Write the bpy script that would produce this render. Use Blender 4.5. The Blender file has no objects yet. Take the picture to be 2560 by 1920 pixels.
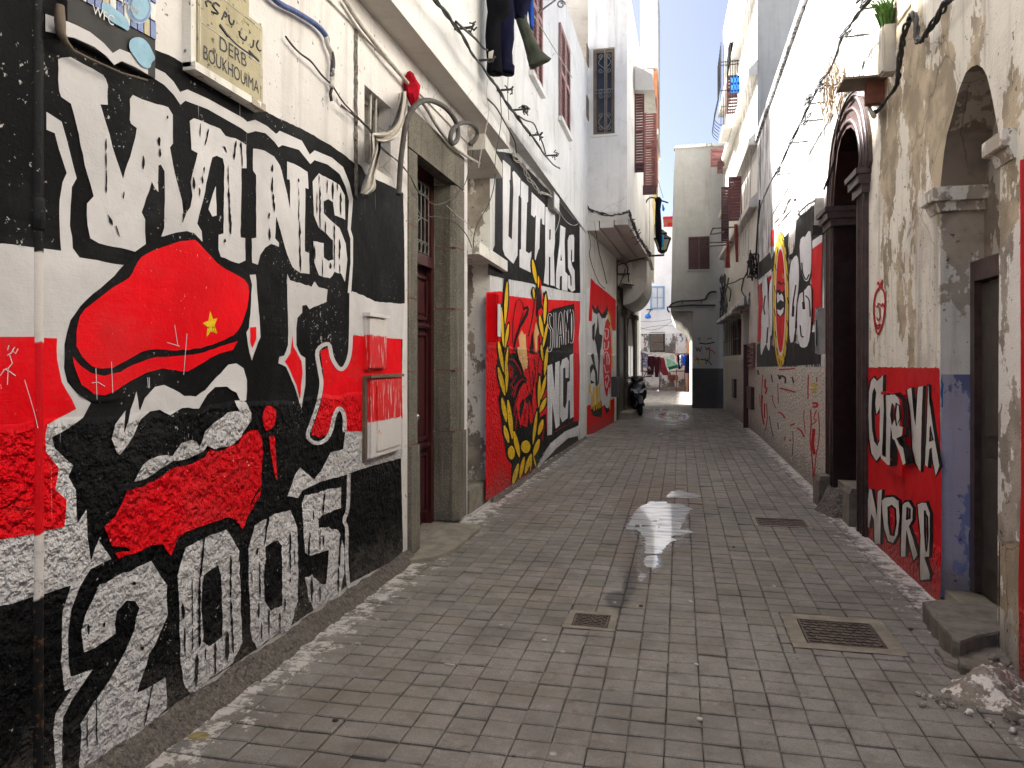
import bpy, math, random
from mathutils import Vector, Matrix
from mathutils.geometry import tessellate_polygon
random.seed(7)
R = math.radians
scene = bpy.context.scene
col = scene.collection

# ---------------------------------------------------------------- camera
# X runs across the alley, Y along it, Z up; the camera stands at eye height in the alley
F, CX, HY, CH = 1850.0, 1280.0, 905.0, 1.6          # focal length / horizon of the photograph, in its own pixels
PSI = math.atan(420 / F)
cs, sn = math.cos(PSI), math.sin(PSI)
cam = bpy.data.cameras.new('camera')
cam.sensor_width = 36
cam.lens = F / 2560 * 36
cam.shift_y = -55 / 2560
cam.clip_start = .05
cam.clip_end = 2000
camo = bpy.data.objects.new('camera', cam)
camo.location = (0, 0, CH)
camo.rotation_euler = (R(90), 0, PSI)
col.objects.link(camo)
scene.camera = camo

# ---------------------------------------------------------------- sky, sun, exposure
SUN = Vector((-.64, .20, .74)).normalized()          # direction towards the sun
w = bpy.data.worlds.new('World')
scene.world = w
w.use_nodes = True
nt = w.node_tree
bg = nt.nodes['Background']
sky = nt.nodes.new('ShaderNodeTexSky')
sky.sky_type = 'NISHITA'
sky.sun_disc = False
sky.sun_elevation = math.asin(SUN.z)
sky.sun_rotation = math.atan2(SUN.x, SUN.y)
sky.air_density = .3
sky.dust_density = 3.6
sky.ozone_density = .2
nt.links.new(sky.outputs[0], bg.inputs[0])
bg.inputs[1].default_value = .05
sl = bpy.data.lights.new('sun', 'SUN')
sl.energy = 4.0
sl.angle = R(2.5)
sl.color = (1, .97, .93)
so = bpy.data.objects.new('sun', sl)
so.rotation_euler = SUN.to_track_quat('Z', 'Y').to_euler()
so.location = (0, 0, 30)
col.objects.link(so)
scene.view_settings.view_transform = 'Standard'
scene.view_settings.look = 'None'
scene.view_settings.gamma = 1
scene.view_settings.use_curve_mapping = False
scene.view_settings.exposure = 3.32
scene.view_settings.use_white_balance = True
scene.view_settings.white_balance_temperature = 6350
scene.view_settings.white_balance_tint = 8.5
scene.render.engine = 'CYCLES'
scene.cycles.use_denoising = True
scene.cycles.max_bounces = 10
scene.cycles.diffuse_bounces = 6

# ---------------------------------------------------------------- measuring helpers
def ray(x, y):
    a, b = (x - CX) / F, (HY - y) / F
    return Vector((-sn + cs * a, cs + sn * a, b))

def gp(x, y, z=0.0):
    d = ray(x, y)
    t = (z - CH) / d.z
    return Vector((d.x * t, d.y * t, z))

def ony(x, y, Y):
    d = ray(x, y)
    t = Y / d.y
    return Vector((d.x * t, Y, CH + d.z * t))

def onx(x, y, X):
    d = ray(x, y)
    t = X / d.x
    return Vector((X, d.y * t, CH + d.z * t))

CR = {'A': (0, 0, 2.3047), 'B': (0, 560, 2.439), 'C': (0, 1200, 2.3047), 'D': (500, 100, 2.5143), 'E': (500, 660, 1.975),
      'F': (880, 200, 2.963), 'J': (980, 560, 1.929), 'G': (1180, 360, 3.95), 'H': (1180, 660, 2.676), 'I': (1000, 0, 3.16),
      'K': (1440, 360, 4.148), 'L': (1500, 680, 3.95), 'M': (2060, 660, 2.592), 'N': (2000, 1260, 2.5143), 'O': (500, 1200, 2.304),
      'Q': (1700, 0, 2.9625), 'S': (1780, 400, 2.962), 'T': (1780, 860, 3.771), 'U': (2060, 0, 2.37), 'V': (1720, 720, 4.366),
      'W': (1600, 360, 4.88), 'X': (1740, 0, 4.145), 'Y': (1440, 680, 4.15), 'Z': (1840, 500, 3.771), 'P': (1520, 760, 5.532), 'a': (1220, 680, 2.975), 'b': (1220, 900, 2.975), 'c': (140, 0, 2.4423),
      'd': (0, 0, .86406), 's': (0, 0, 1), 'g': (1200, 1000, 2.37), 'h': (1400, 1150, 3.95), 'k': (1440, 950, 6.144),
      'm': (1500, 1500, 3.95), 'n': (1000, 1500, 3.95)}

def P(k, s):
    ox, oy, sc = CR[k]
    out = []
    for t in s.split():
        a, b = t.split(',')
        out.append((ox + float(a) / sc, oy + float(b) / sc))
    return out

class Wall:
    """a vertical plane from p0 to p1 (plan); n points into the alley"""
    def __init__(s, x0, y0, x1, y1, side):
        s.p0 = Vector((x0, y0, 0))
        d = Vector((x1 - x0, y1 - y0, 0))
        s.len = d.length
        s.u = d.normalized()
        s.n = Vector((s.u.y, -s.u.x, 0))
        if s.n.x * side < 0 and side in (1, -1):
            s.n = -s.n
        if side == 0 and s.n.y > 0:
            s.n = -s.n
    def px(s, x, y, off=0.0):
        d = ray(x, y)
        c = Vector((0, 0, CH))
        t = ((s.p0 - c).dot(s.n) + off) / d.dot(s.n)
        return c + d * t
    def sz(s, x, y):
        p = s.px(x, y)
        return ((p - s.p0).dot(s.u), p.z)
    def at(s, a, z, off=0.0):
        return s.p0 + s.u * a + Vector((0, 0, z)) + s.n * off

# ---------------------------------------------------------------- mesh building
def rootloc(o):
    v = Vector((0, 0, 0))
    while o is not None:
        v += o.location
        o = o.parent
    return v

class MB:
    def __init__(s):
        s.v, s.f, s.mi, s.sm = [], [], [], []
    def add(s, vs, fs, mi=0, sm=False):
        b = len(s.v)
        s.v += [Vector(p) for p in vs]
        for f in fs:
            s.f.append([b + i for i in f])
            s.mi.append(mi)
            s.sm.append(sm)
        return s
    def poly(s, pts, mi=0):
        return s.add(pts, [list(range(len(pts)))], mi)
    def box(s, o, a, b, c, mi=0):
        o, a, b, c = map(Vector, (o, a, b, c))
        vs = [o, o + a, o + a + b, o + b, o + c, o + a + c, o + a + b + c, o + b + c]
        return s.add(vs, [(0, 3, 2, 1), (4, 5, 6, 7), (0, 1, 5, 4), (1, 2, 6, 5), (2, 3, 7, 6), (3, 0, 4, 7)], mi)
    def aab(s, x0, y0, z0, x1, y1, z1, mi=0):
        return s.box((x0, y0, z0), (x1 - x0, 0, 0), (0, y1 - y0, 0), (0, 0, z1 - z0), mi)
    def wbox(s, W, a0, a1, z0, z1, f0, f1, mi=0):
        return s.box(W.at(a0, z0, f0), W.u * (a1 - a0), Vector((0, 0, z1 - z0)), W.n * (f1 - f0), mi)
    def prism(s, pts, ext, mi=0):
        n = len(pts)
        pts = [Vector(p) for p in pts]
        ext = Vector(ext)
        vs = pts + [p + ext for p in pts]
        fs = [list(range(n))[::-1], list(range(n, 2 * n))] + [(i, (i + 1) % n, n + (i + 1) % n, n + i) for i in range(n)]
        return s.add(vs, fs, mi)
    def tube(s, pts, r, n=6, mi=0, closed=False):
        pts = [Vector(p) for p in pts]
        m = len(pts)
        if m < 2:
            return s
        rs = r if isinstance(r, (list, tuple)) else [r] * m
        vs, ref = [], None
        for i, p in enumerate(pts):
            t = (pts[min(i + 1, m - 1)] - pts[max(i - 1, 0)])
            t = t.normalized() if t.length > 1e-9 else Vector((0, 0, 1))
            if ref is None:
                ref = t.orthogonal().normalized()
            a = (ref - t * ref.dot(t))
            a = a.normalized() if a.length > 1e-6 else t.orthogonal().normalized()
            ref = a
            b = t.cross(a)
            for k in range(n):
                q = 2 * math.pi * k / n
                vs.append(p + (a * math.cos(q) + b * math.sin(q)) * rs[i])
        fs = [(i * n + k, i * n + (k + 1) % n, (i + 1) * n + (k + 1) % n, (i + 1) * n + k) for i in range(m - 1) for k in range(n)]
        fs += [list(range(n))[::-1], list(range((m - 1) * n, m * n))]
        return s.add(vs, fs, mi, n > 5)
    def lathe(s, c, prof, n=12, mi=0, ax=None):
        c = Vector(c)
        az = Vector((0, 0, 1)) if ax is None else Vector(ax).normalized()
        a = az.orthogonal().normalized()
        b = az.cross(a)
        vs = [c + az * h + (a * math.cos(2 * math.pi * k / n) + b * math.sin(2 * math.pi * k / n)) * r for r, h in prof for k in range(n)]
        m = len(prof)
        fs = [(i * n + k, i * n + (k + 1) % n, (i + 1) * n + (k + 1) % n, (i + 1) * n + k) for i in range(m - 1) for k in range(n)]
        fs += [list(range(n))[::-1], list(range((m - 1) * n, m * n))]
        return s.add(vs, fs, mi, True)
    def loft(s, rings, mi=0, caps=True, sm=True):
        n = len(rings[0])
        vs = [p for r_ in rings for p in r_]
        m = len(rings)
        fs = [(i * n + k, i * n + (k + 1) % n, (i + 1) * n + (k + 1) % n, (i + 1) * n + k) for i in range(m - 1) for k in range(n)]
        if caps:
            fs += [list(range(n))[::-1], list(range((m - 1) * n, m * n))]
        return s.add(vs, fs, mi, sm)
    def holed(s, loops, fn, mi=0):
        """flat sheet with holes; loops of 2D points, fn maps 2D to 3D"""
        flat = [q for l in loops for q in l]
        tr = tessellate_polygon([[Vector((a, b, 0)) for a, b in l] for l in loops])
        return s.add([fn(a, b) for a, b in flat], [tuple(t) for t in tr], mi)
    def build(s, name, mat, parent=None, kind=None, fix=True):
        me = bpy.data.meshes.new(name)
        off = rootloc(parent)
        me.from_pydata([tuple(p - off) for p in s.v], [], s.f)
        for m_ in (mat if isinstance(mat, (list, tuple)) else [mat]):
            me.materials.append(m_)
        if any(s.mi):
            me.polygons.foreach_set('material_index', s.mi)
        if any(s.sm):
            me.polygons.foreach_set('use_smooth', s.sm)
        me.update()
        o = bpy.data.objects.new(name, me)
        col.objects.link(o)
        if parent is not None:
            o.parent = parent
        if kind:
            o['kind'] = kind
        return o

def tag(o, label=None, cat=None, group=None, kind=None):
    if label:
        o['label'] = label
    if cat:
        o['category'] = cat
    if group:
        o['group'] = group
    if kind:
        o['kind'] = kind
    return o

def thing(name, loc, label, cat, group=None):
    o = bpy.data.objects.new(name, None)
    o.empty_display_size = .1
    o.location = loc
    col.objects.link(o)
    return tag(o, label, cat, group)

def node_part(name, parent):
    o = bpy.data.objects.new(name, None)
    o.empty_display_size = .1
    col.objects.link(o)
    o.parent = parent
    return o

def copy_tree(o, parent=None):
    c = o.copy()
    col.objects.link(c)
    c.parent = parent
    for ch in [q for q in bpy.data.objects if q.parent == o]:
        copy_tree(ch, c)
    return c

def cat_rom(pts, k=5):
    pts = [Vector(p) for p in pts]
    if len(pts) < 3:
        return pts
    q = [pts[0] * 2 - pts[1]] + pts + [pts[-1] * 2 - pts[-2]]
    out = []
    for i in range(1, len(q) - 2):
        a, b, c, d = q[i - 1:i + 3]
        for j in range(k):
            t = j / k
            out.append(.5 * ((2 * b) + (c - a) * t + (2 * a - 5 * b + 4 * c - d) * t * t + (3 * b - a - 3 * c + d) * t ** 3))
    out.append(pts[-1])
    return out

# painted shapes: thin coats of paint on a wall plane, one coat a hair above the other
def smooth_poly(pts, it=1):
    for _ in range(it):
        o = []
        n = len(pts)
        for i in range(n):
            a, b = pts[i], pts[(i + 1) % n]
            o.append((a[0] * .75 + b[0] * .25, a[1] * .75 + b[1] * .25))
            o.append((a[0] * .25 + b[0] * .75, a[1] * .25 + b[1] * .75))
        pts = o
    return pts

def edge_wobble(q, amp, step=.035):
    o = []
    n = len(q)
    for i in range(n):
        a, b = q[i], q[(i + 1) % n]
        L = math.hypot(b[0] - a[0], b[1] - a[1])
        k = max(1, min(40, int(L / step)))
        for j in range(k):
            t = j / k
            o.append((a[0] + (b[0] - a[0]) * t + random.uniform(-amp, amp), a[1] + (b[1] - a[1]) * t + random.uniform(-amp, amp)))
    return o

def coat(W, pts, layer=0, mb=None, sm=0, amp=.0025, mi=0, holes=()):
    mb = mb or MB()
    off = .004 + .0016 * layer
    rnd = random.Random(int(sum(a + 3.7 * b for a, b in pts) * 10))
    def area(l):
        return abs(sum(a[0] * b[1] - b[0] * a[1] for a, b in zip(l, l[1:] + l[:1]))) / 2
    for am in (amp, amp, amp * .5, 0):          # a wobble that makes the outline cross itself is drawn again
        random.seed(rnd.random())
        loops = [edge_wobble([W.sz(x, y) for x, y in (smooth_poly(p, sm) if sm else p)], am) for p in [pts] + list(holes)]
        flat = [q for l in loops for q in l]
        tr = tessellate_polygon([[Vector((a, b, 0)) for a, b in l] for l in loops])
        want = area(loops[0]) - sum(area(l) for l in loops[1:])
        got = sum(area([flat[i] for i in t]) for t in tr)
        if abs(got - want) < .01 * want + 1e-5:
            break
    else:
        print('UNEVEN', round(want, 4), round(got, 4), pts[:2])
    return mb.add([W.at(a, z, off) for a, z in flat], [tuple(t) for t in tr], mi)

def paint(parent, name, W, pts, mat, layer=0, sm=0, amp=.0025, holes=()):
    return coat(W, pts, layer, None, sm, amp, 0, holes).build(name, mat, parent)

def ribbon(pts, w, close=False):
    """outline (pixel space) of a brush stroke; w may vary along it"""
    n = len(pts)
    ws = w if isinstance(w, (list, tuple)) else [w] * n
    Lf, Rt = [], []
    for i in range(n):
        a = pts[(i - 1) % n] if close or i else pts[0]
        b = pts[(i + 1) % n] if close or i < n - 1 else pts[-1]
        dx, dy = b[0] - a[0], b[1] - a[1]
        L = math.hypot(dx, dy) or 1
        nx, ny = -dy / L, dx / L
        h = ws[i] / 2
        Lf.append((pts[i][0] + nx * h, pts[i][1] + ny * h))
        Rt.append((pts[i][0] - nx * h, pts[i][1] - ny * h))
    return Lf, Rt

def sm_line(pts, k=4):
    return [(p.x, p.y) for p in cat_rom([(a, b, 0) for a, b in pts], k)]

def stroke(mb, W, pts, w, layer=0, sm=True, close=False, mi=0):
    if sm and len(pts) > 2:
        n0 = len(pts)
        if isinstance(w, (list, tuple)):
            ww = []
            for i in range(n0 - 1):
                ww += [w[i] + (w[i + 1] - w[i]) * j / 4 for j in range(4)]
            w = ww + [w[-1]]
        pts = sm_line(pts)
    Lf, Rt = ribbon(pts, w, close)
    off = .004 + .0016 * layer
    n = len(pts)
    vs = [W.px(x, y, off) for x, y in Lf] + [W.px(x, y, off) for x, y in Rt]
    rng = range(n) if close else range(n - 1)
    return mb.add(vs, [(i, (i + 1) % n, n + (i + 1) % n, n + i) for i in rng], mi)

def ellipse(cx, cy, rx, ry, n=20):
    return [(cx + rx * math.cos(2 * math.pi * k / n), cy + ry * math.sin(2 * math.pi * k / n)) for k in range(n)]

def blade(x0, y0, x1, y1, w, n=7):
    """leaf shape between two points"""
    dx, dy = x1 - x0, y1 - y0
    L = math.hypot(dx, dy) or 1
    nx, ny = -dy / L, dx / L
    a, b = [], []
    for i in range(n + 1):
        t = i / n
        h = w / 2 * math.sin(math.pi * min(1, t * .9 + .06)) ** .8
        a.append((x0 + dx * t + nx * h, y0 + dy * t + ny * h))
        b.append((x0 + dx * t - nx * h, y0 + dy * t - ny * h))
    return a + b[::-1]
# ---------------------------------------------------------------- materials
class NB:
    def __init__(s, name, rough=.8):
        s.m = bpy.data.materials.new(name)
        s.m.use_nodes = True
        s.nt = s.m.node_tree
        s.b = s.nt.nodes['Principled BSDF']
        s.b.inputs['Roughness'].default_value = rough
        s._pos = None
    def node(s, t, ins=(), **at):
        n = s.nt.nodes.new(t)
        for k, v in at.items():
            setattr(n, k, v)
        for k, v in dict(ins).items():
            s.put(n.inputs[k], v)
        return n
    def put(s, sock, v):
        if isinstance(v, bpy.types.NodeSocket):
            s.nt.links.new(v, sock)
        else:
            if sock.type == 'RGBA' and len(v) == 3:
                v = (*v, 1)
            sock.default_value = v
    def set(s, k, v):
        s.put(s.b.inputs[k], v)
        return s
    def pos(s):
        if s._pos is None:
            s._pos = s.node('ShaderNodeNewGeometry')
        return s._pos.outputs['Position']
    def vec(s, sx=1, sy=1, sz=1, o=(0, 0, 0)):
        return s.node('ShaderNodeMapping', {0: s.pos(), 'Scale': (sx, sy, sz), 'Location': o}).outputs[0]
    def noise(s, sc, det=3, ro=.55, v=None, dist=0):
        return s.node('ShaderNodeTexNoise', {'Vector': v or s.pos(), 'Scale': sc, 'Detail': det, 'Roughness': ro, 'Distortion': dist}).outputs[0]
    def vor(s, sc, v=None, feature='F1', rnd=1):
        n = s.node('ShaderNodeTexVoronoi', feature=feature)
        s.put(n.inputs['Vector'], v or s.pos())
        n.inputs['Scale'].default_value = sc
        n.inputs['Randomness'].default_value = rnd
        return n.outputs['Distance']
    def step(s, f, a, b, x=0, y=1):
        return s.node('ShaderNodeMapRange', {'Value': f, 'From Min': a, 'From Max': b, 'To Min': x, 'To Max': y}, interpolation_type='SMOOTHSTEP').outputs[0]
    def ma(s, op, a, b=0.0):
        return s.node('ShaderNodeMath', {0: a, 1: b}, operation=op).outputs[0]
    def mix(s, f, a, b, mode='MIX'):
        n = s.node('ShaderNodeMix', data_type='RGBA', blend_type=mode)
        s.put(n.inputs[0], f)
        s.put(n.inputs[6], a)
        s.put(n.inputs[7], b)
        return n.outputs[2]
    def xyz(s):
        return s.node('ShaderNodeSeparateXYZ', {0: s.pos()}).outputs
    def bump(s, h, dist=.01, st=1.0, nrm=None):
        ins = {'Height': h, 'Distance': dist, 'Strength': st}
        if nrm:
            ins['Normal'] = nrm
        return s.node('ShaderNodeBump', ins).outputs[0]
    def rand(s):
        s.pos()
        return s._pos.outputs['Random Per Island']

def relief(b, zb=-9., rough=1.0, smooth=1.0):
    """plaster relief: trowel waves everywhere, thrown roughcast below the height zb"""
    big = b.noise(2.2, 3, .5)
    fine = b.noise(55, 4, .6)
    brush = b.noise(1, 4, .6, b.vec(14, 14, 160))
    h = b.ma('ADD', b.ma('MULTIPLY', big, 2.2), b.ma('ADD', b.ma('MULTIPLY', fine, .22 * smooth), b.ma('MULTIPLY', brush, .12 * smooth)))
    n = b.bump(h, .016, .75)
    if zb > -5:
        z = b.ma('ADD', b.xyz()[2], b.ma('MULTIPLY', b.noise(3, 2), .07))
        k = b.step(z, zb + .05, zb + .02)
        rc = b.ma('ADD', b.ma('MULTIPLY', b.step(b.noise(24, 3, .55), .3, .7), 1.0), b.ma('ADD', b.ma('MULTIPLY', b.noise(64, 3, .6), .22), b.ma('MULTIPLY', b.noise(9, 3, .6), .8)))
        rc = b.ma('MULTIPLY', rc, k)
        rc = b.ma('ADD', rc, b.ma('MULTIPLY', k, .5))
        n = b.bump(rc, .026 * rough, 1.0, n)
    return n

def grime(b, c, amt=.5, low=.5, col_=(.12, .10, .085)):
    """rain streaks, mottling, splashed dirt near the ground"""
    st = b.noise(1, 5, .65, b.vec(5, 5, .35))
    c = b.mix(b.ma('MULTIPLY', b.step(st, .52, .78), amt * .55), c, col_)
    mo = b.noise(1.6, 5, .62)
    c = b.mix(b.ma('MULTIPLY', b.step(mo, .5, .75), amt * .4), c, (col_[0] * 2, col_[1] * 2, col_[2] * 1.9))
    if low:
        z = b.ma('ADD', b.xyz()[2], b.ma('MULTIPLY', b.noise(5, 4), -.5))
        c = b.mix(b.ma('MULTIPLY', b.step(z, .22, -.22), low), c, col_)
    return c

def plaster(name, base, zb=-9., amt=.5, low=.5, under=None, und_amt=0, spots=.0, rough=.85, cast=None, rl=1.0, cracks=.0, sm=1.0):
    b = NB(name, rough)
    v = b.noise(.9, 4, .6)
    c = b.mix(b.step(v, .3, .7), base, tuple(x * .86 for x in base))
    c = b.mix(b.ma('MULTIPLY', b.step(b.noise(9, 4, .6), .45, .75), .18), c, tuple(x * .7 for x in base))
    if cast:
        z = b.ma('ADD', b.xyz()[2], b.ma('MULTIPLY', b.noise(4, 3), .07))
        cc = b.mix(b.step(b.noise(38, 4, .7), .35, .65), tuple(x * .45 for x in cast), cast)
        c = b.mix(b.step(z, zb + .05, zb + .02), c, cc)
    c = grime(b, c, amt, low)
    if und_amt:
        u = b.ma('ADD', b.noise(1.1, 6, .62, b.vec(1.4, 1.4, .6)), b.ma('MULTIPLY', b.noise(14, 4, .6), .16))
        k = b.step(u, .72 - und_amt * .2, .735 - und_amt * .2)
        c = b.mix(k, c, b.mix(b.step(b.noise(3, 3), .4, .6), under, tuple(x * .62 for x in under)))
    if spots:
        k = b.step(b.noise(24, 3, .6), .72 - spots * .1, .76 - spots * .1)
        c = b.mix(b.ma('MULTIPLY', k, .8), c, (.05, .045, .04))
    if name == 'white_plaster_bright':             # black rain mould on the sunny parapet wall
        mk = b.ma('ADD', b.noise(1, 6, .7, b.vec(9, 9, .9)), b.ma('MULTIPLY', b.noise(.7, 3), .35))
        c = b.mix(b.ma('MULTIPLY', b.step(mk, .665, .725), .9), c, (.05, .048, .045))
    if cracks:
        v = b.vor(1.3, b.node('ShaderNodeMixRGB', {0: .12, 1: b.pos(), 2: b.node('ShaderNodeTexNoise', {'Scale': 3.0, 'Vector': b.pos()}).outputs[1]}).outputs[0], 'DISTANCE_TO_EDGE')
        k = b.ma('MULTIPLY', b.step(v, .007, .001), b.step(b.noise(.8, 2), .5, .6))
        c = b.mix(b.ma('MULTIPLY', k, cracks), c, (.06, .05, .045))
    b.set('Base Color', c)
    b.set('Specular IOR Level', .2)
    b.set('Normal', relief(b, zb, rl, sm))
    return b.m

def wall_paint(name, base, zb=-9., chip=(.55, .53, .5), chips=.35, low=.35, rough=.6, streak=.12, rl=1.0):
    """brushed household paint over plaster, nicked down to the plaster"""
    b = NB(name, rough)
    v = b.noise(2.2, 4, .6)
    c = b.mix(b.step(v, .3, .7), base, tuple(x * .78 for x in base))
    br = b.noise(1, 4, .6, b.vec(8, 8, 110))
    c = b.mix(b.ma('MULTIPLY', b.step(br, .5, .8), streak), c, tuple(min(1, x * .6 + .02) for x in base))
    if max(base) < .1:
        du = b.step(b.noise(1.3, 5, .65), .42, .75)
        c = b.mix(b.ma('MULTIPLY', du, .4), c, (.014, .0135, .0135))
    fade = b.step(b.ma('ADD', b.noise(1.4, 6, .7), b.ma('MULTIPLY', b.noise(1, 4, .6, b.vec(4, 4, 60)), .25)), .60, .78)
    c = b.mix(b.ma('MULTIPLY', fade, .22 if max(base) < .1 else (.08 if min(base) > .3 else .30)), c, tuple(min(1, x * .55 + .045) for x in base))
    k = b.step(b.ma('ADD', b.noise(52, 3, .6), b.ma('MULTIPLY', b.noise(2.1, 3), .42)), .955 - chips * .09, .985 - chips * .09)
    c = b.mix(b.ma('MULTIPLY', k, .85), c, chip)
    # long fine scratches
    sc = b.noise(1, 2, .5, b.vec(70, 70, 2.2))
    k2 = b.ma('MULTIPLY', b.step(sc, .715, .74), b.step(b.noise(1.7, 2), .52, .6))
    c = b.mix(b.ma('MULTIPLY', k2, .5 * min(1, chips * 2)), c, chip)
    if low:
        z = b.ma('ADD', b.xyz()[2], b.ma('MULTIPLY', b.noise(6, 4), -.55))
        c = b.mix(b.ma('MULTIPLY', b.step(z, .12, -.26), low), c, (.13, .115, .1))
    b.set('Base Color', c)
    b.set('Specular IOR Level', .06)
    b.set('Normal', relief(b, zb, rl))
    return b.m

def simple(name, base, rough=.7, var=.25, sc=12, metal=0., bs=.25, spec=None):
    b = NB(name, rough)
    v = b.noise(sc, 4, .6)
    c = b.mix(b.step(v, .3, .7), base, tuple(x * (1 - var) for x in base))
    k = b.step(b.noise(sc * .21, 5, .65), .5, .75)
    c = b.mix(b.ma('MULTIPLY', k, var), c, tuple(x * .5 + .03 for x in base))
    b.set('Base Color', c)
    b.set('Metallic', metal)
    if spec is not None:
        b.set('Specular IOR Level', spec)
    b.set('Normal', b.bump(b.noise(sc * 4, 3, .6), .004, bs))
    return b.m

def cloth(name, base, stripe=None):
    b = NB(name, .95)
    c = b.mix(b.step(b.noise(6, 4), .3, .7), base, tuple(x * .6 for x in base))
    if stripe:
        c = b.mix(b.step(b.noise(9, 3, .5), .5, .54), c, stripe)
    b.set('Base Color', c)
    b.set('Normal', b.bump(b.noise(200, 2), .002, .4))
    try:
        b.set('Specular IOR Level', .1)
    except Exception:
        pass
    return b.m

ZL1, ZL2 = 1.38, 1.78
ZP = (.80, 1.02, 1.68, 1.985)
M = {}
WH = (.72, .69, .675)
M['white1'] = plaster('white_plaster', WH, -9, .6, .3, spots=.55, cracks=.4, sm=1.4)
M['white1r'] = wall_paint('white_mural_paint', (.64, .62, .625), ZL1, (.3, .28, .26), .05, .12, .7, .15)
M['black1'] = wall_paint('black_mural_paint', (.006, .006, .0065), ZL1, (.5, .48, .46), .50, .5, .6)
M['red1'] = wall_paint('red_mural_paint', (.82, .003, .010), ZL1, (.75, .5, .46), .22, .3, .5)
M['yellow'] = wall_paint('yellow_mural_paint', (.83, .52, .015), ZL2, (.1, .08, .05), .1, .2, .55)
M['white2'] = plaster('white_plaster_cool', (.68, .68, .67), -9, .75, .1, spots=.2, cracks=.5, sm=1.4)
M['white2r'] = wall_paint('white_mural_paint_coarse', (.76, .75, .755), ZL2, (.2, .18, .17), .08, .4, .7, .2)
M['black2'] = wall_paint('black_mural_paint_coarse', (.010, .010, .011), ZL2, (.4, .4, .4), .12, .35, .55)
M['red2'] = wall_paint('red_mural_paint_coarse', (.78, .004, .010), ZL2, (.8, .45, .4), .1, .4, .55)
M['dred2'] = wall_paint('dark_red_mural_paint', (.34, .006, .012), ZL2, (.6, .2, .2), .1, .4, .55)
M['skin2'] = wall_paint('tan_mural_paint', (.80, .47, .20), ZL2, (.3, .2, .1), .05, .1, .6)
M['white3'] = plaster('white_plaster_bright', (.66, .66, .65), -9, 1.45, .05, spots=.3, cracks=.6, sm=1.4)
M['white4b'] = plaster('white_bay_plaster', (.66, .64, .61), -9, .8, 0, spots=.2, cracks=.4, sm=1.4)
M['cast3'] = plaster('grey_roughcast', (.40, .37, .32), 9., .3, .5, cast=(.82, .77, .68), rl=1.3)
M['white3r'] = wall_paint('white_mural_paint_smooth', (.76, .77, .78), -9, (.2, .2, .2), .02, 0, .6, .2)
M['black3'] = wall_paint('charcoal_mural_paint', (.018, .018, .02), -9, (.3, .3, .32), .2, 0, .5)
M['red3'] = wall_paint('red_mural_paint_smooth', (.66, .012, .016), -9, (.8, .4, .4), .03, 0, .5)
M['yel3'] = wall_paint('yellow_mural_paint_smooth', (.72, .50, .05), -9, (.1, .1, .05), .1, 0, .55)
M['old4'] = plaster('weathered_cream_plaster', (.82, .785, .69), -9, 1.15, .7, (.50, .42, .30), .55, .6, cracks=.45, sm=1.8)
M['oldw4'] = plaster('peeling_white_plaster', (.82, .80, .74), -9, .9, .6, (.42, .37, .31), .5, .6, cracks=.4, sm=1.6)
M['cream4'] = plaster('cream_rendered_box', (.52, .49, .43), -9, .5, 0, spots=.2, sm=1.4)
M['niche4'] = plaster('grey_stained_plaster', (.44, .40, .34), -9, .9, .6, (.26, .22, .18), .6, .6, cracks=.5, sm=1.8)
M['red4'] = wall_paint('crimson_wall_paint', (.62, .010, .016), .35, (.62, .4, .36), .15, .5, .5, rl=.6)
M['white4'] = wall_paint('white_letter_paint', (.66, .64, .60), -9, (.15, .13, .12), .12, .5, .6, .25)
M['black4'] = wall_paint('black_letter_paint', (.016, .015, .016), -9, (.4, .38, .36), .1, .4, .6)
M['grey5'] = plaster('pale_grey_render', (.42, .42, .40), -9, .5, .1)
M['dark5'] = plaster('dark_grey_painted_base', (.075, .075, .075), -9, .4, .3, spots=.1)
M['cream5'] = plaster('cream_render', (.64, .62, .575), -9, .6, .1, spots=.15, cracks=.4)
M['white6'] = plaster('distant_white_render', (.92, .89, .84), -9, .2, .0)
M['stain6'] = plaster('stained_white_render', (.82, .80, .75), -9, .6, .6, (.26, .23, .2), .55, .6)
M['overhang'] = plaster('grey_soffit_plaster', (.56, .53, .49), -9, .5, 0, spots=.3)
def mk_stone(name, base, dark, light):
    b = NB(name, .85)
    c = b.mix(b.step(b.noise(2.5, 5, .65), .35, .65), base, tuple(x * .72 for x in base))
    c = b.mix(b.ma('MULTIPLY', b.step(b.noise(90, 4, .75), .50, .62), .75), c, dark)
    c = b.mix(b.ma('MULTIPLY', b.step(b.noise(70, 3, .7, b.vec(1, 1, 1, (7, 3, 1))), .58, .66), .7), c, light)
    st = b.noise(1, 5, .65, b.vec(22, 22, .8))
    c = b.mix(b.ma('MULTIPLY', b.step(st, .60, .70), .55), c, (.42, .40, .36))
    c = b.mix(b.ma('MULTIPLY', b.step(b.noise(1, 4, .6, b.vec(9, 9, .5, (3, 1, 0))), .52, .7), .5), c, dark)
    b.set('Base Color', c)
    b.set('Specular IOR Level', .25)
    b.set('Normal', b.bump(b.ma('ADD', b.noise(80, 4, .7), b.ma('MULTIPLY', b.noise(7, 3), 2.0)), .008, .9))
    return b.m
M['stone'] = mk_stone('grey_green_stone', (.185, .170, .138), (.055, .048, .035), (.36, .33, .27))
M['bstone'] = mk_stone('dark_brown_stone', (.085, .068, .055), (.03, .024, .02), (.14, .12, .10))
M['stonej'] = simple('red_mortar_joint', (.22, .075, .05), .9, .3, 20)
M['mortar'] = plaster('dirty_cement_mortar', (.21, .19, .17), 9., .7, .5, cast=(.24, .215, .19), spots=.3)
M['cement'] = simple('worn_cement', (.27, .24, .185), .9, .4, 7, bs=1.2)
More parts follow.
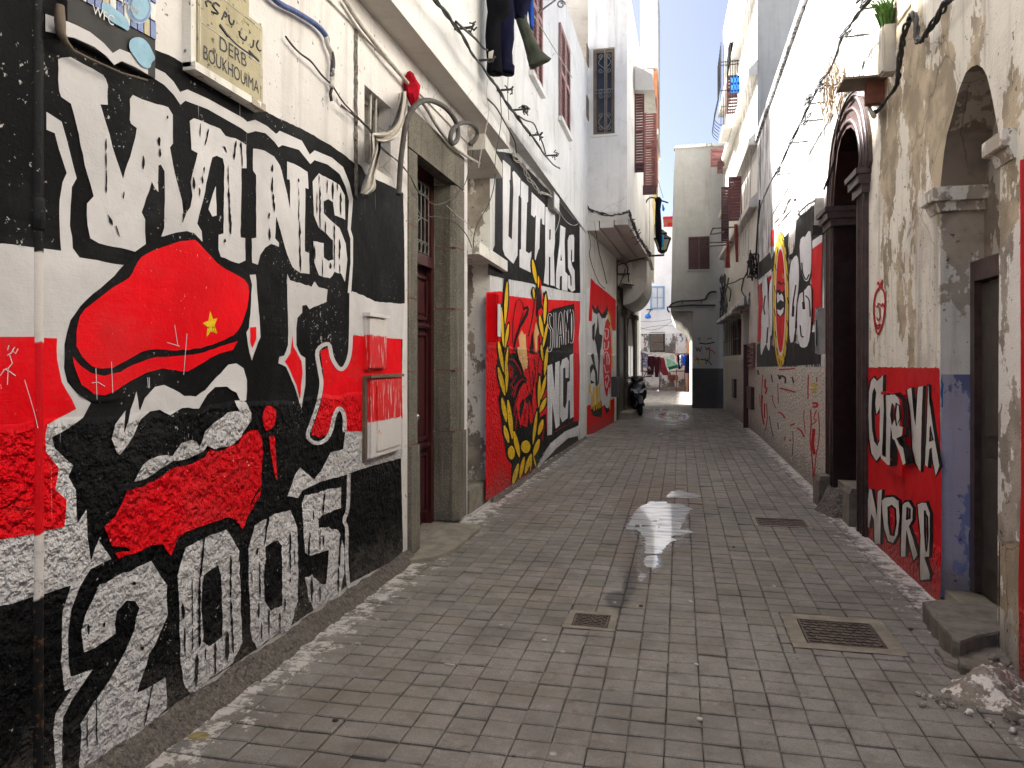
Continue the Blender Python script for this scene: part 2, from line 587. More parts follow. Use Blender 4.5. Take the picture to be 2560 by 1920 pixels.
M['door'] = simple('oxblood_door_paint', (.060, .010, .012), .32, .35, 7, bs=.15)
M['maroon'] = simple('maroon_shutter_paint', (.16, .052, .048), .6, .3, 9)
M['maroond'] = simple('dark_maroon_shutter_paint', (.065, .020, .020), .6, .3, 9)
M['rose'] = simple('faded_rose_shutter_paint', (.30, .165, .16), .7, .25, 9)
M['brown'] = simple('glossy_dark_brown_paint', (.030, .009, .009), .3, .6, 11, bs=.7)
M['darkd'] = simple('dark_olive_door_paint', (.045, .038, .030), .6, .4, 9)
M['brownl'] = simple('brown_moulding_paint', (.075, .046, .042), .4, .5, 14, bs=.6)
M['iron'] = simple('dark_wrought_iron', (.03, .027, .025), .5, .4, 20, .3)
M['irong'] = simple('grey_painted_iron', (.20, .19, .175), .55, .3, 20, .2)
M['glassd'] = simple('dark_window_glass', (.02, .022, .022), .12, .3, 3)
M['wood'] = simple('bare_weathered_wood', (.34, .24, .15), .8, .4, 9)
M['woodf'] = simple('brown_window_wood', (.15, .11, .075), .7, .3, 9)
M['cable'] = simple('black_cable_rubber', (.022, .021, .02), .6, .4, 20)
M['cableg'] = simple('dusty_grey_cable', (.085, .078, .07), .75, .4, 30)
M['cablew'] = simple('grubby_white_cable', (.48, .45, .40), .7, .35, 30)
M['plast'] = simple('cream_meter_box_plastic', (.52, .49, .44), .55, .25, 12)
M['plastg'] = simple('dark_grey_meter_box', (.05, .052, .055), .5, .3, 12)
M['blackp'] = simple('black_scooter_plastic', (.012, .012, .013), .25, .3, 9)
M['rubber'] = simple('tyre_rubber', (.015, .015, .015), .85, .3, 30)
M['chrome'] = simple('scuffed_chrome', (.55, .55, .55), .25, .2, 12, .9)
M['lens'] = simple('clear_lamp_lens', (.55, .56, .56), .12, .1, 10)
M['blue'] = simple('sky_blue_window_paint', (.25, .40, .56), .6, .2, 9)
M['bluep'] = simple('bright_blue_plastic', (.03, .22, .72), .45, .2, 12)
M['orange'] = simple('orange_wall_paint', (.75, .32, .12), .7, .2, 6)
M['yellowp'] = simple('yellow_house_paint', (.72, .56, .22), .7, .2, 6)
M['redp'] = simple('brick_red_house_paint', (.45, .10, .05), .7, .3, 6)
M['blackc'] = cloth('black_cotton', (.005, .005, .007))
M['navyc'] = cloth('navy_cotton', (.007, .008, .026))
M['olivec'] = cloth('olive_cotton', (.075, .085, .065))
M['redc'] = cloth('red_cotton', (.42, .008, .022))
M['maroonc'] = cloth('maroon_wool', (.045, .010, .014))
M['whitec'] = cloth('off_white_cloth', (.62, .58, .52))
M['bluec'] = cloth('blue_cotton', (.02, .08, .42))
M['cyanc'] = cloth('sky_blue_cotton', (.02, .28, .58))
M['printc'] = cloth('patterned_cotton', (.30, .28, .36), (.05, .05, .10))
M['greenc'] = cloth('green_print', (.02, .09, .05))
M['palegc'] = cloth('pale_green_print', (.22, .45, .28))
M['grass'] = simple('grass_blade', (.09, .20, .03), .6, .3, 20)
M['soil'] = simple('soil', (.06, .045, .03), .95, .3, 12)
M['manhole'] = simple('rusted_iron_cover', (.13, .098, .078), .75, .5, 14, .1, bs=.8)
M['tin'] = simple('weathered_board', (.028, .026, .026), .7, .4, 8)
M['tileb'] = simple('blue_glazed_tile', (.03, .08, .32), .2, .3, 12)
M['tilew'] = simple('white_glazed_tile', (.55, .55, .52), .2, .2, 12)
M['tiley'] = simple('ochre_glazed_tile', (.42, .33, .14), .25, .3, 12)
M['stick'] = simple('pale_blue_sticker', (.22, .42, .56), .45, .25, 14)
M['plaque'] = plaster('speckled_cement_plaque', (.46, .41, .27), -9, .5, 0, spots=1.1, rl=.5)
M['ink'] = simple('dark_sign_ink', (.03, .035, .05), .7, .4, 14)
M['brick'] = simple('orange_brick', (.40, .16, .07), .9, .4, 9)
M['lampg'] = simple('yellowed_lamp_glass', (.52, .49, .33), .2, .2, 9)
M['pinkr'] = wall_paint('smudged_red_spray', (.48, .03, .03), -9, (.5, .42, .36), .35, 0, .8)
M['lilac'] = plaster('lilac_limewash', (.45, .43, .55), -9, .8, .7, (.20, .24, .46), .85, .6, sm=1.6)
M['bluew'] = plaster('blue_limewash', (.03, .13, .36), -9, .5, .6, (.3, .3, .42), .5, .2)

def mk_paver():
    b = NB('concrete_paver', .72)
    r = b.rand()
    base = b.node('ShaderNodeValToRGB', {0: r})
    cr = base.color_ramp
    cr.interpolation = 'LINEAR'
    cols = [(0, (.185, .172, .152)), (.2, (.245, .228, .206)), (.45, (.208, .195, .174)), (.65, (.262, .242, .218)), (.82, (.230, .204, .164)), (.93, (.190, .186, .150)), (1, (.145, .134, .118))]
    while len(cr.elements) < len(cols):
        cr.elements.new(.5)
    for e, (p, c) in zip(cr.elements, cols):
        e.position = p
        e.color = (*c, 1)
    c = base.outputs[0]
    c = b.mix(b.ma('MULTIPLY', b.step(b.noise(130, 3, .75), .42, .66), .5), c, (.10, .088, .076))
    c = b.mix(b.ma('MULTIPLY', b.step(b.noise(24, 5, .7), .52, .72), .55), c, (.34, .31, .28))
    c = b.mix(b.ma('MULTIPLY', b.step(b.noise(3.2, 6, .7), .44, .66), .6), c, (.125, .108, .092))
    c = b.mix(b.ma('MULTIPLY', b.step(b.noise(1.1, 5, .65), .48, .66), .42), c, (.15, .130, .092))
    c = b.mix(b.ma('MULTIPLY', b.step(b.noise(.75, 6, .72, b.vec(1, 1, 1, (4, 9, 0))), .47, .66), .55), c, (.098, .090, .080))
    c = b.mix(b.ma('MULTIPLY', b.step(b.noise(7, 6, .75, b.vec(1, 1, 1, (2, 5, 0))), .54, .66), .5), c, (.092, .083, .072))
    x, y, z = b.xyz()
    # paint and lime splashed on the paving along both walls
    n1 = b.ma('ADD', b.noise(9, 5, .7), b.ma('MULTIPLY', b.noise(55, 4, .7), .35))
    for X, wd in ((-2.1, .42), (1.66, .40)):
        d = b.ma('ABSOLUTE', b.ma('SUBTRACT', x, X))
        k = b.ma('SUBTRACT', n1, b.ma('MULTIPLY', d, .62 / wd * .5))
        c = b.mix(b.ma('MULTIPLY', b.step(k, .55, .66), .8), c, (.60, .56, .52))
    # bird lime and chewing gum dots
    k = b.step(b.vor(3.1), .055, .03)
    k = b.ma('MULTIPLY', k, b.step(b.noise(1.9, 2), .5, .58))
    c = b.mix(b.ma('MULTIPLY', k, .8), c, (.5, .48, .45))
    k = b.step(b.vor(4.3, b.vec(1, 1, 1, (5, 3, 0))), .05, .03)
    c = b.mix(b.ma('MULTIPLY', k, .6), c, (.05, .045, .04))
    # damp, rust tinted ground around the puddles
    def wet(px_, py_, rx, ry, a):
        q = gp(px_, py_)
        d = b.ma('SQRT', b.ma('ADD', b.ma('POWER', b.ma('DIVIDE', b.ma('SUBTRACT', x, q.x), rx), 2.0), b.ma('POWER', b.ma('DIVIDE', b.ma('SUBTRACT', y, q.y), ry), 2.0)))
        d = b.ma('ADD', d, b.ma('MULTIPLY', b.noise(4, 4, .6), .9))
        return b.ma('MULTIPLY', b.step(d, 1.55, 1.05), a)
    k = b.ma('MAXIMUM', wet(1645, 1300, .50, 1.9, 1.), b.ma('MAXIMUM', wet(1605, 1400, .16, .9, 1.), wet(1665, 1045, .95, 4.5, 1.)))
    c = b.mix(b.ma('MULTIPLY', k, .78), c, b.mix(b.step(b.noise(2.6, 3), .4, .6), (.095, .068, .042), (.075, .068, .060)))
    k3 = wet(1650, 1240, .55, 1.6, 1.)
    c = b.mix(b.ma('MULTIPLY', k3, .3), c, (.16, .10, .055))
    k4 = b.ma('MAXIMUM', wet(1575, 1455, .06, .5, 1.), wet(1545, 1500, .10, .22, 1.))
    c = b.mix(b.ma('MULTIPLY', k4, .75), c, (.045, .042, .042))
    film = b.ma('MAXIMUM', wet(1650, 1318, .26, 1.05, 1.), b.ma('MAXIMUM', wet(1625, 1400, .10, .5, 1.), wet(1680, 1040, .5, 2.2, 1.)))
    ro = b.ma('SUBTRACT', b.ma('ADD', .62, b.ma('MULTIPLY', b.noise(30, 3), .3)), b.ma('MULTIPLY', k, .28))
    ro = b.ma('MAXIMUM', b.ma('SUBTRACT', ro, b.ma('MULTIPLY', film, .5)), .07)
    b.set('Roughness', ro)
    b.set('Specular IOR Level', b.ma('ADD', .35, b.ma('MULTIPLY', film, .6)))
    b.set('Base Color', c)
    h = b.ma('ADD', b.noise(120, 4, .7), b.ma('MULTIPLY', b.noise(14, 3), 1.0))
    b.set('Normal', b.node('ShaderNodeBump', {'Height': h, 'Distance': .004, 'Strength': b.ma('SUBTRACT', .8, b.ma('MULTIPLY', film, .72))}).outputs[0])
    return b.m
M['paver'] = mk_paver()

def mk_grout():
    b = NB('joint_dirt', .95)
    c = b.mix(b.step(b.noise(40, 4, .7), .35, .65), (.045, .036, .030), (.095, .080, .065))
    x = b.xyz()[0]
    d = b.ma('MINIMUM', b.ma('ABSOLUTE', b.ma('ADD', x, 2.12)), b.ma('ABSOLUTE', b.ma('SUBTRACT', x, 1.66)))
    c = b.mix(b.step(d, .3, .1), c, (.20, .18, .155))
    b.set('Base Color', c)
    b.set('Normal', b.bump(b.noise(60, 4, .7), .01, .8))
    return b.m
M['grout'] = mk_grout()

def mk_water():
    b = NB('painted_sheen_puddle_water', .06)
    b.set('Base Color', b.mix(b.step(b.noise(1, 4, .6, b.vec(3, 14, 1)), .4, .62), (.60, .62, .63), (.34, .36, .38)))  # pale streaky base colour paints in the white sky reflection
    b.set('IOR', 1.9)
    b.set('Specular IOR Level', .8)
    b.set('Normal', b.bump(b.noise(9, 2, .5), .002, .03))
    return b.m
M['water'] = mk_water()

def mk_downpipe():
    """a pipe painted along with the wall behind it: black, white, red, white, black bands by height"""
    b = NB('banded_pipe_paint', .5)
    z = b.ma('ADD', b.xyz()[2], b.ma('MULTIPLY', b.noise(20, 3), .03))
    K, Wc, Rc = (.0095, .0095, .0105), (.60, .56, .53), (.60, .004, .010)
    c = b.mix(b.step(z, ZP[0], ZP[0] + .01), K, Wc)
    c = b.mix(b.step(z, ZP[1], ZP[1] + .01), c, Rc)
    c = b.mix(b.step(z, ZP[2], ZP[2] + .01), c, Wc)
    c = b.mix(b.step(z, ZP[3], ZP[3] + .01), c, K)
    k = b.step(b.ma('ADD', b.noise(45, 3, .6), b.ma('MULTIPLY', b.noise(2.1, 3), .3)), .84, .88)
    c = b.mix(b.ma('MULTIPLY', k, .8), c, (.45, .42, .38))
    k = b.ma('MULTIPLY', b.step(b.noise(30, 4, .7), .55, .62), b.step(z, 1.1, .6))
    c = b.mix(k, c, (.10, .045, .02))
    b.set('Base Color', c)
    b.set('Specular IOR Level', .12)
    b.set('Normal', relief(b, -9))
    return b.m
# ---------------------------------------------------------------- shared builders
UP = Vector((0, 0, 1))

def leaf(parent, o, u, w_, h, n, mat, pitch=.055, th=.035, name='shutter', bars=(0, .5, 1)):
    """one louvred shutter leaf: frame, with its slats below it; o is its lower corner, u its width direction, n its face"""
    o, u, n = Vector(o), Vector(u).normalized(), Vector(n).normalized()
    fr = MB()
    st = min(.06, w_ * .16)
    for a in (0, w_ - st):
        fr.box(o + u * a, u * st, UP * h, n * th)
    for k in bars:
        z = (h - st * 1.3) * k
        fr.box(o + u * st + UP * z, u * (w_ - 2 * st), UP * st * 1.3, n * th)
    f = fr.build(name, mat, parent)
    sl_ = MB()
    zs = sorted(bars)
    for a, b in zip(zs[:-1], zs[1:]):
        z0, z1 = (h - st * 1.3) * a + st * 1.3, (h - st * 1.3) * b
        k = max(1, int((z1 - z0) / pitch))
        for i in range(k):
            z = z0 + (i + .5) * (z1 - z0) / k
            c = o + u * st + UP * (z - pitch * .45) + n * (th * .85)
            sl_.box(c, u * (w_ - 2 * st), UP * pitch * .98 - n * th * .75, n * .006 + UP * .004)
    s_ = sl_.build('slats', mat, f, 'stuff')
    return f

def rect_px(W, pts):
    """s and z range on wall W of two opposite pixel corners"""
    q = [W.sz(x, y) for x, y in pts]
    return min(a for a, _ in q), max(a for a, _ in q), min(z for _, z in q), max(z for _, z in q)

def reveal(mb, W, loop, d, mi=0, skip=()):
    """inner faces of an opening: loop of (s, z), going d deep behind wall W"""
    n = len(loop)
    for i in range(n):
        if i in skip:
            continue
        a, b = loop[i], loop[(i + 1) % n]
        mb.poly([W.at(*a, 0), W.at(*b, 0), W.at(*b, -d), W.at(*a, -d)], mi)

# ---------------------------------------------------------------- ground
ground = MB().poly([(-60, -30, -.016), (60, -30, -.016), (60, 90, -.016), (-60, 90, -.016)]).build('ground', M['grout'], None, 'structure')
tag(ground, 'dark earth and mortar showing between the paving stones')
pave = thing('pavement', (0, 3, 0), 'grey square paving stones laid along the narrow alley', None)
pave['kind'] = 'structure'
TWX, TWY = .1555, .1385
XL, XR = -2.24, 1.76
ncol = int((XR - XL) / TWX) + 1
yj = onx(1740, 1880, .06).y                     # the wider joint across the alley
rows = []
y = yj - 6 * TWY
while y < 42.6:
    rows.append(y)
    y += TWY
coljit = [random.gauss(0, .006) + (random.choice((-.03, .03)) if random.random() < .05 else 0) for _ in range(ncol)]
covers = [P('s', '1424,1526 1546,1534 1538,1574 1404,1574'), P('s', '1955,1536 2212,1548 2255,1632 1982,1626'), P('s', '1879,1294 2018,1296 2027,1316 1888,1318')]
CV = []
for pl in covers:                               # openings left for the iron covers
    q = [gp(*p) for p in pl]
    CV.append((min(q[0].x, q[3].x) * .5 + max(q[0].x, q[3].x) * .5, (q[1].x + q[2].x) / 2, (q[2].y + q[3].y) / 2, (q[0].y + q[1].y) / 2))
far_mb = MB()
tiles = []
def tile_mesh(mb, x0, x1, y0, y1, z, tx, ty, detail):
    g, g2 = random.uniform(.0016, .0034), random.uniform(.0026, .0056)
    x0 += g; x1 -= g; y0 += g2; y1 -= g2
    c = ((x0 + x1) / 2, (y0 + y1) / 2)
    def zz(x, y):
        return z + (x - c[0]) * tx + (y - c[1]) * ty
    if detail:
        e = .007
        j = [random.uniform(-.0025, .0025) for _ in range(8)]
        o = [(x0 + j[0], y0 + j[1]), (x1 + j[2], y0 + j[3]), (x1 + j[4], y1 + j[5]), (x0 + j[6], y1 + j[7])]
        i_ = [(o[0][0] + e, o[0][1] + e), (o[1][0] - e, o[1][1] + e), (o[2][0] - e, o[2][1] - e), (o[3][0] + e, o[3][1] - e)]
        vs = [(a, b, -.03) for a, b in o] + [(a, b, zz(a, b) - .004) for a, b in o] + [(a, b, zz(a, b)) for a, b in i_]
        fs = [(0, 1, 5, 4), (1, 2, 6, 5), (2, 3, 7, 6), (3, 0, 4, 7), (4, 5, 9, 8), (5, 6, 10, 9), (6, 7, 11, 10), (7, 4, 8, 11), (8, 9, 10, 11)]
    else:
        vs = [(x0, y0, -.02), (x1, y0, -.02), (x1, y1, -.02), (x0, y1, -.02), (x0, y0, zz(x0, y0)), (x1, y0, zz(x1, y0)), (x1, y1, zz(x1, y1)), (x0, y1, zz(x0, y1))]
        fs = [(0, 1, 5, 4), (1, 2, 6, 5), (3, 0, 4, 7), (4, 5, 6, 7)]
    mb.add(vs, fs)
def minus(r, h):
    """rectangle r less rectangle h, as smaller rectangles"""
    x0, x1, y0, y1 = r
    a, b, p, q = h
    if x1 <= a or x0 >= b or y1 <= p or y0 >= q:
        return [r]
    out = []
    if x0 < a:
        out.append((x0, a, y0, y1))
    if x1 > b:
        out.append((b, x1, y0, y1))
    m0, m1 = max(x0, a), min(x1, b)
    if y0 < p:
        out.append((m0, m1, y0, p))
    if y1 > q:
        out.append((m0, m1, q, y1))
    return [o for o in out if o[1] - o[0] > .022 and o[3] - o[2] > .022]
cand = []
for r_, y0 in enumerate(rows):
    for c_ in range(ncol):
        x0 = XL + c_ * TWX
        x1 = x0 + TWX
        k_ = 0 if y0 < yj - .01 else min(1, (y0 - yj) / 1.2 + .15)
        ya = y0 + coljit[c_] * k_
        yb = y0 + TWY + coljit[c_] * (0 if y0 < yj - .01 else min(1, (y0 + TWY - yj) / 1.2 + .15))
        if abs(y0 - yj) < .01:
            ya = yj + .004
        if ya > 26 and not (-6 < x0 < XR):
            continue
        rects = [(x0, x1, ya, yb)]
        for h in CV:
            rects = [o for r in rects for o in minus(r, h)]
        for x0_, x1_, a_, b_ in rects:
            xm = (x0_ + x1_) / 2
            px_ = CX + F * (xm * cs + a_ * sn) / max(.2, (a_ * cs - xm * sn))
            py_ = HY + F * CH / max(.2, (a_ * cs - xm * sn))
            inview = -20 < px_ < 2590 and py_ < 1960
            cand.append((py_ if inview else -1, x0_, x1_, a_, b_))
cand.sort(reverse=True)
for i, (s_, x0, x1, ya, yb) in enumerate(cand):
    z = random.uniform(-.0024, .0022) - (.005 if random.random() < .03 else 0)
    tx, ty = random.gauss(0, .011), random.gauss(0, .012)
    if i < 300:
        mb = MB()
        tile_mesh(mb, x0, x1, ya, yb, z, tx, ty, True)
        mb.build('paving_stone', M['paver'], pave)
    else:
        tile_mesh(far_mb, x0, x1, ya, yb, z, tx, ty, ya < 14)
for r_, y0 in enumerate(rows):                    # the small square at the end is paved wider
    if y0 > 27:
        for c_ in range(1, 34):
            x0 = XL - c_ * TWX
            tile_mesh(far_mb, x0, x0 + TWX, y0, y0 + TWY, random.uniform(-.002, .002), 0, 0, False)
far_mb.build('paving_stones', M['paver'], pave, 'stuff')

# ---------------------------------------------------------------- the house with the large black, red and white mural
LA = Wall(-2.15, -3, -2.15, 8.12, 1)
AU = Wall(-1.93, -3, -1.93, 15.9, 1)
Y0 = 3.0
h1 = thing('plastered_house', (-2.15, 3, 0), 'white house whose alley wall carries the WINS 2005 mural in black, red and white', 'house')
ws0, ws1, wz0, wz1 = rect_px(LA, [(911, 211), (977, 446)])
wl = MB()
outer = [(0, -.05), (8.65, -.05), (8.65, 3.68), (10.23, 3.68), (10.23, -.05), (10.38, -.05), (10.38, 4.08), (0, 4.08)]
hole = [(ws0, wz0), (ws1, wz0), (ws1, wz1), (ws0, wz1)]
wl.holed([outer, hole], lambda a, z: LA.at(a, z))
reveal(wl, LA, hole, .16)
wl.poly([LA.at(10.38, -.05), LA.at(10.38, 4.08), LA.at(10.38, 4.08, -.5), LA.at(10.38, -.05, -.5)])
wl.poly([LA.at(8.65, -.05), LA.at(8.65, 3.68), LA.at(8.65, 3.68, -.3), LA.at(8.65, -.05, -.3)])
wl.build('wall', M['white1'], h1)
wu = MB()
wu.poly([AU.at(0, 4.08), AU.at(11.2, 4.08), AU.at(11.2, 8.3), AU.at(0, 8.3)])
wu.aab(-7, -3, 8.3, -1.93, 8.2, 8.45)
wu.poly([(-7, -3, 0), (-1.93, -3, 0), (-1.93, -3, 8.3), (-7, -3, 8.3)])
wu.build('upper_wall', M['white2'], h1)
sf = MB()
sf.aab(-2.16, -3, 4.08, -1.932, 8.38, 4.40)
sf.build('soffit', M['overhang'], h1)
mo = MB()
mo.wbox(LA, 0, 10.38, 3.86, 3.92, 0, .018)
mo.build('ledge', M['white1'], h1)
mo = MB()
aj = LA.sz(884, 200)[0]
mo.holed([edge_wobble([(aj, 2.72), (aj + .06, 2.72), (aj + .05, 3.86), (aj, 3.86)], .008)], lambda a, z: LA.at(a, z, .006))
mo.build('plaster_joint', M['mortar'], h1)
# mortar fillet along the foot of the wall
fl = MB()
N_ = 60
for i in range(N_):
    a0, a1 = 4.4 + i * 4.25 / N_, 4.4 + (i + 1) * 4.25 / N_
    if i == 0:
        prev = (random.uniform(.10, .13), random.uniform(.09, .12))
    nx_ = (.115 + random.uniform(-.012, .012) - .03 * i / N_, .10 + random.uniform(-.018, .018))
    p = [LA.at(a0, prev[0], .012), LA.at(a0, .035, prev[1] * .55), LA.at(a0, -.02, prev[1])]
    q = [LA.at(a1, nx_[0], .012), LA.at(a1, .035, nx_[1] * .55), LA.at(a1, -.02, nx_[1])]
    fl.add(p + q, [(0, 1, 4, 3), (1, 2, 5, 4)], 0, True)
    prev = nx_
fl.build('mortar_fillet', M['mortar'], h1)

# small window
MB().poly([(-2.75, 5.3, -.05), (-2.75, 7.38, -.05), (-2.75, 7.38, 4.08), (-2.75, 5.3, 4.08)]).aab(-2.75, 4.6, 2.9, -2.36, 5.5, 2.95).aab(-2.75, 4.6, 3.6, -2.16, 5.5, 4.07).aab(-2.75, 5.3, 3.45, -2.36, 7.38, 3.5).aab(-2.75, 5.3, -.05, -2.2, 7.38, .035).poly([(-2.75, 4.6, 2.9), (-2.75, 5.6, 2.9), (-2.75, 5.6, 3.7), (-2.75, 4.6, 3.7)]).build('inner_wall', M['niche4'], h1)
# small window
win = MB()
d = .10
fw = .045
for a, b, c, e in ((ws0, ws1, wz1 - fw, wz1), (ws0, ws1, wz0, wz0 + fw), (ws0, ws0 + fw, wz0, wz1), (ws1 - fw, ws1, wz0, wz1)):
    win.wbox(LA, a, b, c, e, -d - .03, -d)
win.wbox(LA, (ws0 + ws1) / 2 + .05, (ws0 + ws1) / 2 + .10, wz0 + fw, wz1 - fw, -d - .03, -d + .002)
wf = win.build('window', M['cablew'], h1)
MB().wbox(LA, ws0, ws1, wz0, wz1, -d - .06, -d - .035).build('pane', M['glassd'], wf)
bb = MB()
for t in (.32, .52):
    a = ws0 + (ws1 - ws0) * t
    bb.tube([LA.at(a, wz0, -.03), LA.at(a + .02, wz1, -.03)], .010)
bb.build('window_bar', M['cablew'], wf)

# doorway: stone surround of separate blocks with red joints
sur = node_part('stone_surround', h1)
zj = [0.0, .92, 1.52, 2.12, 2.72, 3.335]
for side, (a0, a1) in enumerate(((8.652, 8.87), (9.91, 10.228))):
    for k in range(5):
        g = .006
        px0, px1 = (a0, a1)
        front = .035 if k == 0 else .012
        mb = MB()
        e = .05
        # chamfered edge towards the opening
        if side:
            pr = [(px0, -.21), (px0, front - e), (px0 + e, front), (px1, front), (px1, -.21)]
        else:
            pr = [(px0, -.21), (px0, front), (px1 - .02, front), (px1, front - .02), (px1, -.21)]
        base = [LA.at(s_, zj[k] + (.05 if k == 0 else g), f_) for s_, f_ in pr]
        mb.prism(base, UP * (zj[k + 1] - zj[k] - (.05 if k == 0 else g) - g))
        mb.build('stone_block', M['stone'], sur)
    jt = MB()
    for k in range(1, 5):
        jt.wbox(LA, a0 + .004, a1 - .004, zj[k] - .0055, zj[k] + .0055, -.2, .008)
    jt.build('mortar_joint', M['stonej'], sur, 'stuff')
lt = MB()
lt.prism([LA.at(8.653, 3.343, .012), LA.at(8.653, 3.675, .012), LA.at(8.653, 3.675, -.21), LA.at(8.653, 3.42, -.21), LA.at(8.653, 3.343, -.06)], LA.u * 1.574)
lt.build('lintel', M['stone'], sur)
sp = MB()
pr = [gp(*q, 0) for q in P('J', '120,1455 215,1452 300,1455 430,1462 425,1480 300,1585 200,1625 90,1640 60,1630')]
sp.prism([p + Vector((0, 0, -.02)) for p in pr], UP * .05)
st0 = sp.build('doorstep', M['cement'], h1)

door = node_part('door', h1)
DW = Wall(-2.15 - .205, -3, -2.15 - .205, 8.12, 1)
fr = MB()
for a0, a1 in ((8.87, 8.95), (9.83, 9.91)):
    fr.wbox(DW, a0, a1, .03, 3.42, -.08, .0)
fr.wbox(DW, 8.95, 9.83, 2.50, 2.60, -.07, .03)
fr.wbox(DW, 8.95, 9.83, 3.32, 3.42, -.08, .0)
fr.build('door_frame', M['door'], door)
lf = MB()
lf.wbox(DW, 8.95, 9.83, .05, 2.50, -.11, -.065)
lf.build('door_leaf', M['door'], door)
for a0, a1 in ((9.0, 9.36), (9.42, 9.78)):
    for z0, z1 in ((.16, .74), (.86, 1.88), (2.0, 2.42)):
        mb = MB()
        t = .03
        for k, (i_, f_) in enumerate(((0, -.045), (t, -.055), (t * 2, -.030))):
            if k == 1:
                continue
            mb.wbox(DW, a0 + i_, a1 - i_, z0 + i_, z1 - i_, -.066, f_ if k == 0 else -.03)
        # beaded rim
        for a, b, c, e in ((a0, a1, z0, z0 + .03), (a0, a1, z1 - .03, z1), (a0, a0 + .03, z0, z1), (a1 - .03, a1, z0, z1)):
            mb.wbox(DW, a, b, c, e, -.066, -.018)
        mb.build('door_panel', M['door'], door)
for z0 in (.78, 1.92):
    mb = MB()
    mb.wbox(DW, 8.955, 9.825, z0, z0 + .05, -.066, -.02)
    mb.wbox(DW, 8.955, 9.825, z0 + .015, z0 + .035, -.02, -.008)
    mb.build('door_rail', M['door'], door)
MB().lathe(DW.at(9.36, 1.1, -.02), [(.012, 0), (.012, .03), (.028, .035), (.03, .055), (.015, .068)], 10, 0, DW.n).build('door_knob', M['chrome'], door)
gr = MB()
r = .006
g0, g1, gz0, gz1 = 8.97, 9.81, 2.62, 3.30
for k in range(9):
    a = g0 + (g1 - g0) * k / 8
    gr.tube([DW.at(a, gz0, -.02), DW.at(a, gz1, -.02)], r, 5)
for z in (gz0 + .12, gz1 - .12, (gz0 + gz1) / 2):
    gr.tube([DW.at(g0, z, -.02), DW.at(g1, z, -.02)], r, 5)
for k in range(8):                                 # rows of loops
    a = g0 + (g1 - g0) * (k + .5) / 8
    for z in (gz0 + .06, gz1 - .06):
        gr.tube([DW.at(a + .045 * math.cos(q), z + .05 * math.sin(q), -.018) for q in [i * math.pi / 6 for i in range(13)]], r * .8, 4)
cx_, cz_ = (g0 + g1) / 2, (gz0 + gz1) / 2
for k in range(6):                                 # star in the middle
    q0, q1 = k * math.pi / 3, (k + 2) * math.pi / 3
    gr.tube([DW.at(cx_ + .2 * math.cos(q0), cz_ + .2 * math.sin(q0), -.016), DW.at(cx_ + .2 * math.cos(q1), cz_ + .2 * math.sin(q1), -.016)], r, 4)
gr.build('transom_grille', M['irong'], door, 'stuff')
MB().wbox(DW, 8.95, 9.83, 2.60, 3.32, -.10, -.08).build('transom_pane', M['glassd'], door)

# narrow recess with its own red door next to the doorway
nb = MB()
nb.poly([(-2.66, 7.38, 0), (-2.66, 8.12, 0), (-2.66, 8.12, 4.3), (-2.66, 7.38, 4.3)])
nb.aab(-2.66, 7.38, 0, -2.1, 8.12, .02)
nb.build('recess_wall', M['white1'], h1)
sd = node_part('side_door', h1)
MB().aab(-2.655, 7.42, .27, -2.62, 8.08, 2.3).build('door_leaf', M['door'], sd)
mb = MB()
mb.aab(-2.62, 7.50, .4, -2.605, 8.0, 1.2)
mb.aab(-2.62, 7.50, 1.35, -2.605, 8.0, 2.15)
mb.build('door_panel', M['door'], sd)
mb = MB()
mb.aab(-2.655, 7.39, .02, -2.13, 8.115, .26)
mb.build('step', M['cement'], h1)
cn = MB()
cn.box((-2.655, 7.40, 2.72), (.63, 0, .0), (0, 1.28, -.03), (0, 0, .125))
cn.build('canopy_slab', M['oldw4'], h1)
MB().box((-2.66, 7.39, 3.80), (.70, 0, 0), (0, .75, -.12), (0, 0, .16)).build('recess_beam', M['overhang'], h1)

# ---------------------------------------------------------------- the house with the ULTRAS mural
LB = Wall(-2.10, 8.12, -1.95, 15.5, 1)
h2 = thing('plastered_house', (-2.05, 10, 0), 'white house with the ULTRAS mural, a laurel wreath and a hooded figure on its wall', 'house')
mb = MB()
mb.poly([LB.at(0, -.05), LB.at(LB.len, -.05), LB.at(LB.len, 4.36), LB.at(0, 4.36)])
mb.build('wall', M['white2'], h2)
mb = MB()
mb.poly([(-2.10, 8.12, 0), (-2.66, 8.12, 0), (-2.66, 8.12, 4.3), (-2.10, 8.12, 4.3)])
mb.build('side_wall', M['oldw4'], h2)
mb = MB()
mb.poly([AU.at(11.2, 4.34), AU.at(18.9, 4.34), AU.at(18.9, 7.7), AU.at(11.2, 7.7)])
mb.aab(-7, 8.2, 7.7, -1.93, 15.9, 7.85)
mb.aab(-2.14, 8.38, 4.34, -1.932, 15.7, 4.46)
mb.build('upper_wall', M['white2'], h2)
for k, (pa, pb, ww) in enumerate((((1323, -160), (1351, 232), .62), ((1396, 56), (1421, 342), .6))):
    a0, z1 = AU.sz(*pa)
    a1, z0 = AU.sz(*pb)
    if k == 0:
        z1 = z0 + 1.9
    half = (a1 - a0) / 2
    sh = node_part('window', h2)
    for q in range(2):
        leaf(sh, AU.at(a0 + q * half + .004, z0, .005), AU.u, half - .008, z1 - z0, AU.n, M['rose'])
    mb = MB()
    mb.wbox(AU, a0 - .05, a1 + .05, z0 - .07, z0 - .005, .0, .07)
    mb.build('sill', M['white2'], sh)
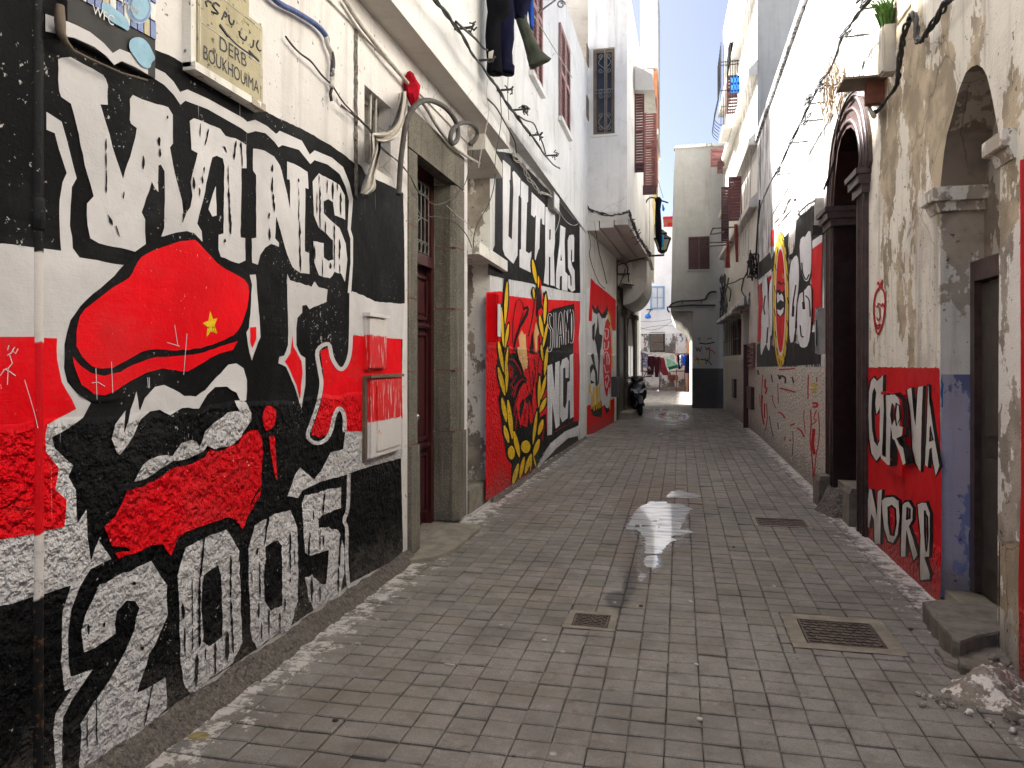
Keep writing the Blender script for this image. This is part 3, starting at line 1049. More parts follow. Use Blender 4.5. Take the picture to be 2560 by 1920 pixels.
for yy in ((108, 172), (238, 305)):
    a0, z1 = AU.sz(1465.5, yy[0])
    a1, z0 = AU.sz(1471, yy[1])
    mb = MB()
    mb.wbox(AU, a0, a1, z0, z1, -.0, .02)
    mb.build('wall_panel', M['woodf'], h2)
# splash of grime and lime at the foot
fl = MB()
for i in range(80):
    a0, a1 = i * LB.len / 80, (i + 1) * LB.len / 80
    if i == 0:
        prev = (.05, .07)
    nx_ = (.05 + random.uniform(-.015, .015), .07 + random.uniform(-.02, .03))
    fl.add([LB.at(a0, prev[0], .013), LB.at(a0, -.02, prev[1]), LB.at(a1, nx_[0], .013), LB.at(a1, -.02, nx_[1])], [(0, 1, 3, 2)], 0, True)
    prev = nx_
fl.build('mortar_fillet', M['mortar'], h2)

# ---------------------------------------------------------------- the house with the projecting bay
LC = Wall(-1.95, 15.5, -1.69, 20.3, 1)
LD = Wall(-1.69, 20.3, -1.50, 25.4, 1)
BO = Wall(-1.10, 15.9, -.88, 21.7, 1)
BF = Wall(-1.93, 15.9, -1.10, 15.9, 0)
h3 = thing('bay_house', (-1.8, 18, 0), 'cream house with a bay jutting over the alley and an iron grilled window', 'house')
mb = MB()
mb.poly([LC.at(0, -.05), LC.at(LC.len, -.05), LC.at(LC.len, 4.6), LC.at(0, 4.6)])
mb.build('wall', M['cream5'], h3)
gx = [ony(x, 0, 15.9).x for x in (1482.5, 1536.5)]
gz = [ony(1510, y, 15.9).z for y in (336, 120)]
o0 = gx[0] + 1.93
o1 = gx[1] + 1.93
bf = MB()
loop = [(0, 4.78), (.83, 4.78), (.83, 9.9), (0, 9.9)]
hl = [(o0, gz[0]), (o1, gz[0]), (o1, gz[1]), (o0, gz[1])]
bf.holed([loop, hl], lambda a, z: BF.at(a, z))
reveal(bf, BF, hl, .12)
bf.poly([BO.at(0, 4.78), BO.at(BO.len, 4.78), BO.at(BO.len, 8.9), BO.at(0, 9.9)])
bf.add([BF.at(0, 9.9), BF.at(.83, 9.9), BO.at(BO.len, 8.9), (-7, 21.7, 8.9), (-7, 15.9, 9.9)], [(0, 1, 2, 3, 4)])
bf.build('bay_wall', M['white4b'], h3)
gwin = node_part('window', h3)
mb = MB()
t = .07
for a, b, c, e in ((o0, o1, gz[1] - t, gz[1]), (o0, o1, gz[0], gz[0] + t), (o0, o0 + t, gz[0] + t, gz[1] - t), (o1 - t, o1, gz[0] + t, gz[1] - t), ((o0 + o1) / 2 + .03, (o0 + o1) / 2 + .07, gz[0] + t, gz[1] - t)):
    mb.wbox(BF, a, b, c, e, -.11, -.06)
mb.build('window_frame', M['woodf'], gwin)
MB().wbox(BF, o0, o1, gz[0], gz[1], -.14, -.115).build('pane', M['glassd'], gwin)
mb = MB()
mid = (o0 + o1) / 2 + .02
mb.tube([BF.at(mid, gz[0], .0), BF.at(mid, gz[1], .0)], .010, 5)
def scroll(c, r0, turns, sgn, flip):
    pts = []
    for i in range(22):
        q = i / 21 * turns * 2 * math.pi
        rr = r0 * (1 - i / 26)
        pts.append(BF.at(c[0] + sgn * (rr * math.cos(q)), c[1] + flip * rr * math.sin(q), .0))
    return pts
H_ = gz[1] - gz[0]
for zf, fl_ in ((.90, 1), (.74, -1), (.50, 1), (.45, -1), (.22, 1), (.08, -1)):
    for sg in (-1, 1):
        mb.tube(scroll((mid + sg * .085, gz[0] + H_ * zf), .055, 1.3, -sg, fl_), .0075, 4)
for z0, z1 in ((.76, .9), (.06, .22)):
    for sg in (-1, 1):
        mb.tube(cat_rom([BF.at(mid, gz[0] + H_ * z0, 0), BF.at(mid + sg * .13, gz[0] + H_ * (z0 + z1) / 2, 0), BF.at(mid + sg * .05, gz[0] + H_ * z1, 0)]), .0075, 4)
for z in (.48, .52):
    mb.tube([BF.at(o0, gz[0] + H_ * z, 0), BF.at(o1, gz[0] + H_ * z, 0)], .007, 4)
mb.build('window_grille', M['irong'], gwin)
sb = MB()
ms = .065
sb.wbox(BF, o0 - ms, o1 + ms, gz[0] - .05, gz[0], 0, .03)
sb.build('sill', M['cream5'], gwin)
# slab under the bay: stepped beams running with the alley
mb = MB()
c4 = [Vector((-1.99, 15.84, 0)), Vector((-1.06, 15.84, 0)), Vector((-.84, 21.74, 0)), Vector((-1.75, 21.74, 0))]
mb.prism([p + UP * 4.62 for p in c4], UP * .18)
for k, dz in enumerate((.20, .15, .10)):
    u0, u1 = k / 3 + .012, (k + 1) / 3 - .012
    q = [c4[0].lerp(c4[1], u0), c4[0].lerp(c4[1], u1), c4[3].lerp(c4[2], u1), c4[3].lerp(c4[2], u0)]
    mb.prism([p + UP * (4.62 - dz) + Vector((0, .012, 0)) for p in q], UP * (dz + .01))
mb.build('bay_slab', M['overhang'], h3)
# boxed brackets and a quarter arch carry the next overhang
mb = MB()
mb.aab(-1.68, 20.6, 3.72, -1.32, 21.5, 4.35)
mb.aab(-1.68, 21.5, 4.05, -.93, 25.4, 4.62)
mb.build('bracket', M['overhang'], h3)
mb = MB()
arc = [(-1.6 + .68 * math.sin(q), 3.25 + .80 * (1 - math.cos(q)) ) for q in [i * math.pi / 2 / 8 for i in range(9)]]
pr = [Vector((x, 21.52, z)) for x, z in arc] + [Vector((-1.6, 21.52, 4.05))]
mb.prism(pr, (0, 3.8, 0))
mb.build('arched_bracket', M['overhang'], h3)
mb = MB()
mb.poly([LD.at(0, -.05), LD.at(LD.len, -.05), LD.at(LD.len, 4.6), LD.at(0, 4.6)])
mb.poly([(-1.5, 25.4, 0), (-6, 25.4, 0), (-6, 25.4, 9), (-1.5, 25.4, 9)])
mb.build('lower_wall', M['bstone'], h3)
for a, b, f_ in ((.05, .45, .05), (1.7, 2.05, .07), (4.2, 4.9, .10)):
    mb = MB()
    mb.wbox(LD, a, b, .18, 3.1, 0, f_)
    mb.wbox(LD, a - .04, b + .04, 3.0, 3.14, 0, f_ + .05)
    mb.build('pilaster', M['bstone'], h3)
ad = node_part('arched_door', h3)
mb = MB()
pts = [(2.35, .18), (3.95, .18), (3.95, 2.2)] + [(3.15 + .8 * math.cos(q), 2.2 + .75 * math.sin(q)) for q in [i * math.pi / 10 for i in range(1, 10)]] + [(2.35, 2.2)]
mb.prism([LD.at(a, z, .01) for a, z in pts], LD.n * .04)
mb.build('door_leaf', M['maroond'], ad)
mb = MB()
for a0, a1 in ((2.45, 3.1), (3.2, 3.85)):
    for z0, z1 in ((.3, 1.0), (1.15, 2.1)):
        mb.wbox(LD, a0, a1, z0, z1, .05, .065)
mb.build('door_panel', M['door'], ad)
nd = node_part('narrow_door', h3)
mb = MB()
mb.wbox(LD, .55, 1.6, .18, 2.9, .0, .02)
mb.build('door_leaf', M['darkd'], nd)
mb = MB()
mb.wbox(LD, .5, 2.2, -.02, .18, 0, .35)
mb.build('doorstep', M['cement'], h3)
# open shutters on the bay's alley side
def oshut(x0, x1, y0, y1, Y, mat, h, name='shutter'):
    a, b = ony(x0, y1, Y), ony(x1, y0, Y)
    return leaf(h, (a.x, Y, a.z), (1, 0, 0), b.x - a.x, b.z - a.z, (0, -1, 0), mat, .062)
bw = node_part('window', h3)
oshut(1586, 1611, 222, 432, 17.6, M['maroon'], bw)
oshut(1609, 1642, 245, 487, 19.9, M['maroon'], bw)
oshut(1589, 1611, 408, 432, 17.5, M['maroond'], bw)
oshut(1607, 1641, 463, 488, 19.8, M['maroond'], bw)
mb = MB()
for x0, x1, y0, y1, Y in ((1586, 1636, 158, 224, 17.3),):
    a, b = ony(x0, y1, Y), ony(x1, y0, Y)
    mb.prism([(a.x, Y, a.z), (b.x, Y, a.z - .05), (b.x - .04, Y, b.z - .25), (a.x, Y, b.z)], (0, 1.6, 0))
mb.build('window_canopy', M['cream5'], bw)
# the next house along, brick and ochre, seen only as a sliver
h5 = thing('brick_house', (-1.2, 28, 0), 'ochre and orange brick house just showing beyond the shutters of the bay', 'house')
mb = MB()
for x0, x1, y0, y1, m_ in ((1600, 1644, -60, 172, 2), (1600, 1633, 172, 560, 2), (1633, 1643, 176, 322, 0), (1633, 1640, 338, 560, 1), (1600, 1646, 322, 338, 2)):
    a, b = ony(x0, y1, 26.2), ony(x1, y0, 26.2)
    mb.aab(a.x, 26.2, a.z, b.x, 29.5, b.z, m_)
mb.build('wall', [M['brick'], M['yellowp'], M['cream5']], h5)
mb = MB()
a, b = ony(1598, 330, 26.0), ony(1642, 322, 26.0)
mb.aab(a.x, 25.9, a.z, b.x, 29.5, b.z)
mb.build('cornice', M['cream5'], h5)
sw = node_part('window', h5)
oshut(1620, 1644, 350, 470, 25.6, M['maroon'], sw)
# pale lower strip of the bay house, reaching down to the lantern
mb = MB()
a, b = ony(1600, 640, 21.9), ony(1625, 488, 21.9)
mb.aab(a.x, 21.9, a.z, b.x, 25.4, b.z)
mb.aab(-5, 21.74, 4.64, -.95, 29.2, 9.6)
mb.aab(-5, 25.41, 0, -1.5, 29.2, 4.63)
mb.build('side_wall', M['cream5'], h3)
# unseen house added left of the little square to keep sun off its paving
hq = thing('unseen_shade_house', (-5, 34, 0), 'plain white house added out of view beside the little square to shade it', 'house')
MB().aab(-11, 27, 0, -4.6, 42.5, 5.0).build('wall', M['white6'], hq)
MB().aab(-11, 26.9, 5.0, -4.5, 42.55, 5.2).build('cornice', M['white6'], hq)
# ---------------------------------------------------------------- WINS 2005 mural on the first house
mu = node_part('mural', h1)
base = P('s', '-420,2250 -420,-150 150,-60 150,85 368,105 372,118') + P('A', '1000,330 1050,365 1250,470 1470,600') + \
    P('D', '330,405 480,490 640,560 800,650 900,720 970,775 990,775 1010,790 1035,840 1120,885 1220,930 1275,962 1282,1300 1284,1655') + \
    P('E', '1000,200 990,960 1000,1400') + P('s', '1003,1391 878,1456 782,1525 639,1623 500,1714 217,1920 0,2070')
paint(mu, 'black_ground', LA, base, M['black1'], 0, 0, .003)
wleft = P('s', '-420,650 -200,622') + P('B', '0,118 365,163') + P('A', '347,1450 335,1300 335,1150 350,1050 375,1000 305,770 262,750 262,645 345,700 375,800 432,1030 405,1075 398,1300 415,1430 450,1480 600,1512 705,1530') + \
    P('B', '747,250 690,320 560,430 480,500 420,590 387,730 383,880 405,960 455,1030 548,1090 500,1180 420,1240 305,1303 330,1370 390,1430 440,1470 408,1540 455,1620') + \
    P('C', '428,60 440,245 490,172 496,330 516,470 560,343 632,455 512,515 450,620 400,750 383,900 385,1060 400,1135 530,1088 400,1280 352,1370 352,1700 318,1700 300,1450 310,1340 410,1195 365,1215 345,1050 350,900 355,750 405,602 235,660 0,725') + P('s', '-200,1570 -420,1640')
paint(mu, 'white_band', LA, wleft, M['white1r'], 1)
rleft = P('s', '-420,820 -200,838') + P('B', '0,690 200,690 340,696 335,830 370,960 455,1128 275,1220 262,1300 268,1390 345,1485 328,1590') + P('C', '310,60 375,112 363,268 240,295 0,345') + P('s', '-200,1395 -420,1455')
paint(mu, 'red_band', LA, rleft, M['red1'], 2)
# white halo above the letters
ho = P('A', '262,80 400,128 520,182 600,248 648,306 690,280 770,312 850,370 950,420 1000,470 1038,530 1080,515 1200,570 1400,680 1425,702 1470,690') + P('D', '420,540 478,590 490,582 500,570 640,633 690,720 720,693 830,740 900,800 940,900 962,1000 956,1080 947,1190 962,1240 962,1400 950,1590')
hi = P('A', '262,180 410,212 540,268 615,325 658,376 702,350 780,386 862,436 945,488 1000,545 1040,604 1068,580 1195,628 1392,740 1428,768 1473,755') + P('D', '412,586 468,640 494,675 518,660 622,690 694,780 720,755 802,782 878,842 915,922 937,1012 932,1090 928,1190 945,1250 946,1400 928,1590')
mb = MB()
vs = [LA.px(x, y, .004 + .0016 * 2) for x, y in ho] + [LA.px(x, y, .004 + .0016 * 2) for x, y in hi]
mb.add(vs, [(k, k + 1, len(ho) + k + 1, len(ho) + k) for k in range(len(ho) - 1)])
mb.build('halo', M['white1r'], mu)
letters = [P('A', '325,345 345,335 400,330 470,370 580,430 600,455 610,490 610,600 570,600 600,700 640,850 700,1030 740,900 770,790 778,740 748,715 740,690 740,570 755,548 860,590 960,620 985,660 990,830 970,850 1000,1000 1040,1150 1052,1245 1090,1195 1100,1130 1092,1050 1130,880 1095,860 1085,700 1110,680 1200,720 1260,740 1290,780 1350,800 1412,835 1412,970 1385,970 1378,1370 1405,1375 1408,1500 1370,1518 1265,1480 1252,1440 1252,1355 1280,1345 1285,960 1278,912 1240,895 1215,910 1190,1020 1155,1180 1130,1290 1155,1330 1160,1392 1110,1340 1060,1333 990,1350 920,1365 940,1315 942,1100 940,990 918,950 903,952 905,1110 885,1090 868,1048 850,1100 808,1225 828,1265 830,1405 770,1450 560,1400 510,1370 493,1300 490,1170 530,1130 480,950 430,720 400,600 345,560 328,520'),
           P('D', '325,680 400,700 460,735 495,790 520,880 560,1060 558,880 540,875 540,765 580,775 670,830 675,935 655,930 652,1330 680,1340 680,1470 625,1465 575,1430 540,1350 500,1200 472,1110 465,1250 488,1275 487,1298 440,1284 400,1303 370,1350 355,1413 320,1400 318,1250 345,1245 345,850 325,820'),
           P('D', '740,840 800,870 870,910 905,980 907,1130 840,1100 830,1020 800,1000 770,1015 770,1090 810,1130 870,1180 910,1280 920,1380 905,1522 880,1470 840,1458 810,1500 740,1480 712,1400 705,1265 770,1275 772,1370 800,1390 830,1380 828,1260 790,1220 740,1180 710,1100 700,890')]
for l in letters:
    paint(mu, 'letter', LA, l, M['white1r'], 2)
paint(mu, 'letter', LA, P('A', '1235,1070 1240,1240 1215,1250 1193,1203'), M['white1r'], 2)
# right edge: white and red bands, outlines
paint(mu, 'white_band', LA, P('E', '745,133 800,155 860,185 990,197 1003,195 997,372 748,354'), M['white1r'], 1)
paint(mu, 'red_band', LA, P('E', '590,430 635,408 660,470 690,512 720,490 745,440 748,352 990,370 997,762 815,774 812,825 716,828 712,740 690,713 668,745 655,800 630,840 590,857 548,845 548,820 590,700 608,600 603,520'), M['red1'], 1)
paint(mu, 'white_patch', LA, P('E', '715,826 703,915 640,930 595,1020 560,1063 490,1005 465,1040 428,1145 480,1157 500,1117 600,1072 720,1040 750,1027 880,987 997,957 997,765 815,774 812,825'), M['white1r'], 1)
paint(mu, 'white_shape', LA, P('E', '425,50 440,80 545,112 560,85 580,115 625,125 620,187 535,222 520,202 500,205 498,240 475,265 470,320 470,400 490,450 515,465 515,600 495,712 460,600 420,510 380,490 387,460 410,450 430,400 430,270 424,150'), M['white1r'], 2)
paint(mu, 'white_shape', LA, P('E', '238,55 270,50 275,120 290,300 292,360 250,477 230,400 220,310 245,180 250,100'), M['white1r'], 2)
paint(mu, 'red_shape', LA, P('E', '450,350 455,410 495,480 500,540 487,667 470,600 440,530 412,480 440,440'), M['red1'], 3)
paint(mu, 'red_shape', LA, P('E', '240,315 270,312 272,370 252,417 240,385'), M['red1'], 3)
mb = MB()
stroke(mb, LA, P('E', '748,140 745,350 738,450 712,512 682,512 652,462 634,395 580,428 590,520 600,590 585,680 560,760 532,840 548,872 580,884 620,868 648,820 665,745 690,712 712,750 714,830'), 10, 3)
stroke(mb, LA, P('E', '735,1035 730,1200 712,1265 725,1310 724,1450 733,1580 750,1670'), 9, 3)
mb.build('outline', M['white1r'], mu)
# the head with the beret
beret = P('B', '1165,95 1060,110 950,150 860,195 815,240 790,310 720,360 620,430 520,500 460,580 450,680 455,760 500,830 560,880 620,885 690,870 780,820 870,770 960,765 1100,772 1250,750 1400,690 1450,640 1490,540 1510,430 1500,350 1430,310 1330,260 1250,170 1195,110')
blackrim = [(x, y) for x, y in P('B', '1160,40 1040,55 900,110 830,170 750,250 690,320 560,430 480,500 420,590 387,730 383,880 405,960 455,1030 540,1085 700,1080 1000,950 1300,850 1500,700 1530,430 1500,315 1330,230 1240,130')]
paint(mu, 'beret_shadow', LA, blackrim, M['black1'], 3, 1)
hd = node_part('painted_head', h1)
paint(hd, 'beret', LA, beret, M['red1'], 4, 1)
paint(hd, 'beret_brim', LA, P('B', '430,805 470,860 540,910 620,925 720,900 840,840 940,810 1080,805 1200,790 1330,750 1437,713 1410,767 1300,800 1200,860 1130,900 1050,890 980,880 880,905 780,960 680,1025 620,1045 560,1035 480,980 450,900 432,850'), M['red1'], 4)
paint(hd, 'star', LA, P('B', '1268,530 1285,580 1312,575 1295,615 1312,670 1270,655 1245,692 1250,630 1222,605 1257,590'), M['yellow'], 5, 0, .001)
paint(hd, 'white_face', LA, P('B', '840,1140 870,1060 930,990 990,980 1050,1010 1110,1045 1180,1050 1240,1010 1310,930 1380,860 1430,850 1475,880 1495,950 1490,1075 1460,1090 1430,1030 1370,990 1300,995 1250,1040 1200,1125 1100,1120 1025,1165 960,1130 900,1140 850,1190 800,1290 745,1380 720,1408 700,1395 670,1310 690,1220 750,1135 740,1280 770,1200 785,1130 820,1022 835,1130'), M['white1r'], 4)
paint(hd, 'white_face', LA, P('B', '1418,1073 1490,1085 1522,1150 1520,1200 1470,1270 1440,1340 1300,1368 1255,1350 1230,1385 1120,1435 1040,1440 960,1500 870,1550 805,1568 860,1470 900,1430 1000,1410 1040,1415 1090,1340 1160,1310 1210,1355 1240,1270 1290,1215 1380,1150 1450,1140'), M['white1r'], 4, 0, .004)
scarf = P('B', '1270,1375 1230,1430 1130,1470 1030,1490 930,1570 780,1625') + P('C', '720,60 690,130 650,210 592,270 600,310 630,380 735,388 735,405 650,420 670,447 760,425 860,378 925,370 975,440 1010,340 1060,300 1200,250 1290,215 1340,225 1390,285') + P('E', '207,1308 225,1250 243,1215 240,1180 275,1110 290,1100 302,930 297,860 275,818 240,818 200,845 160,890 110,915 60,925')
paint(hd, 'scarf', LA, scarf, M['red1'], 4, 0, .004)
paint(hd, 'scarf', LA, P('E', '292,1105 290,1140 262,1185 243,1225 240,1200 262,1150'), M['red1'], 5, 0, .003)
paint(hd, 'red_drop', LA, P('E', '300,740 315,705 345,700 370,725 365,790 340,820 315,825 302,790'), M['red1'], 4, 1)
paint(hd, 'red_drop', LA, P('E', '332,850 362,850 365,930 375,1065 360,1040 340,930'), M['red1'], 4)
# 2005
paint(mu, 'digit', LA, P('C', '470,995 463,860 490,770 560,610 700,540 860,470 920,550 955,600 957,780 912,885 850,1010 782,1230 880,1172 948,1138 950,1320 830,1432 640,1570 500,1665 450,1690 455,1400 560,1240 640,1120 710,980 770,850 790,740 770,690 720,688 665,750 648,830 655,885 590,930 480,990'), M['white1r'], 2, 0, .005)
paint(mu, 'digit', LA, P('C', '1015,540 1060,390 1170,330 1300,283 1370,410 1380,700 1387,930 1330,1060 1240,1120 1090,1232 1060,1180 1030,1060 1025,760'), M['white1r'], 2, 0, .005, [P('C', '1165,545 1250,495 1267,560 1277,900 1200,962 1165,930 1150,700')])
paint(mu, 'digit', LA, P('O', '270,400 310,260 400,205 510,170 555,270 560,560 555,700 510,860 400,910 320,972 285,890 275,600'), M['white1r'], 2, 0, .005, [P('O', '370,380 440,345 465,380 468,720 400,750 365,700')])
paint(mu, 'digit', LA, P('O', '582,130 600,90 710,60 806,38 806,160 700,200 675,230 680,275 720,270 790,290 825,380 825,540 800,662 650,748 620,680 600,560 640,545 650,560 690,602 722,597 737,400 700,410 630,440 600,420 590,300'), M['white1r'], 2, 0, .005)
# black dashes dripping inside the letters
drips = MB()
def dash(k, x, y0, y1, w, x1=None):
    s_ = CR[k][2]
    x1 = x if x1 is None else x1
    n = max(3, int((y1 - y0) / s_ / 9))
    pts, ws = [], []
    for i in range(n + 1):
        t = i / n
        q = P(k, '%f,%f' % (x + (x1 - x) * t + random.uniform(-2, 2), y0 + (y1 - y0) * t))[0]
        pts.append(q)
        ws.append(w / s_ * random.uniform(.35, 1.15) * (.25 if i in (0, n) else 1))
    stroke(drips, LA, pts, ws, 4, False)
for a in [('A', 612, 800, 870, 14), ('A', 612, 880, 975, 14), ('A', 614, 980, 1110, 15), ('A', 826, 895, 975, 16), ('A', 918, 790, 840, 26), ('A', 922, 855, 905, 14), ('A', 713, 1105, 1145, 14), ('A', 622, 1235, 1295, 20, 650), ('A', 668, 1300, 1365, 18, 690),
          ('A', 965, 665, 685, 12), ('A', 1155, 710, 790, 12), ('A', 1205, 740, 840, 14, 1180), ('A', 1290, 840, 880, 10, 1310), ('A', 1360, 810, 920, 13, 1348), ('A', 1388, 815, 965, 12, 1398), ('A', 1315, 950, 1070, 9), ('A', 1318, 1080, 1350, 14, 1330), ('A', 1295, 1375, 1398, 20),
          ('A', 1178, 960, 1000, 10), ('A', 1168, 1010, 1060, 9), ('A', 1115, 1020, 1090, 18, 1120), ('A', 1085, 1150, 1280, 18, 1052), ('A', 1150, 1080, 1130, 9),
          ('D', 455, 780, 830, 14), ('D', 455, 860, 960, 13), ('D', 460, 965, 1080, 13, 468), ('D', 435, 1085, 1125, 12), ('D', 437, 1185, 1260, 13), ('D', 621, 870, 895, 12), ('D', 622, 930, 980, 8), ('D', 622, 1000, 1130, 9), ('D', 627, 1140, 1460, 13, 632),
          ('D', 750, 850, 900, 8), ('D', 755, 920, 1190, 11), ('D', 800, 880, 960, 12), ('D', 835, 890, 1000, 14), ('D', 865, 900, 950, 10), ('D', 885, 960, 1100, 12), ('D', 790, 1140, 1230, 11), ('D', 845, 1160, 1440, 11), ('D', 878, 1250, 1380, 14), ('D', 770, 1380, 1490, 11), ('D', 722, 1290, 1380, 10), ('D', 820, 1400, 1440, 14), ('D', 880, 1410, 1470, 12),
          ('D', 735, 960, 1090, 8), ('D', 605, 500, 560, 1),
          ('C', 1180, 330, 560, 16, 1155), ('C', 1150, 560, 960, 16), ('C', 1108, 570, 840, 8), ('C', 1110, 850, 980, 9), ('C', 1330, 440, 680, 12), ('C', 1330, 690, 1000, 13, 1345), ('C', 1310, 870, 1040, 40), ('C', 1240, 930, 1120, 17), ('C', 1185, 960, 1040, 10), ('C', 1135, 1000, 1190, 22, 1130), ('C', 1050, 710, 800, 20, 1060), ('C', 1065, 850, 1000, 12), ('C', 1205, 560, 820, 3),
          ('O', 395, 205, 380, 14, 370), ('O', 375, 480, 700, 12), ('O', 330, 390, 430, 18), ('O', 345, 470, 690, 9), ('O', 338, 700, 800, 10), ('O', 398, 740, 900, 12), ('O', 300, 520, 600, 6), ('O', 520, 300, 540, 9), ('O', 520, 560, 590, 8), ('O', 490, 680, 760, 15), ('O', 460, 770, 880, 14), ('O', 355, 820, 920, 9), ('O', 545, 380, 500, 6),
          ('O', 720, 70, 190, 11, 708), ('O', 692, 290, 400, 9), ('O', 635, 300, 440, 13, 625), ('O', 655, 170, 230, 10), ('O', 712, 320, 380, 8), ('O', 812, 320, 500, 12, 800), ('O', 797, 500, 650, 14), ('O', 645, 560, 710, 16), ('O', 692, 600, 700, 12),
          ('C', 555, 1250, 1530, 9, 558), ('C', 503, 1350, 1545, 9), ('C', 880, 1175, 1420, 12, 830), ('C', 510, 830, 890, 16), ('C', 600, 820, 850, 20), ('C', 775, 585, 605, 30), ('C', 820, 960, 980, 36)]:
    dash(*a)
drips.build('drip_marks', M['black1'], mu, 'stuff')
mb = MB()                                            # chalk scratches on the red band
for p in ('45,770 55,740', '45,800 70,785 90,750 75,770 95,790 110,760', '60,800 75,850 50,880 45,980', '0,925 30,885 60,900 95,925', '20,890 45,880'):
    stroke(mb, LA, P('B', p), 2.2, 5, False)
for p in ('150,950 180,1050 210,1150 232,1245', '585,880 592,1070', '560,968 600,965 640,990', '680,840 688,1030', '900,935 905,1000', '910,935 912,1000', '1065,615 1085,745', '1140,670 1120,920', '1020,722 1095,745'):
    stroke(mb, LA, P('B', p), 1.6, 6, False)
mb.build('scratches', M['white1r'], mu, 'stuff')

# ---------------------------------------------------------------- ULTRAS mural
mu = node_part('mural', h2)
paint(mu, 'black_ground', LB, P('G', '233,60 250,70 400,95 600,300 800,500 1000,740 1062,792 1062,1100 1068,1470 1015,1472 860,1440 700,1402 500,1360 330,1330 150,1290 160,1150 222,1000'), M['black2'], 0)
lets = ['300,155 375,220 375,350 365,360 370,420 355,910 390,945 405,440 395,280 410,265 475,345 470,500 455,520 445,1100 405,1185 320,1100 300,1040',
        '482,360 552,420 550,570 540,580 528,1060 560,1080 583,1060 580,1270 465,1215 465,1045 480,1040 485,540 476,520',
        '585,475 715,600 712,800 690,790 685,735 670,740 662,1030 650,1050 622,1150 615,1130 628,700 610,725 580,700']
for l in lets:
    paint(mu, 'letter', LB, P('G', l), M['white2r'], 1)
paint(mu, 'letter', LB, P('G', '722,620 750,630 800,650 817,720 815,960 805,1080 815,1405 770,1392 770,1120 755,1110 755,1392 705,1372 720,1190 720,780'), M['white2r'], 1, 0, .002, [P('G', '760,840 775,846 772,945 759,946')])
paint(mu, 'letter', LB, P('G', '868,800 920,830 912,970 918,1260 942,1290 940,1452 885,1442 885,1300 865,1310 862,1437 825,1412 825,1290 862,970'), M['white2r'], 1, 0, .002, [P('G', '876,1080 885,1150 869,1152')])
paint(mu, 'letter', LB, P('G', '958,900 1000,895 1007,930 1005,1160 985,1165 985,1045 976,1045 972,1140 985,1200 1010,1250 1015,1440 985,1462 945,1420 945,1300 965,1300 970,1400 980,1400 980,1310 945,1220 942,950'), M['white2r'], 1)
paint(mu, 'red_ground', LB, P('H', '92,190 190,182 245,212 400,232 720,248 722,370 712,500 720,700 715,1050 670,1062 500,1150 430,1350 400,1400 260,1480 88,1592'), M['red2'], 1)
paint(mu, 'black_shape', LB, P('H', '160,640 230,660 310,1040 330,1125 410,1050 490,1000 500,1145 560,1120 670,1055 712,1050 710,1080 620,1120 520,1200 470,1290 430,1360 380,1390 300,1440 255,1485 262,1340 225,1290 205,1150 170,900 185,850 165,760'), M['black2'], 2)
paint(mu, 'white_base', LB, P('H', '432,1350 470,1270 520,1205 620,1125 712,1082 722,1060 722,1192 712,1150 640,1165 560,1235 500,1300 465,1335'), M['white2r'], 2)
paint(mu, 'black_base', LB, P('H', '468,1335 500,1300 560,1235 640,1165 705,1128 712,1190 600,1255 520,1300'), M['black2'], 1)
# laurel wreath
wr = node_part('laurel_wreath', h2)
leaves = [(230, 120, 215, 400, 28), (190, 290, 205, 550, 26), (240, 400, 215, 560, 24), (170, 510, 205, 720, 30), (235, 560, 215, 740, 22), (170, 690, 215, 880, 36), (230, 670, 225, 860, 24), (195, 895, 225, 1055, 36), (235, 910, 265, 1170, 38), (210, 1080, 240, 1195, 38), (275, 1120, 312, 1292, 38), (305, 1335, 265, 1482, 36), (345, 1290, 315, 1432, 32), (392, 1270, 350, 1402, 36), (395, 1280, 385, 1390, 14), (405, 1280, 427, 1370, 12),
          (400, -30, 425, 130, 30), (405, 160, 412, 235, 16), (490, 200, 480, 400, 26), (447, 340, 470, 490, 30), (503, 390, 470, 560, 22), (458, 540, 470, 650, 20), (500, 560, 480, 745, 28), (490, 745, 455, 905, 26), (448, 750, 442, 960, 26), (492, 895, 448, 995, 34), (430, 985, 403, 1205, 26), (470, 1040, 440, 1145, 36), (445, 1172, 408, 1285, 40), (440, 80, 440, 160, 14)]
mb = MB()
stroke(mb, LB, P('H', '228,90 212,300 205,550 215,800 235,1000 285,1240 370,1320'), 26 / 2.676, 3)
stroke(mb, LB, P('H', '488,190 490,420 488,620 470,800 445,1000 415,1180 370,1320'), 24 / 2.676, 3)
for x0, y0, x1, y1, w_ in leaves:
    a, b = P('H', '%f,%f %f,%f' % (x0 - (x1 - x0) * .13, y0 - (y1 - y0) * .10, x1 + (x1 - x0) * .1, y1 + (y1 - y0) * .08))
    coat(LB, blade(*a, *b, (w_ * .8 + 22) / 2.676), 3, mb)
for q in ((355, 1222, 52, 58), (258, 1262, 36, 64)):
    c_ = P('H', '%f,%f' % q[:2])[0]
    coat(LB, ellipse(*c_, q[2] / 2.676, q[3] / 2.676), 3, mb)
mb.build('leaf_outline', M['black2'], wr)
for x0, y0, x1, y1, w_ in leaves:
    a, b = P('H', '%f,%f %f,%f' % (x0, y0, x1, y1))
    coat(LB, blade(*a, *b, w_ * .82 / 2.676), 4).build('leaf', M['yellow'], wr)
for q in ((355, 1222, 32, 42), (258, 1262, 24, 46)):
    c_ = P('H', '%f,%f' % q[:2])[0]
    coat(LB, ellipse(*c_, q[2] / 2.676, q[3] / 2.676), 4).build('leaf', M['yellow'], wr)
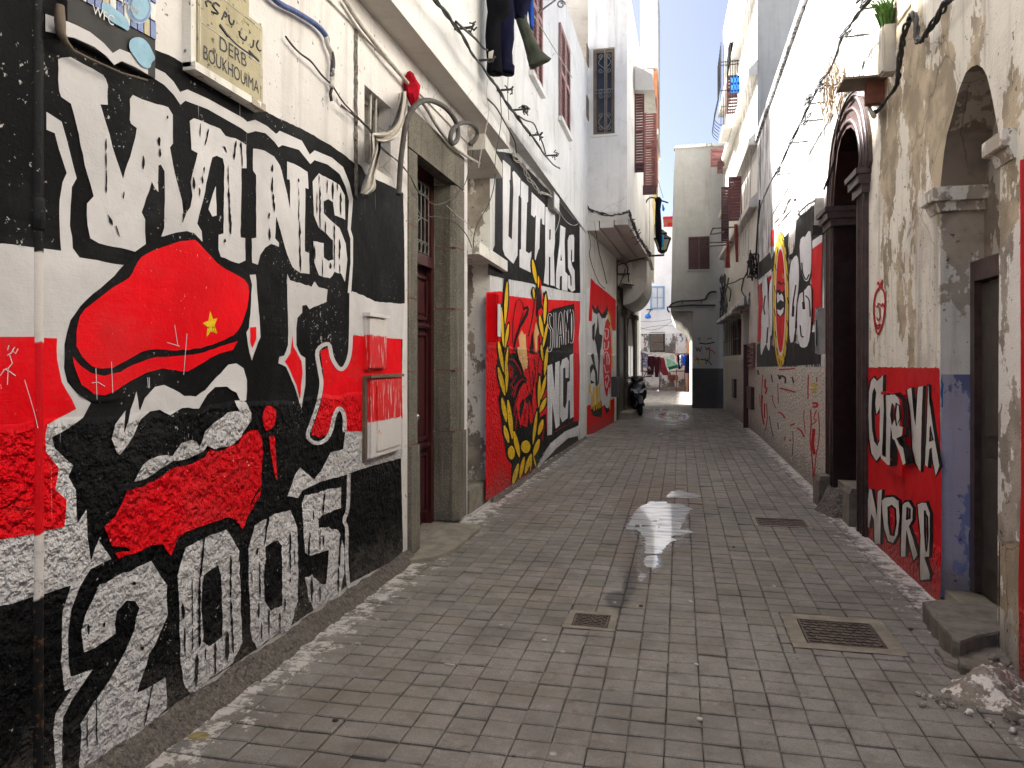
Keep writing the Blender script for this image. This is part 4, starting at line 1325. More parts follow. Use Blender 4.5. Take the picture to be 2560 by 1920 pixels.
# hooded figure
fg = node_part('painted_figure', h2)
mb = MB()
for p in ('255,290 265,262 290,252 302,275 292,322 268,367 240,412 222,467 204,522 192,590 180,604 184,530 204,458 234,388 254,340 276,300 288,276 270,277', '203,545 214,602 246,692 263,752 242,775 214,742 203,682 196,622', '352,332 356,200 366,60 377,18 396,150 412,285 392,268 372,282 360,335',
          '318,470 328,440 336,560 332,596 382,604 378,560 362,606 330,612 300,596 312,540', '148,616 190,600 232,640 252,702 264,762 284,790 282,830 256,822 226,850 206,915 192,952 180,952 190,880 160,800 172,740 152,690'):
    coat(LB, P('a', p), 3, mb)
for p in ('150,270 182,205 228,136 270,118 286,150 262,172 232,215 214,280 196,345 186,420 172,340', '186,470 232,560 244,480 262,492 286,498 302,430 322,520 330,604 240,612 196,560', '236,320 258,285 268,300 250,400 236,440 230,380', '350,170 372,150 370,260 362,330 350,250', '268,290 305,250 322,262 332,420 320,350 306,300 286,330'):
    coat(LB, P('b', p), 3, mb)
for p, w_ in (('182,530 183,400 195,300 212,225 236,206 258,236 266,290', 6), ('300,478 330,340 350,190 374,20', 8), ('378,20 396,140 414,280', 5), ('282,470 284,560 300,600', 7), ('385,610 372,700 376,800 386,900', 6), ('300,640 310,760 320,860 316,950', 5), ('262,300 232,400 216,470', 6), ('340,640 352,740 340,850', 6), ('372,430 384,520 386,600', 8)):
    stroke(mb, LB, P('a', p), w_ / 2.975, 3)
for p, w_ in (('330,80 336,160 330,260 318,330', 7), ('290,190 300,235 312,250 326,235 340,190', 5), ('300,300 306,400 300,460', 6)):
    stroke(mb, LB, P('b', p), w_ / 2.975, 3)
mb.build('black_lines', M['black2'], fg)
mb = MB()
coat(LB, P('a', '378,36 388,70 402,200 407,262 396,240 386,130'), 4, mb)
coat(LB, P('a', '366,300 385,268 404,286 396,320 376,330'), 4, mb)
mb.build('hood', M['red2'], fg)
paint(fg, 'face', LB, P('a', '222,482 246,432 262,466 275,460 278,540 284,590 286,642 291,672 285,716 266,722 262,744 245,692 226,650 216,602 213,562 230,556'), M['skin2'], 4)
paint(fg, 'hand', LB, P('a', '345,398 352,374 361,402 376,458 362,482 361,600 346,598 338,482 340,440'), M['skin2'], 4)
mb = MB()
for p, w_ in (('156,646 196,660 228,712 250,762', 13), ('160,690 186,730 176,790', 11), ('166,850 196,800 214,770', 9), ('192,930 214,850 250,800 276,806', 13)):
    stroke(mb, LB, P('a', p), w_ / 2.975, 4)
for p, w_ in (('176,262 200,200 236,152 262,140', 9), ('196,420 204,330 226,260', 12), ('206,520 214,420 228,370', 10), ('270,470 276,400 290,340', 10), ('404,600 412,520 418,480', 10)):
    stroke(mb, LB, P('b', p), w_ / 2.975, 4)
mb.build('cloak', M['dred2'], fg, 'stuff')
# SIAMO NOI
paint(mu, 'black_shape', LB, P('H', '500,330 540,300 600,285 680,265 685,400 676,510 672,600 680,620 676,1050 500,1150 492,600 500,500'), M['black2'], 3)
slt = {'S': ['470,332 458,314 451,350 456,402 472,432 475,482 470,560 456,588 452,556'], 'I': ['497,302 500,562'], 'A': ['522,562 530,420 540,302 549,420 557,540', '528,472 552,466'], 'M': ['571,540 572,400 576,288 585,380 592,442 598,362 603,278 606,400 606,528'], 'O': ['622,282 613,330 612,430 616,514 626,510 632,430 630,320 622,282']}
for ch, ps in slt.items():
    mb = MB()
    for p in ps:
        stroke(mb, LB, P('a', p), 19 / 2.975, 4)
    mb.build('letter', M['white2r'], mu)
    mb = MB()
    for p in ps:
        stroke(mb, LB, P('a', p), 11 / 2.975, 5)
    mb.build('letter_fill', M['black2'], mu)
paint(mu, 'letter', LB, P('H', '500,682 532,668 549,850 553,660 582,648 582,1080 556,1102 533,930 531,1140 500,1148'), M['white2r'], 4)
paint(mu, 'letter', LB, P('H', '586,690 600,640 630,624 645,650 642,762 622,762 620,690 606,700 606,950 620,968 634,900 642,910 636,1030 600,1060 585,1020'), M['white2r'], 4)
paint(mu, 'letter', LB, P('H', '635,790 662,778 662,912 630,912'), M['white2r'], 4)
paint(mu, 'letter', LB, P('H', '650,610 674,598 677,1022 652,1036'), M['white2r'], 4)

# ---------------------------------------------------------------- mural on the bay house
mu = node_part('mural', h3)
RDM, BKM, WHM = M['red2'], M['black2'], M['white2r']
paint(mu, 'white_ground', LC, P('Y', '105,190 150,140 410,610 405,1090 395,1330 110,1400 120,900'), WHM, 0)
paint(mu, 'red_ground', LC, P('Y', '152,60 200,120 270,170 330,220 412,292 412,608 375,608 340,470 325,400 300,440 268,490 235,400 222,375 200,430 170,370 162,512 128,506'), RDM, 1)
paint(mu, 'red_base', LC, P('Y', '112,1390 140,1375 200,1440 390,1310 398,1310 394,1560 200,1670 108,1690'), RDM, 1)
mb = MB()
for p in ('162,330 200,390 230,330 232,380 268,440 300,400 322,340 330,420 300,480 262,475 232,420 215,440 180,420 165,370', '165,560 195,520 188,690 180,720 165,690', '222,420 240,640 272,660 262,770 250,820 235,1160 225,1160 228,920 205,750 190,690 215,560', '150,860 180,840 195,960 215,1040 225,1180 200,1190 195,1060 175,960', '140,990 165,950 195,1000 200,1050 175,1000 150,1060 150,1120 195,1150 150,1160', '150,1420 260,1330 270,1470 255,1510 170,1490', '290,1390 350,1290 360,1300 340,1440 310,1480', '262,1000 275,1000 275,1200 265,1180', '300,520 330,480 360,560 320,545'):
    coat(LC, P('Y', p), 2, mb)
mb.build('black_shape', BKM, mu)
c_ = P('Y', '320,980')[0]
paint(mu, 'oval', LC, ellipse(c_[0], c_[1], 60 / 4.15, 435 / 4.15, 28), WHM, 3)
paint(mu, 'oval_red', LC, ellipse(c_[0], c_[1] - 20, 46 / 4.15, 400 / 4.15, 28), RDM, 4)
mb = MB()
for p in ('300,590 335,600 330,680 305,690 300,620', '295,730 300,800 330,790 340,720', '285,850 320,830 345,900 340,960', '290,960 310,1040 345,1030', '300,1100 330,1070 345,1130', '285,800 290,900', '320,860 322,960', '305,1130 318,1200 335,1130', '290,1200 318,1330 345,1200'):
    stroke(mb, LC, P('Y', p), 9 / 4.15, 5)
mb.build('oval_lettering', WHM, mu)
mb = MB()
for p, w_ in (('150,1165 145,1240 165,1270 165,1420', 16), ('185,1190 188,1440', 14), ('208,1180 212,1430', 12), ('232,1170 225,1200 230,1410', 12), ('255,1160 245,1200 250,1410', 12), ('215,1200 235,1420', 9), ('350,470 372,700 380,1000', 10), ('330,410 352,470', 14), ('352,1320 350,1420', 14)):
    stroke(mb, LC, P('Y', p), w_ / 4.15, 4)
mb.build('yellow_lettering', M['yellow'], mu, 'stuff')
# ---------------------------------------------------------------- the weathered house with the two arched entrances
RA = Wall(1.68, -2, 1.68, 17.3, -1)
h4 = thing('weathered_house', (1.68, 4, 0), 'peeling cream house with an open arched entrance and a red CURVA NORD panel', 'house')
archU = P('U', '695,1100 700,1000 712,900 728,800 748,730 770,650 800,530 840,430 872,397 908,384 940,402 965,450 985,530 1000,600 1016,690 1030,760 1041,850')
a2 = [RA.sz(x, y) for x, y in [(2351, 1530)] + archU + [(2500, 426)]]
a2 = [(a2[0][0], -.04)] + [(a2[0][0], a2[1][1])] + a2[2:-1] + [(a2[-1][0], a2[-2][1]), (a2[-1][0], -.04)]
s27 = RA.sz(2161, 300)[0]
s1n = RA.sz(2172, 1340)[0]
mb = MB()
outer = [(0, -.04), (a2[-1][0], -.04)] + a2[::-1][1:-1] + [(a2[0][0], -.04), (s1n, -.04), (s1n, 3.2), (s27, 3.9), (s27, 7.2), (0, 7.2)]
mb.holed([outer], lambda a, z: RA.at(a, z))
mb.aab(1.68, -2, 7.2, 7, 5.5, 7.3)
mb.poly([(1.68, -2, 0), (7, -2, 0), (7, -2, 7.2), (1.68, -2, 7.2)])
mb.build('wall', M['old4'], h4)
DP = .26
rv = MB()
n = len(a2)
for i in range(n - 1):
    a, b = a2[i], a2[i + 1]
    rv.poly([RA.at(*a, 0), RA.at(*b, 0), RA.at(*b, -DP), RA.at(*a, -DP)], 0 if i else 1)
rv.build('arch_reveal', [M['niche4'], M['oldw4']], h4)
RV = Wall(1.68, RA.at(a2[0][0], 0).y, 1.68 + DP, RA.at(a2[0][0], 0).y, 0)
zb_ = RV.sz(2400, 936)[1]
mb = MB()
mb.poly([RV.at(.004, .0, .004), RV.at(DP, .0, .004), RV.at(DP, zb_, .004), RV.at(.004, zb_, .004)])
mb.build('lilac_wash', M['lilac'], h4)
mb = MB()
for a0, a1, z0, z1 in ((.232, DP, .1, zb_ + .0), (.17, .185, .1, .5), (.004, .012, 1.3, zb_)):
    mb.holed([edge_wobble([(a0, z0), (a1, z0), (a1, z1), (a0, z1)], .006)], lambda a, z: RV.at(a, z, .006))
mb.build('blue_wash', M['bluew'], h4)
# imposts
for k, (yy, sgn) in enumerate(((RA.at(a2[0][0], 0).y, -1), (RA.at(a2[-1][0], 0).y, 1))):
    z0, z1 = (RA.sz(2351, 530)[1], RA.sz(2500, 418)[1])[k], (RA.sz(2351, 472)[1], RA.sz(2500, 348)[1])[k]
    mb = MB()
    e_ = .008
    for (za, zc), pj in (((z0, z0 + (z1 - z0) * .42), .035), ((z0 + (z1 - z0) * .42, z1), .065)):
        pr = [(1.68 - pj + e_, za), (1.68 - pj, za + e_), (1.68 - pj, zc - e_), (1.68 - pj + e_, zc), (1.95, zc), (1.95, za)]
        if za == z0:
            pr = [(1.672, za), (1.68 - pj, zc - .001), (1.95, zc - .001), (1.95, za)]
        y0_ = yy + sgn * pj
        y1_ = yy - sgn * .20
        mb.prism([(x, min(y0_, y1_), z) for x, z in pr], (0, abs(y1_ - y0_), 0))
    mb.build('impost', M['oldw4'], h4)
bw = MB()
bw.poly([(1.68 + DP, RA.at(a2[0][0], 0).y, 0), (1.68 + DP, RA.at(a2[-1][0], 0).y, 0), (1.68 + DP, RA.at(a2[-1][0], 0).y, 3.4), (1.68 + DP, RA.at(a2[0][0], 0).y, 3.4)])
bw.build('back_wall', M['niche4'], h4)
dd = node_part('door', h4)
ya, yb = RA.at(a2[-1][0], 0).y + .08, RA.at(a2[0][0], 0).y - .02
XD = 1.68 + DP
mb = MB()
mb.aab(XD - .05, ya, .12, XD - .004, yb - .06, 2.10)
mb.build('door_leaf', M['darkd'], dd)
mb = MB()
mb.aab(XD - .09, yb - .07, .12, XD - .003, yb, 2.25)
mb.aab(XD - .09, ya - .05, 2.12, XD - .003, yb - .07, 2.25)
mb.build('door_frame', M['brownl'], dd)
mb = MB()
for z0, z1 in ((.3, 1.0), (1.15, 1.95)):
    mb.aab(XD - .07, ya + .1, z0, XD - .05, yb - .2, z1)
mb.build('door_panel', M['darkd'], dd)
mb = MB()
mb.aab(1.70, ya - .05, -.02, XD, yb, .10)
mb.build('threshold', M['cement'], h4)
# red panel with lettering
mu = node_part('mural', h4)
redp = P('s', '2171,919') + P('M', '420,668 600,672 750,670 755,1000 765,1400') + P('N', '893,300 887,612 840,600') + P('s', '2250,1432 2155,1384')
paint(mu, 'red_ground', RA, redp, M['red4'], 0, 0, .005)
def glyph(name, k, pts, holes=(), up=0):
    pp = P(k, pts)
    mb = MB()
    n = len(pp)
    q = pp + [pp[0], pp[1]]
    stroke(mb, RA, pp, 12, 1 + up, False, True)
    mb.build('letter_edge', M['black4'], mu)
    paint(mu, 'letter', RA, pp, M['white4'], 2 + up, 0, .003, [P(k, h) for h in holes])
    if holes:
        mb = MB()
        for h in holes:
            stroke(mb, RA, P(k, h), 5, 3 + up, False, True)
        mb.build('letter_edge', M['black4'], mu)
glyph('C', 'M', '388,720 385,870 362,940 345,975 338,900 345,830 330,800 318,840 312,960 318,1080 330,1150 350,1180 375,1130 395,1090 400,1110 395,1190 372,1240 345,1275 315,1230 300,1130 293,980 297,830 310,760 330,735 350,760')
glyph('U', 'M', '392,850 415,842 418,950 410,1120 405,1240 432,1255 435,1000 432,850 490,845 520,880 530,980 520,1050 545,1060 540,1110 500,1130 520,1170 545,1190 562,1290 545,1300 525,1230 490,1140 475,1130 465,1050 460,1160 458,1300 440,1300 400,1260 390,1200', ['470,900 490,920 495,1000 470,1050 460,980'], 18)
glyph('V', 'M', '545,815 572,800 590,1000 600,1050 615,800 648,790 640,1000 635,1240 632,1345 600,1290 580,1200 570,1000')
glyph('A', 'M', '682,780 690,900 710,1040 735,1200 755,1310 732,1370 715,1290 705,1190 690,1200 680,1320 662,1300 670,1130 678,950', ['692,1050 705,1140 688,1150'])
glyph('N', 'N', '440,-95 455,-90 490,80 495,-80 520,-90 513,80 510,250 475,250 470,100 455,60 440,145 422,150 428,20')
glyph('O', 'N', '520,-20 545,-40 590,-45 625,-20 632,80 620,190 590,245 560,235 535,150 525,60', ['555,20 575,10 598,30 602,120 588,200 570,195 558,120'])
glyph('R', 'N', '650,10 665,-10 690,-15 715,30 712,100 690,140 720,230 745,320 722,360 700,270 675,160 668,330 640,330 645,150', ['675,20 690,30 690,90 672,100'])
glyph('D', 'N', '745,0 800,-10 822,60 822,200 818,330 800,330 790,340 822,440 820,475 765,478 760,400 765,200', ['785,40 800,80 803,200 795,300 785,180'])
# red sprayed smiling face
mb = MB()
for p, w_, cl in (('360,150 335,190 322,270 325,360 340,440 355,450 378,390 395,270 390,190 372,155', 4, True), ('345,135 352,115 362,145 378,100 372,150', 3, False), ('333,265 345,280 352,250', 3, False), ('360,255 372,275 380,255 390,280', 3, False), ('360,280 362,340', 3, False), ('340,345 352,365 368,340', 3, False), ('332,380 348,420 365,390 345,400', 4, False)):
    stroke(mb, RA, P('M', p), w_, 1, True, cl)
mb.build('sprayed_face', M['pinkr'], mu)
paint(h4, 'white_patch', RA, P('M', '1140,-100 1290,-300 1290,700 1285,1800 1140,1800') + P('s', '2495,1690'), M['oldw4'], 0)
paint(h4, 'red_edge', RA, P('s', '2553,400 2640,380 2640,1800 2551,1740 2549,1450 2556,1200'), M['red4'], 1)
MB().wbox(RA, RA.sz(2266, 1000)[0], RA.sz(2212, 1000)[0], RA.sz(2235, 1178)[1], RA.sz(2235, 982)[1], 0, .03).build('painted_box', M['red4'], mu)

# ---------------------------------------------------------------- the white house with the brown arched doorway
h6 = thing('white_house', (1.68, 12, 0), 'tall white house with a dark brown arched doorway and red oval emblem mural', 'house')
inner = P('U', '80,1240 85,1050 100,900 120,820 150,765 180,752 205,780 225,860 235,960 240,1070')
outerA = P('U', '38,1285 45,1050 60,900 78,790 105,690 140,610 180,555 205,540 232,560 255,620 270,700 284,800 290,950 292,1060')
iA = [RA.sz(x, y) for x, y in inner]
oA = [RA.sz(x, y) for x, y in outerA]
sF, sN = RA.sz(2090, 1200)[0], RA.sz(2153, 1200)[0]
oF, oN = RA.sz(2074, 1200)[0], RA.sz(2172, 1200)[0]
iloop = [(sF, -.04), (sF, iA[0][1])] + iA[1:-1] + [(sN, iA[-1][1]), (sN, -.04)]
oloop = [(oF, -.04), (oF, oA[0][1])] + oA[1:-1] + [(oN, oA[-1][1]), (oN, -.04)]
mb = MB()
outer = [(oF, -.04)] + oloop[1:-1] + [(oN, -.04), (s1n, -.04), (s1n, 3.2), (s27, 3.9), (s27, 6.5), (19.3, 6.5), (19.3, -.04)]
mb.holed([outer], lambda a, z: RA.at(a, z))
mb.aab(1.68, 5.5, 6.5, 7, 15.3, 6.62)
mb.poly([(1.68, s27 - 2, 3.9), (1.68, s27 - 2, 6.5), (2.2, s27 - 2, 6.5), (2.2, s27 - 2, 3.9)])
mb.build('wall', M['white3'], h6)
mb = MB()
mb.wbox(RA, s27, 19.3, 6.5, 6.62, 0, .05)
mb.build('parapet', M['white3'], h6)
ds = node_part('door_surround', h6)
mb = MB()
loop2 = oloop + iloop[::-1]
mb.holed([loop2], lambda a, z: RA.at(a, z, .03))
for lp, flip in ((oloop, 0), (iloop, 1)):
    for i in range(len(lp) - 1):
        a, b = lp[i], lp[i + 1]
        mb.poly([RA.at(*a, .03), RA.at(*b, .03), RA.at(*b, -.26 if flip else 0), RA.at(*a, -.26 if flip else 0)], flip)
mb.build('arch_frame', [M['brownl'], M['brown']], ds)
def along(lp, t):
    return [(a + (c[0] - a) * t, b + (c[1] - b) * t) for (a, b), c in zip(lp, lp)]
mb = MB()
k_ = len(oloop)
for t, r in ((.12, .022), (.45, .018), (.8, .025)):
    pts = []
    for i in range(40):
        q = i / 39 * (k_ - 1)
        j = min(k_ - 2, int(q))
        f_ = q - j
        po = (oloop[j][0] + (oloop[j + 1][0] - oloop[j][0]) * f_, oloop[j][1] + (oloop[j + 1][1] - oloop[j][1]) * f_)
        q2 = i / 39 * (len(iloop) - 1)
        j2 = min(len(iloop) - 2, int(q2))
        f2 = q2 - j2
        pi_ = (iloop[j2][0] + (iloop[j2 + 1][0] - iloop[j2][0]) * f2, iloop[j2][1] + (iloop[j2 + 1][1] - iloop[j2][1]) * f2)
        pts.append(RA.at(po[0] + (pi_[0] - po[0]) * t, po[1] + (pi_[1] - po[1]) * t, .032))
    mb.tube(pts, r, 6)
mb.build('moulding', M['brownl'], ds)
for (ss, zz) in ((sF, RA.sz(2090, 535)[1]), (sN, RA.sz(2153, 462)[1])):
    mb = MB()
    d0 = .14
    c0 = ss - .06 if ss == sN else ss - .05
    for k, (dz0, dz1, e) in enumerate(((-.14, -.06, .04), (-.06, .02, .075), (.02, .07, .10))):
        if ss == sF:
            mb.wbox(RA, ss - .05 - e * .6, oF + e, zz + dz0, zz + dz1, -.26, .03 + e)
        else:
            mb.wbox(RA, oN - e, ss + .03 + e * .6, zz + dz0, zz + dz1, -.26, .03 + e)
    mb.build('capital', M['brownl'], ds)
mb = MB()
for i in range(26):                                     # row of beads on the door edge
    z = .5 + i * .075
    mb.lathe(RA.at(sN + .10, z, -.20), [(.001, -.02), (.016, -.01), (.02, 0), (.016, .012), (.001, .02)], 6)
mb.build('beading', M['brown'], ds, 'stuff')
dd = node_part('door', h6)
zt = max(z for _, z in iloop)
mb = MB()
mb.prism([RA.at(a, z, -.27) for a, z in iloop], RA.n * -.05)
mb.build('door_leaf', M['brown'], dd)
mb = MB()
for a0, a1 in ((sN + .06, (sN + sF) / 2 - .03), ((sN + sF) / 2 + .03, sF - .06)):
    for z0, z1 in ((.35, .95), (1.05, 1.9), (2.0, 2.45)):
        mb.wbox(RA, a0, a1, z0, z1, -.27, -.25)
        mb.wbox(RA, a0 + .05, a1 - .05, z0 + .05, z1 - .05, -.25, -.235)
mb.build('door_panel', M['brown'], dd)
mb = MB()
mb.wbox(RA, sN, sF, -.02, .30, -.27, -.02)
mb.build('doorstep', M['cement'], h6)

mu = node_part('mural', h6)
cast = P('s', '1889,917 1960,917 2075,918 2076,1290 2000,1203 1940,1135 1887,1077')
mb = MB()
q = [RA.sz(x, y) for x, y in cast]
q = [(a, (-.04 if i > 2 else z)) for i, (a, z) in enumerate(q)]
q = [(q[0][0], q[0][1]), (oF + .005, q[2][1]), (oF + .005, -.04), (q[0][0], -.04)]
mb.holed([edge_wobble(q, .006)], lambda a, z: RA.at(a, z, .018))
for i in range(len(q)):
    a, b = q[i], q[(i + 1) % 4]
    mb.poly([RA.at(*a, .018), RA.at(*b, .018), RA.at(*b, 0), RA.at(*a, 0)])
mb.build('roughcast_base', M['cast3'], h6)
RC = Wall(1.68 - .016, -2, 1.68 - .016, 17.3, -1)
mb = MB()
for p, w_ in (('480,290 470,420 465,560', 3), ('505,330 500,400 515,420 505,470', 7), ('450,480 455,590', 3), ('475,480 470,640 490,760', 6), ('515,560 520,700 500,820', 3), ('495,560 495,700', 5), ('630,240 700,238 780,232', 5), ('640,415 700,430 790,455', 6), ('570,480 575,540 600,600', 3), ('625,640 660,660 690,700', 5), ('735,770 780,750', 6), ('800,790 840,820 870,880', 6), ('690,870 685,910', 4), ('870,620 865,700 880,840', 3), ('908,290 905,400 905,520', 5), ('945,560 990,560 985,590 950,590', 9), ('930,620 935,760 925,880 935,1000 950,1150 955,1300', 5), ('1000,640 1012,780 1005,920 980,1060 960,1290', 4), ('960,800 950,940 965,1040', 13), ('985,620 960,700 985,720 940,760', 4), ('990,310 985,360', 4), ('735,900 740,915', 6)):
    stroke(mb, RC, P('T', p), w_ / 3.77 * 2.3, 0)
mb.build('red_scrawl', M['pinkr'], mu, 'stuff')
mb = MB()
for p, w_ in (('625,290 640,330 650,300 690,320 690,370', 12), ('560,290 570,360', 8), ('755,310 770,370', 10), ('540,680 560,800 580,870', 5), ('620,740 625,800', 6), ('620,370 625,560', 5), ('760,820 765,920 755,1060', 4), ('430,245 440,290', 12)):
    stroke(mb, RC, P('T', p), w_ / 3.77 * 1.4, 0)
mb.build('black_scrawl', M['black3'], mu, 'stuff')
mb = MB()
for p in ('930,390 950,370 965,400 995,380', '935,430 990,420', '940,460 985,450'):
    stroke(mb, RC, P('T', p), 4.5, 1)
mb.build('yellow_scrawl', M['yel3'], mu, 'stuff')
paint(mu, 'black_ground', RA, P('Z', '200,1575 200,1370 240,1330 360,1380 500,1330 600,1360 735,1240 805,1235 805,1545 600,1560'), M['black3'], 1)
paint(mu, 'black_ground', RA, P('Z', '565,200 620,140 745,48 755,195 818,200 818,335 722,390 715,700 690,790 650,880 600,900 560,560 505,560 500,430 540,500'), M['black3'], 1)
paint(mu, 'black_ground', RA, P('Z', '220,590 325,490 335,560 400,400 480,330 500,300 500,540 470,560 340,680 220,765'), M['black3'], 1)
paint(mu, 'white_band', RA, P('Z', '722,385 820,320 818,395 725,462'), M['white3r'], 2)
paint(mu, 'red_ground', RA, P('Z', '725,460 818,393 808,1005 750,1030 738,1172 700,1175'), M['red3'], 2)
paint(mu, 'red_ground', RA, P('Z', '220,800 335,705 322,900 260,1330 205,1345'), M['red3'], 2)
paint(mu, 'red_ground', RA, P('Z', '530,880 570,860 580,1210 545,1220'), M['red3'], 2)
paint(mu, 'white_band', RA, P('Z', '555,1215 730,1175 795,1200 780,1238 560,1272'), M['white3r'], 2)
paint(mu, 'white_band', RA, P('Z', '215,755 340,650 335,705 218,800'), M['white3r'], 2)
for p in ('246,800 268,720 290,712 302,800 300,950 325,1150 330,1300 320,1430 300,1400 290,1350 262,1410 240,1480 232,1380 245,1240 240,1100 262,980', '315,830 335,735 355,732 350,1000 345,1250 330,1300 310,1100',
          '605,380 640,338 655,355 690,288 715,300 718,560 710,700 680,778 640,745 612,600', '590,900 650,855 700,792 720,850 716,1180 690,1372 640,1397 600,1372 578,1200', '508,610 570,510 598,560 600,800 572,1000 555,1330 508,1355 506,1000'):
    pp = P('Z', p)
    mb = MB()
    stroke(mb, RA, pp, 5, 2, False, True)
    mb.build('letter_edge', M['black3'], mu)
    paint(mu, 'letter', RA, pp, M['white3r'], 3, 1)
mb = MB()
for p in ('620,590 630,690 660,750 690,700', '618,700 635,860 640,1000', '605,1180 615,1280 640,1290', '565,800 540,960 530,1100', '655,900 690,950 700,1100', '275,900 262,1000 270,1080', '300,1200 290,1350', '545,1000 540,1100'):
    stroke(mb, RA, P('Z', p), 3.5, 4)
stroke(mb, RA, P('Z', '635,960 640,1030'), 7, 4)
mb.build('letter_shading', M['black3'], mu, 'stuff')
em = node_part('oval_emblem', h6)
c_ = P('Z', '428,950')[0]
s_ = 3.771
paint(em, 'outline', RA, ellipse(c_[0], c_[1], 82 / s_, 655 / s_, 32), M['black3'], 4)
paint(em, 'yellow_ring', RA, ellipse(c_[0], c_[1], 75 / s_, 640 / s_, 32), M['yel3'], 5)
paint(em, 'white_ring', RA, ellipse(c_[0], c_[1], 50 / s_, 520 / s_, 32), M['white3r'], 6)
paint(em, 'red_field', RA, ellipse(c_[0], c_[1], 44 / s_, 490 / s_, 32), M['red3'], 7)
paint(em, 'black_face', RA, P('Z', '388,850 420,840 440,870 468,850 478,950 470,1070 440,1100 400,1090 385,1000'), M['black3'], 8)
mb = MB()
for p in ('395,900 405,870 420,900 440,880 455,910 462,960 430,940 400,970', '398,1030 430,1040 462,1010 455,1060 430,1095 405,1070'):
    coat(RA, P('Z', p), 9, mb)
mb.build('white_face', M['white3r'], em)
mb = MB()
for i in range(18):
    t = i / 17 * 2 * math.pi
    x, y_ = c_[0] + 63 / s_ * math.cos(t), c_[1] + 600 / s_ * math.sin(t)
    stroke(mb, RA, [(x - 2, y_ - 9), (x + 1.5, y_ + 9)], 2.2, 6, False)
stroke(mb, RA, P('Z', '395,790 410,770 425,800 445,780 460,800'), 3, 8)
mb.build('leaf_marks', M['black3'], em)
MB_ = MB()
stroke(MB_, RA, P('Z', '440,690 446,740'), 2.5, 8, False)
MB_.build('star', M['yel3'], em)
paint(h6, 'worn_patch', RA, P('Z', '505,140 545,120 575,180 560,440 540,500 508,520 500,430 515,200'), M['oldw4'], 5)
paint(h6, 'worn_patch', RA, P('Z', '335,290 362,275 365,430 330,440'), M['pinkr'], 5)

# ---------------------------------------------------------------- the tall house with stepped string courses
RB = Wall(1.68, 17.3, 1.45, 26.4, -1)
h7 = thing('tall_house', (1.6, 20, 0), 'tall white house with sloping string courses, open maroon shutters and a caged balcony', 'house')
mb = MB()
dr = [RB.sz(x, y) for x, y in P('V', '600,255 665,1500')]
wr_ = [RB.sz(x, y) for x, y in P('V', '402,745 580,290')]
s0d, s1d = sorted((dr[0][0], dr[1][0]))
s0w, s1w = sorted((wr_[0][0], wr_[1][0]))
z0w, z1w = sorted((wr_[0][1], wr_[1][1]))
outer = [(0, -.04), (s0d, -.04), (s0d, dr[0][1]), (s1d, dr[0][1]), (s1d, -.04), (RB.len, -.04), (RB.len, 13), (0, 13)]
hole = [(s0w, z0w), (s1w, z0w), (s1w, z1w), (s0w, z1w)]
mb.holed([outer, hole], lambda a, z: RB.at(a, z))
mb.build('wall', M['cream5'], h7)
mb = MB()
mb.poly([(1.68, 17.3, 0), (8, 17.3, 0), (8, 17.3, 13), (1.68, 17.3, 13)])
mb.build('side_wall', M['grey5'], h7)
rv = MB()
reveal(rv, RB, hole, .2)
reveal(rv, RB, [(s0d, -.04), (s0d, dr[0][1]), (s1d, dr[0][1]), (s1d, -.04)], .3, 0, (3,))
rv.build('reveal', M['cream5'], h7)
for zc, hh, o in ((5.06, .34, .18), (6.44, .34, .18), (8.0, .34, .19), (9.9, .36, .2)):
    mb = MB()
    pr = [(0, 0), (o, .0), (o + .01, hh * .35), (0, hh)]
    mb.prism([RB.at(-.04, zc + b, a) for a, b in pr], RB.u * (RB.len - .3))
    mb.build('string_course', M['cream5'], h7)
nw = node_part('window', h7)
mb = MB()
mb.wbox(RB, s0w, s1w, z0w, z1w, -.22, -.19)
mb.build('pane', M['glassd'], nw)
mb = MB()
k = 9
for i in range(k + 1):
    a = s0w + (s1w - s0w) * i / k
    mb.tube([RB.at(a, z0w, .05), RB.at(a, z1w, .05)], .012, 4)
for z in (z0w, z0w + .45, z0w + .9, z1w - .1):
    mb.tube([RB.at(s0w - .05, z, .05), RB.at(s1w + .05, z, .05)], .012, 4)
mb.build('window_grille', M['iron'], nw)
mb = MB()
for t in (.12, .45, .72):
    a = s0w + (s1w - s0w) * t
    mb.wbox(RB, a, a + .28, z0w, z1w, -.18, -.14)
mb.build('shutter', M['maroon'], nw)
mb = MB()
cw = [RB.sz(x, y) for x, y in P('V', '430,255 625,100')]
for a0, a1, z in ((s0w - .25, s1w + .35, z1w + .02), (s0d - .3, s1d + .25, dr[0][1] + .04)):
    mb = MB()
    pr = [(0, 0), (.26, 0), (.26, .07), (0, .32)]
    mb.prism([RB.at(a0, z + b, a) for a, b in pr], RB.u * (a1 - a0))
    mb.build('canopy', M['white3'], h7)
dd = node_part('door', h7)
mb = MB()
mb.wbox(RB, s0d, s1d, 0, dr[0][1], -.32, -.28)
mb.build('door_leaf', M['glassd'], dd)
mb = MB()
mb.wbox(RB, s0d - .10, s0d + .0, 0, dr[0][1] - .9, .0, .14)
mb.build('open_leaf', M['door'], dd)
mb = MB()
q = [RB.sz(x, y) for x, y in P('V', '338,370 374,1330')]
mb.wbox(RB, min(q[0][0], q[1][0]), max(q[0][0], q[1][0]), 0, q[0][1], 0, .03)
mb.build('far_door', M['maroond'], h7)
mb = MB()
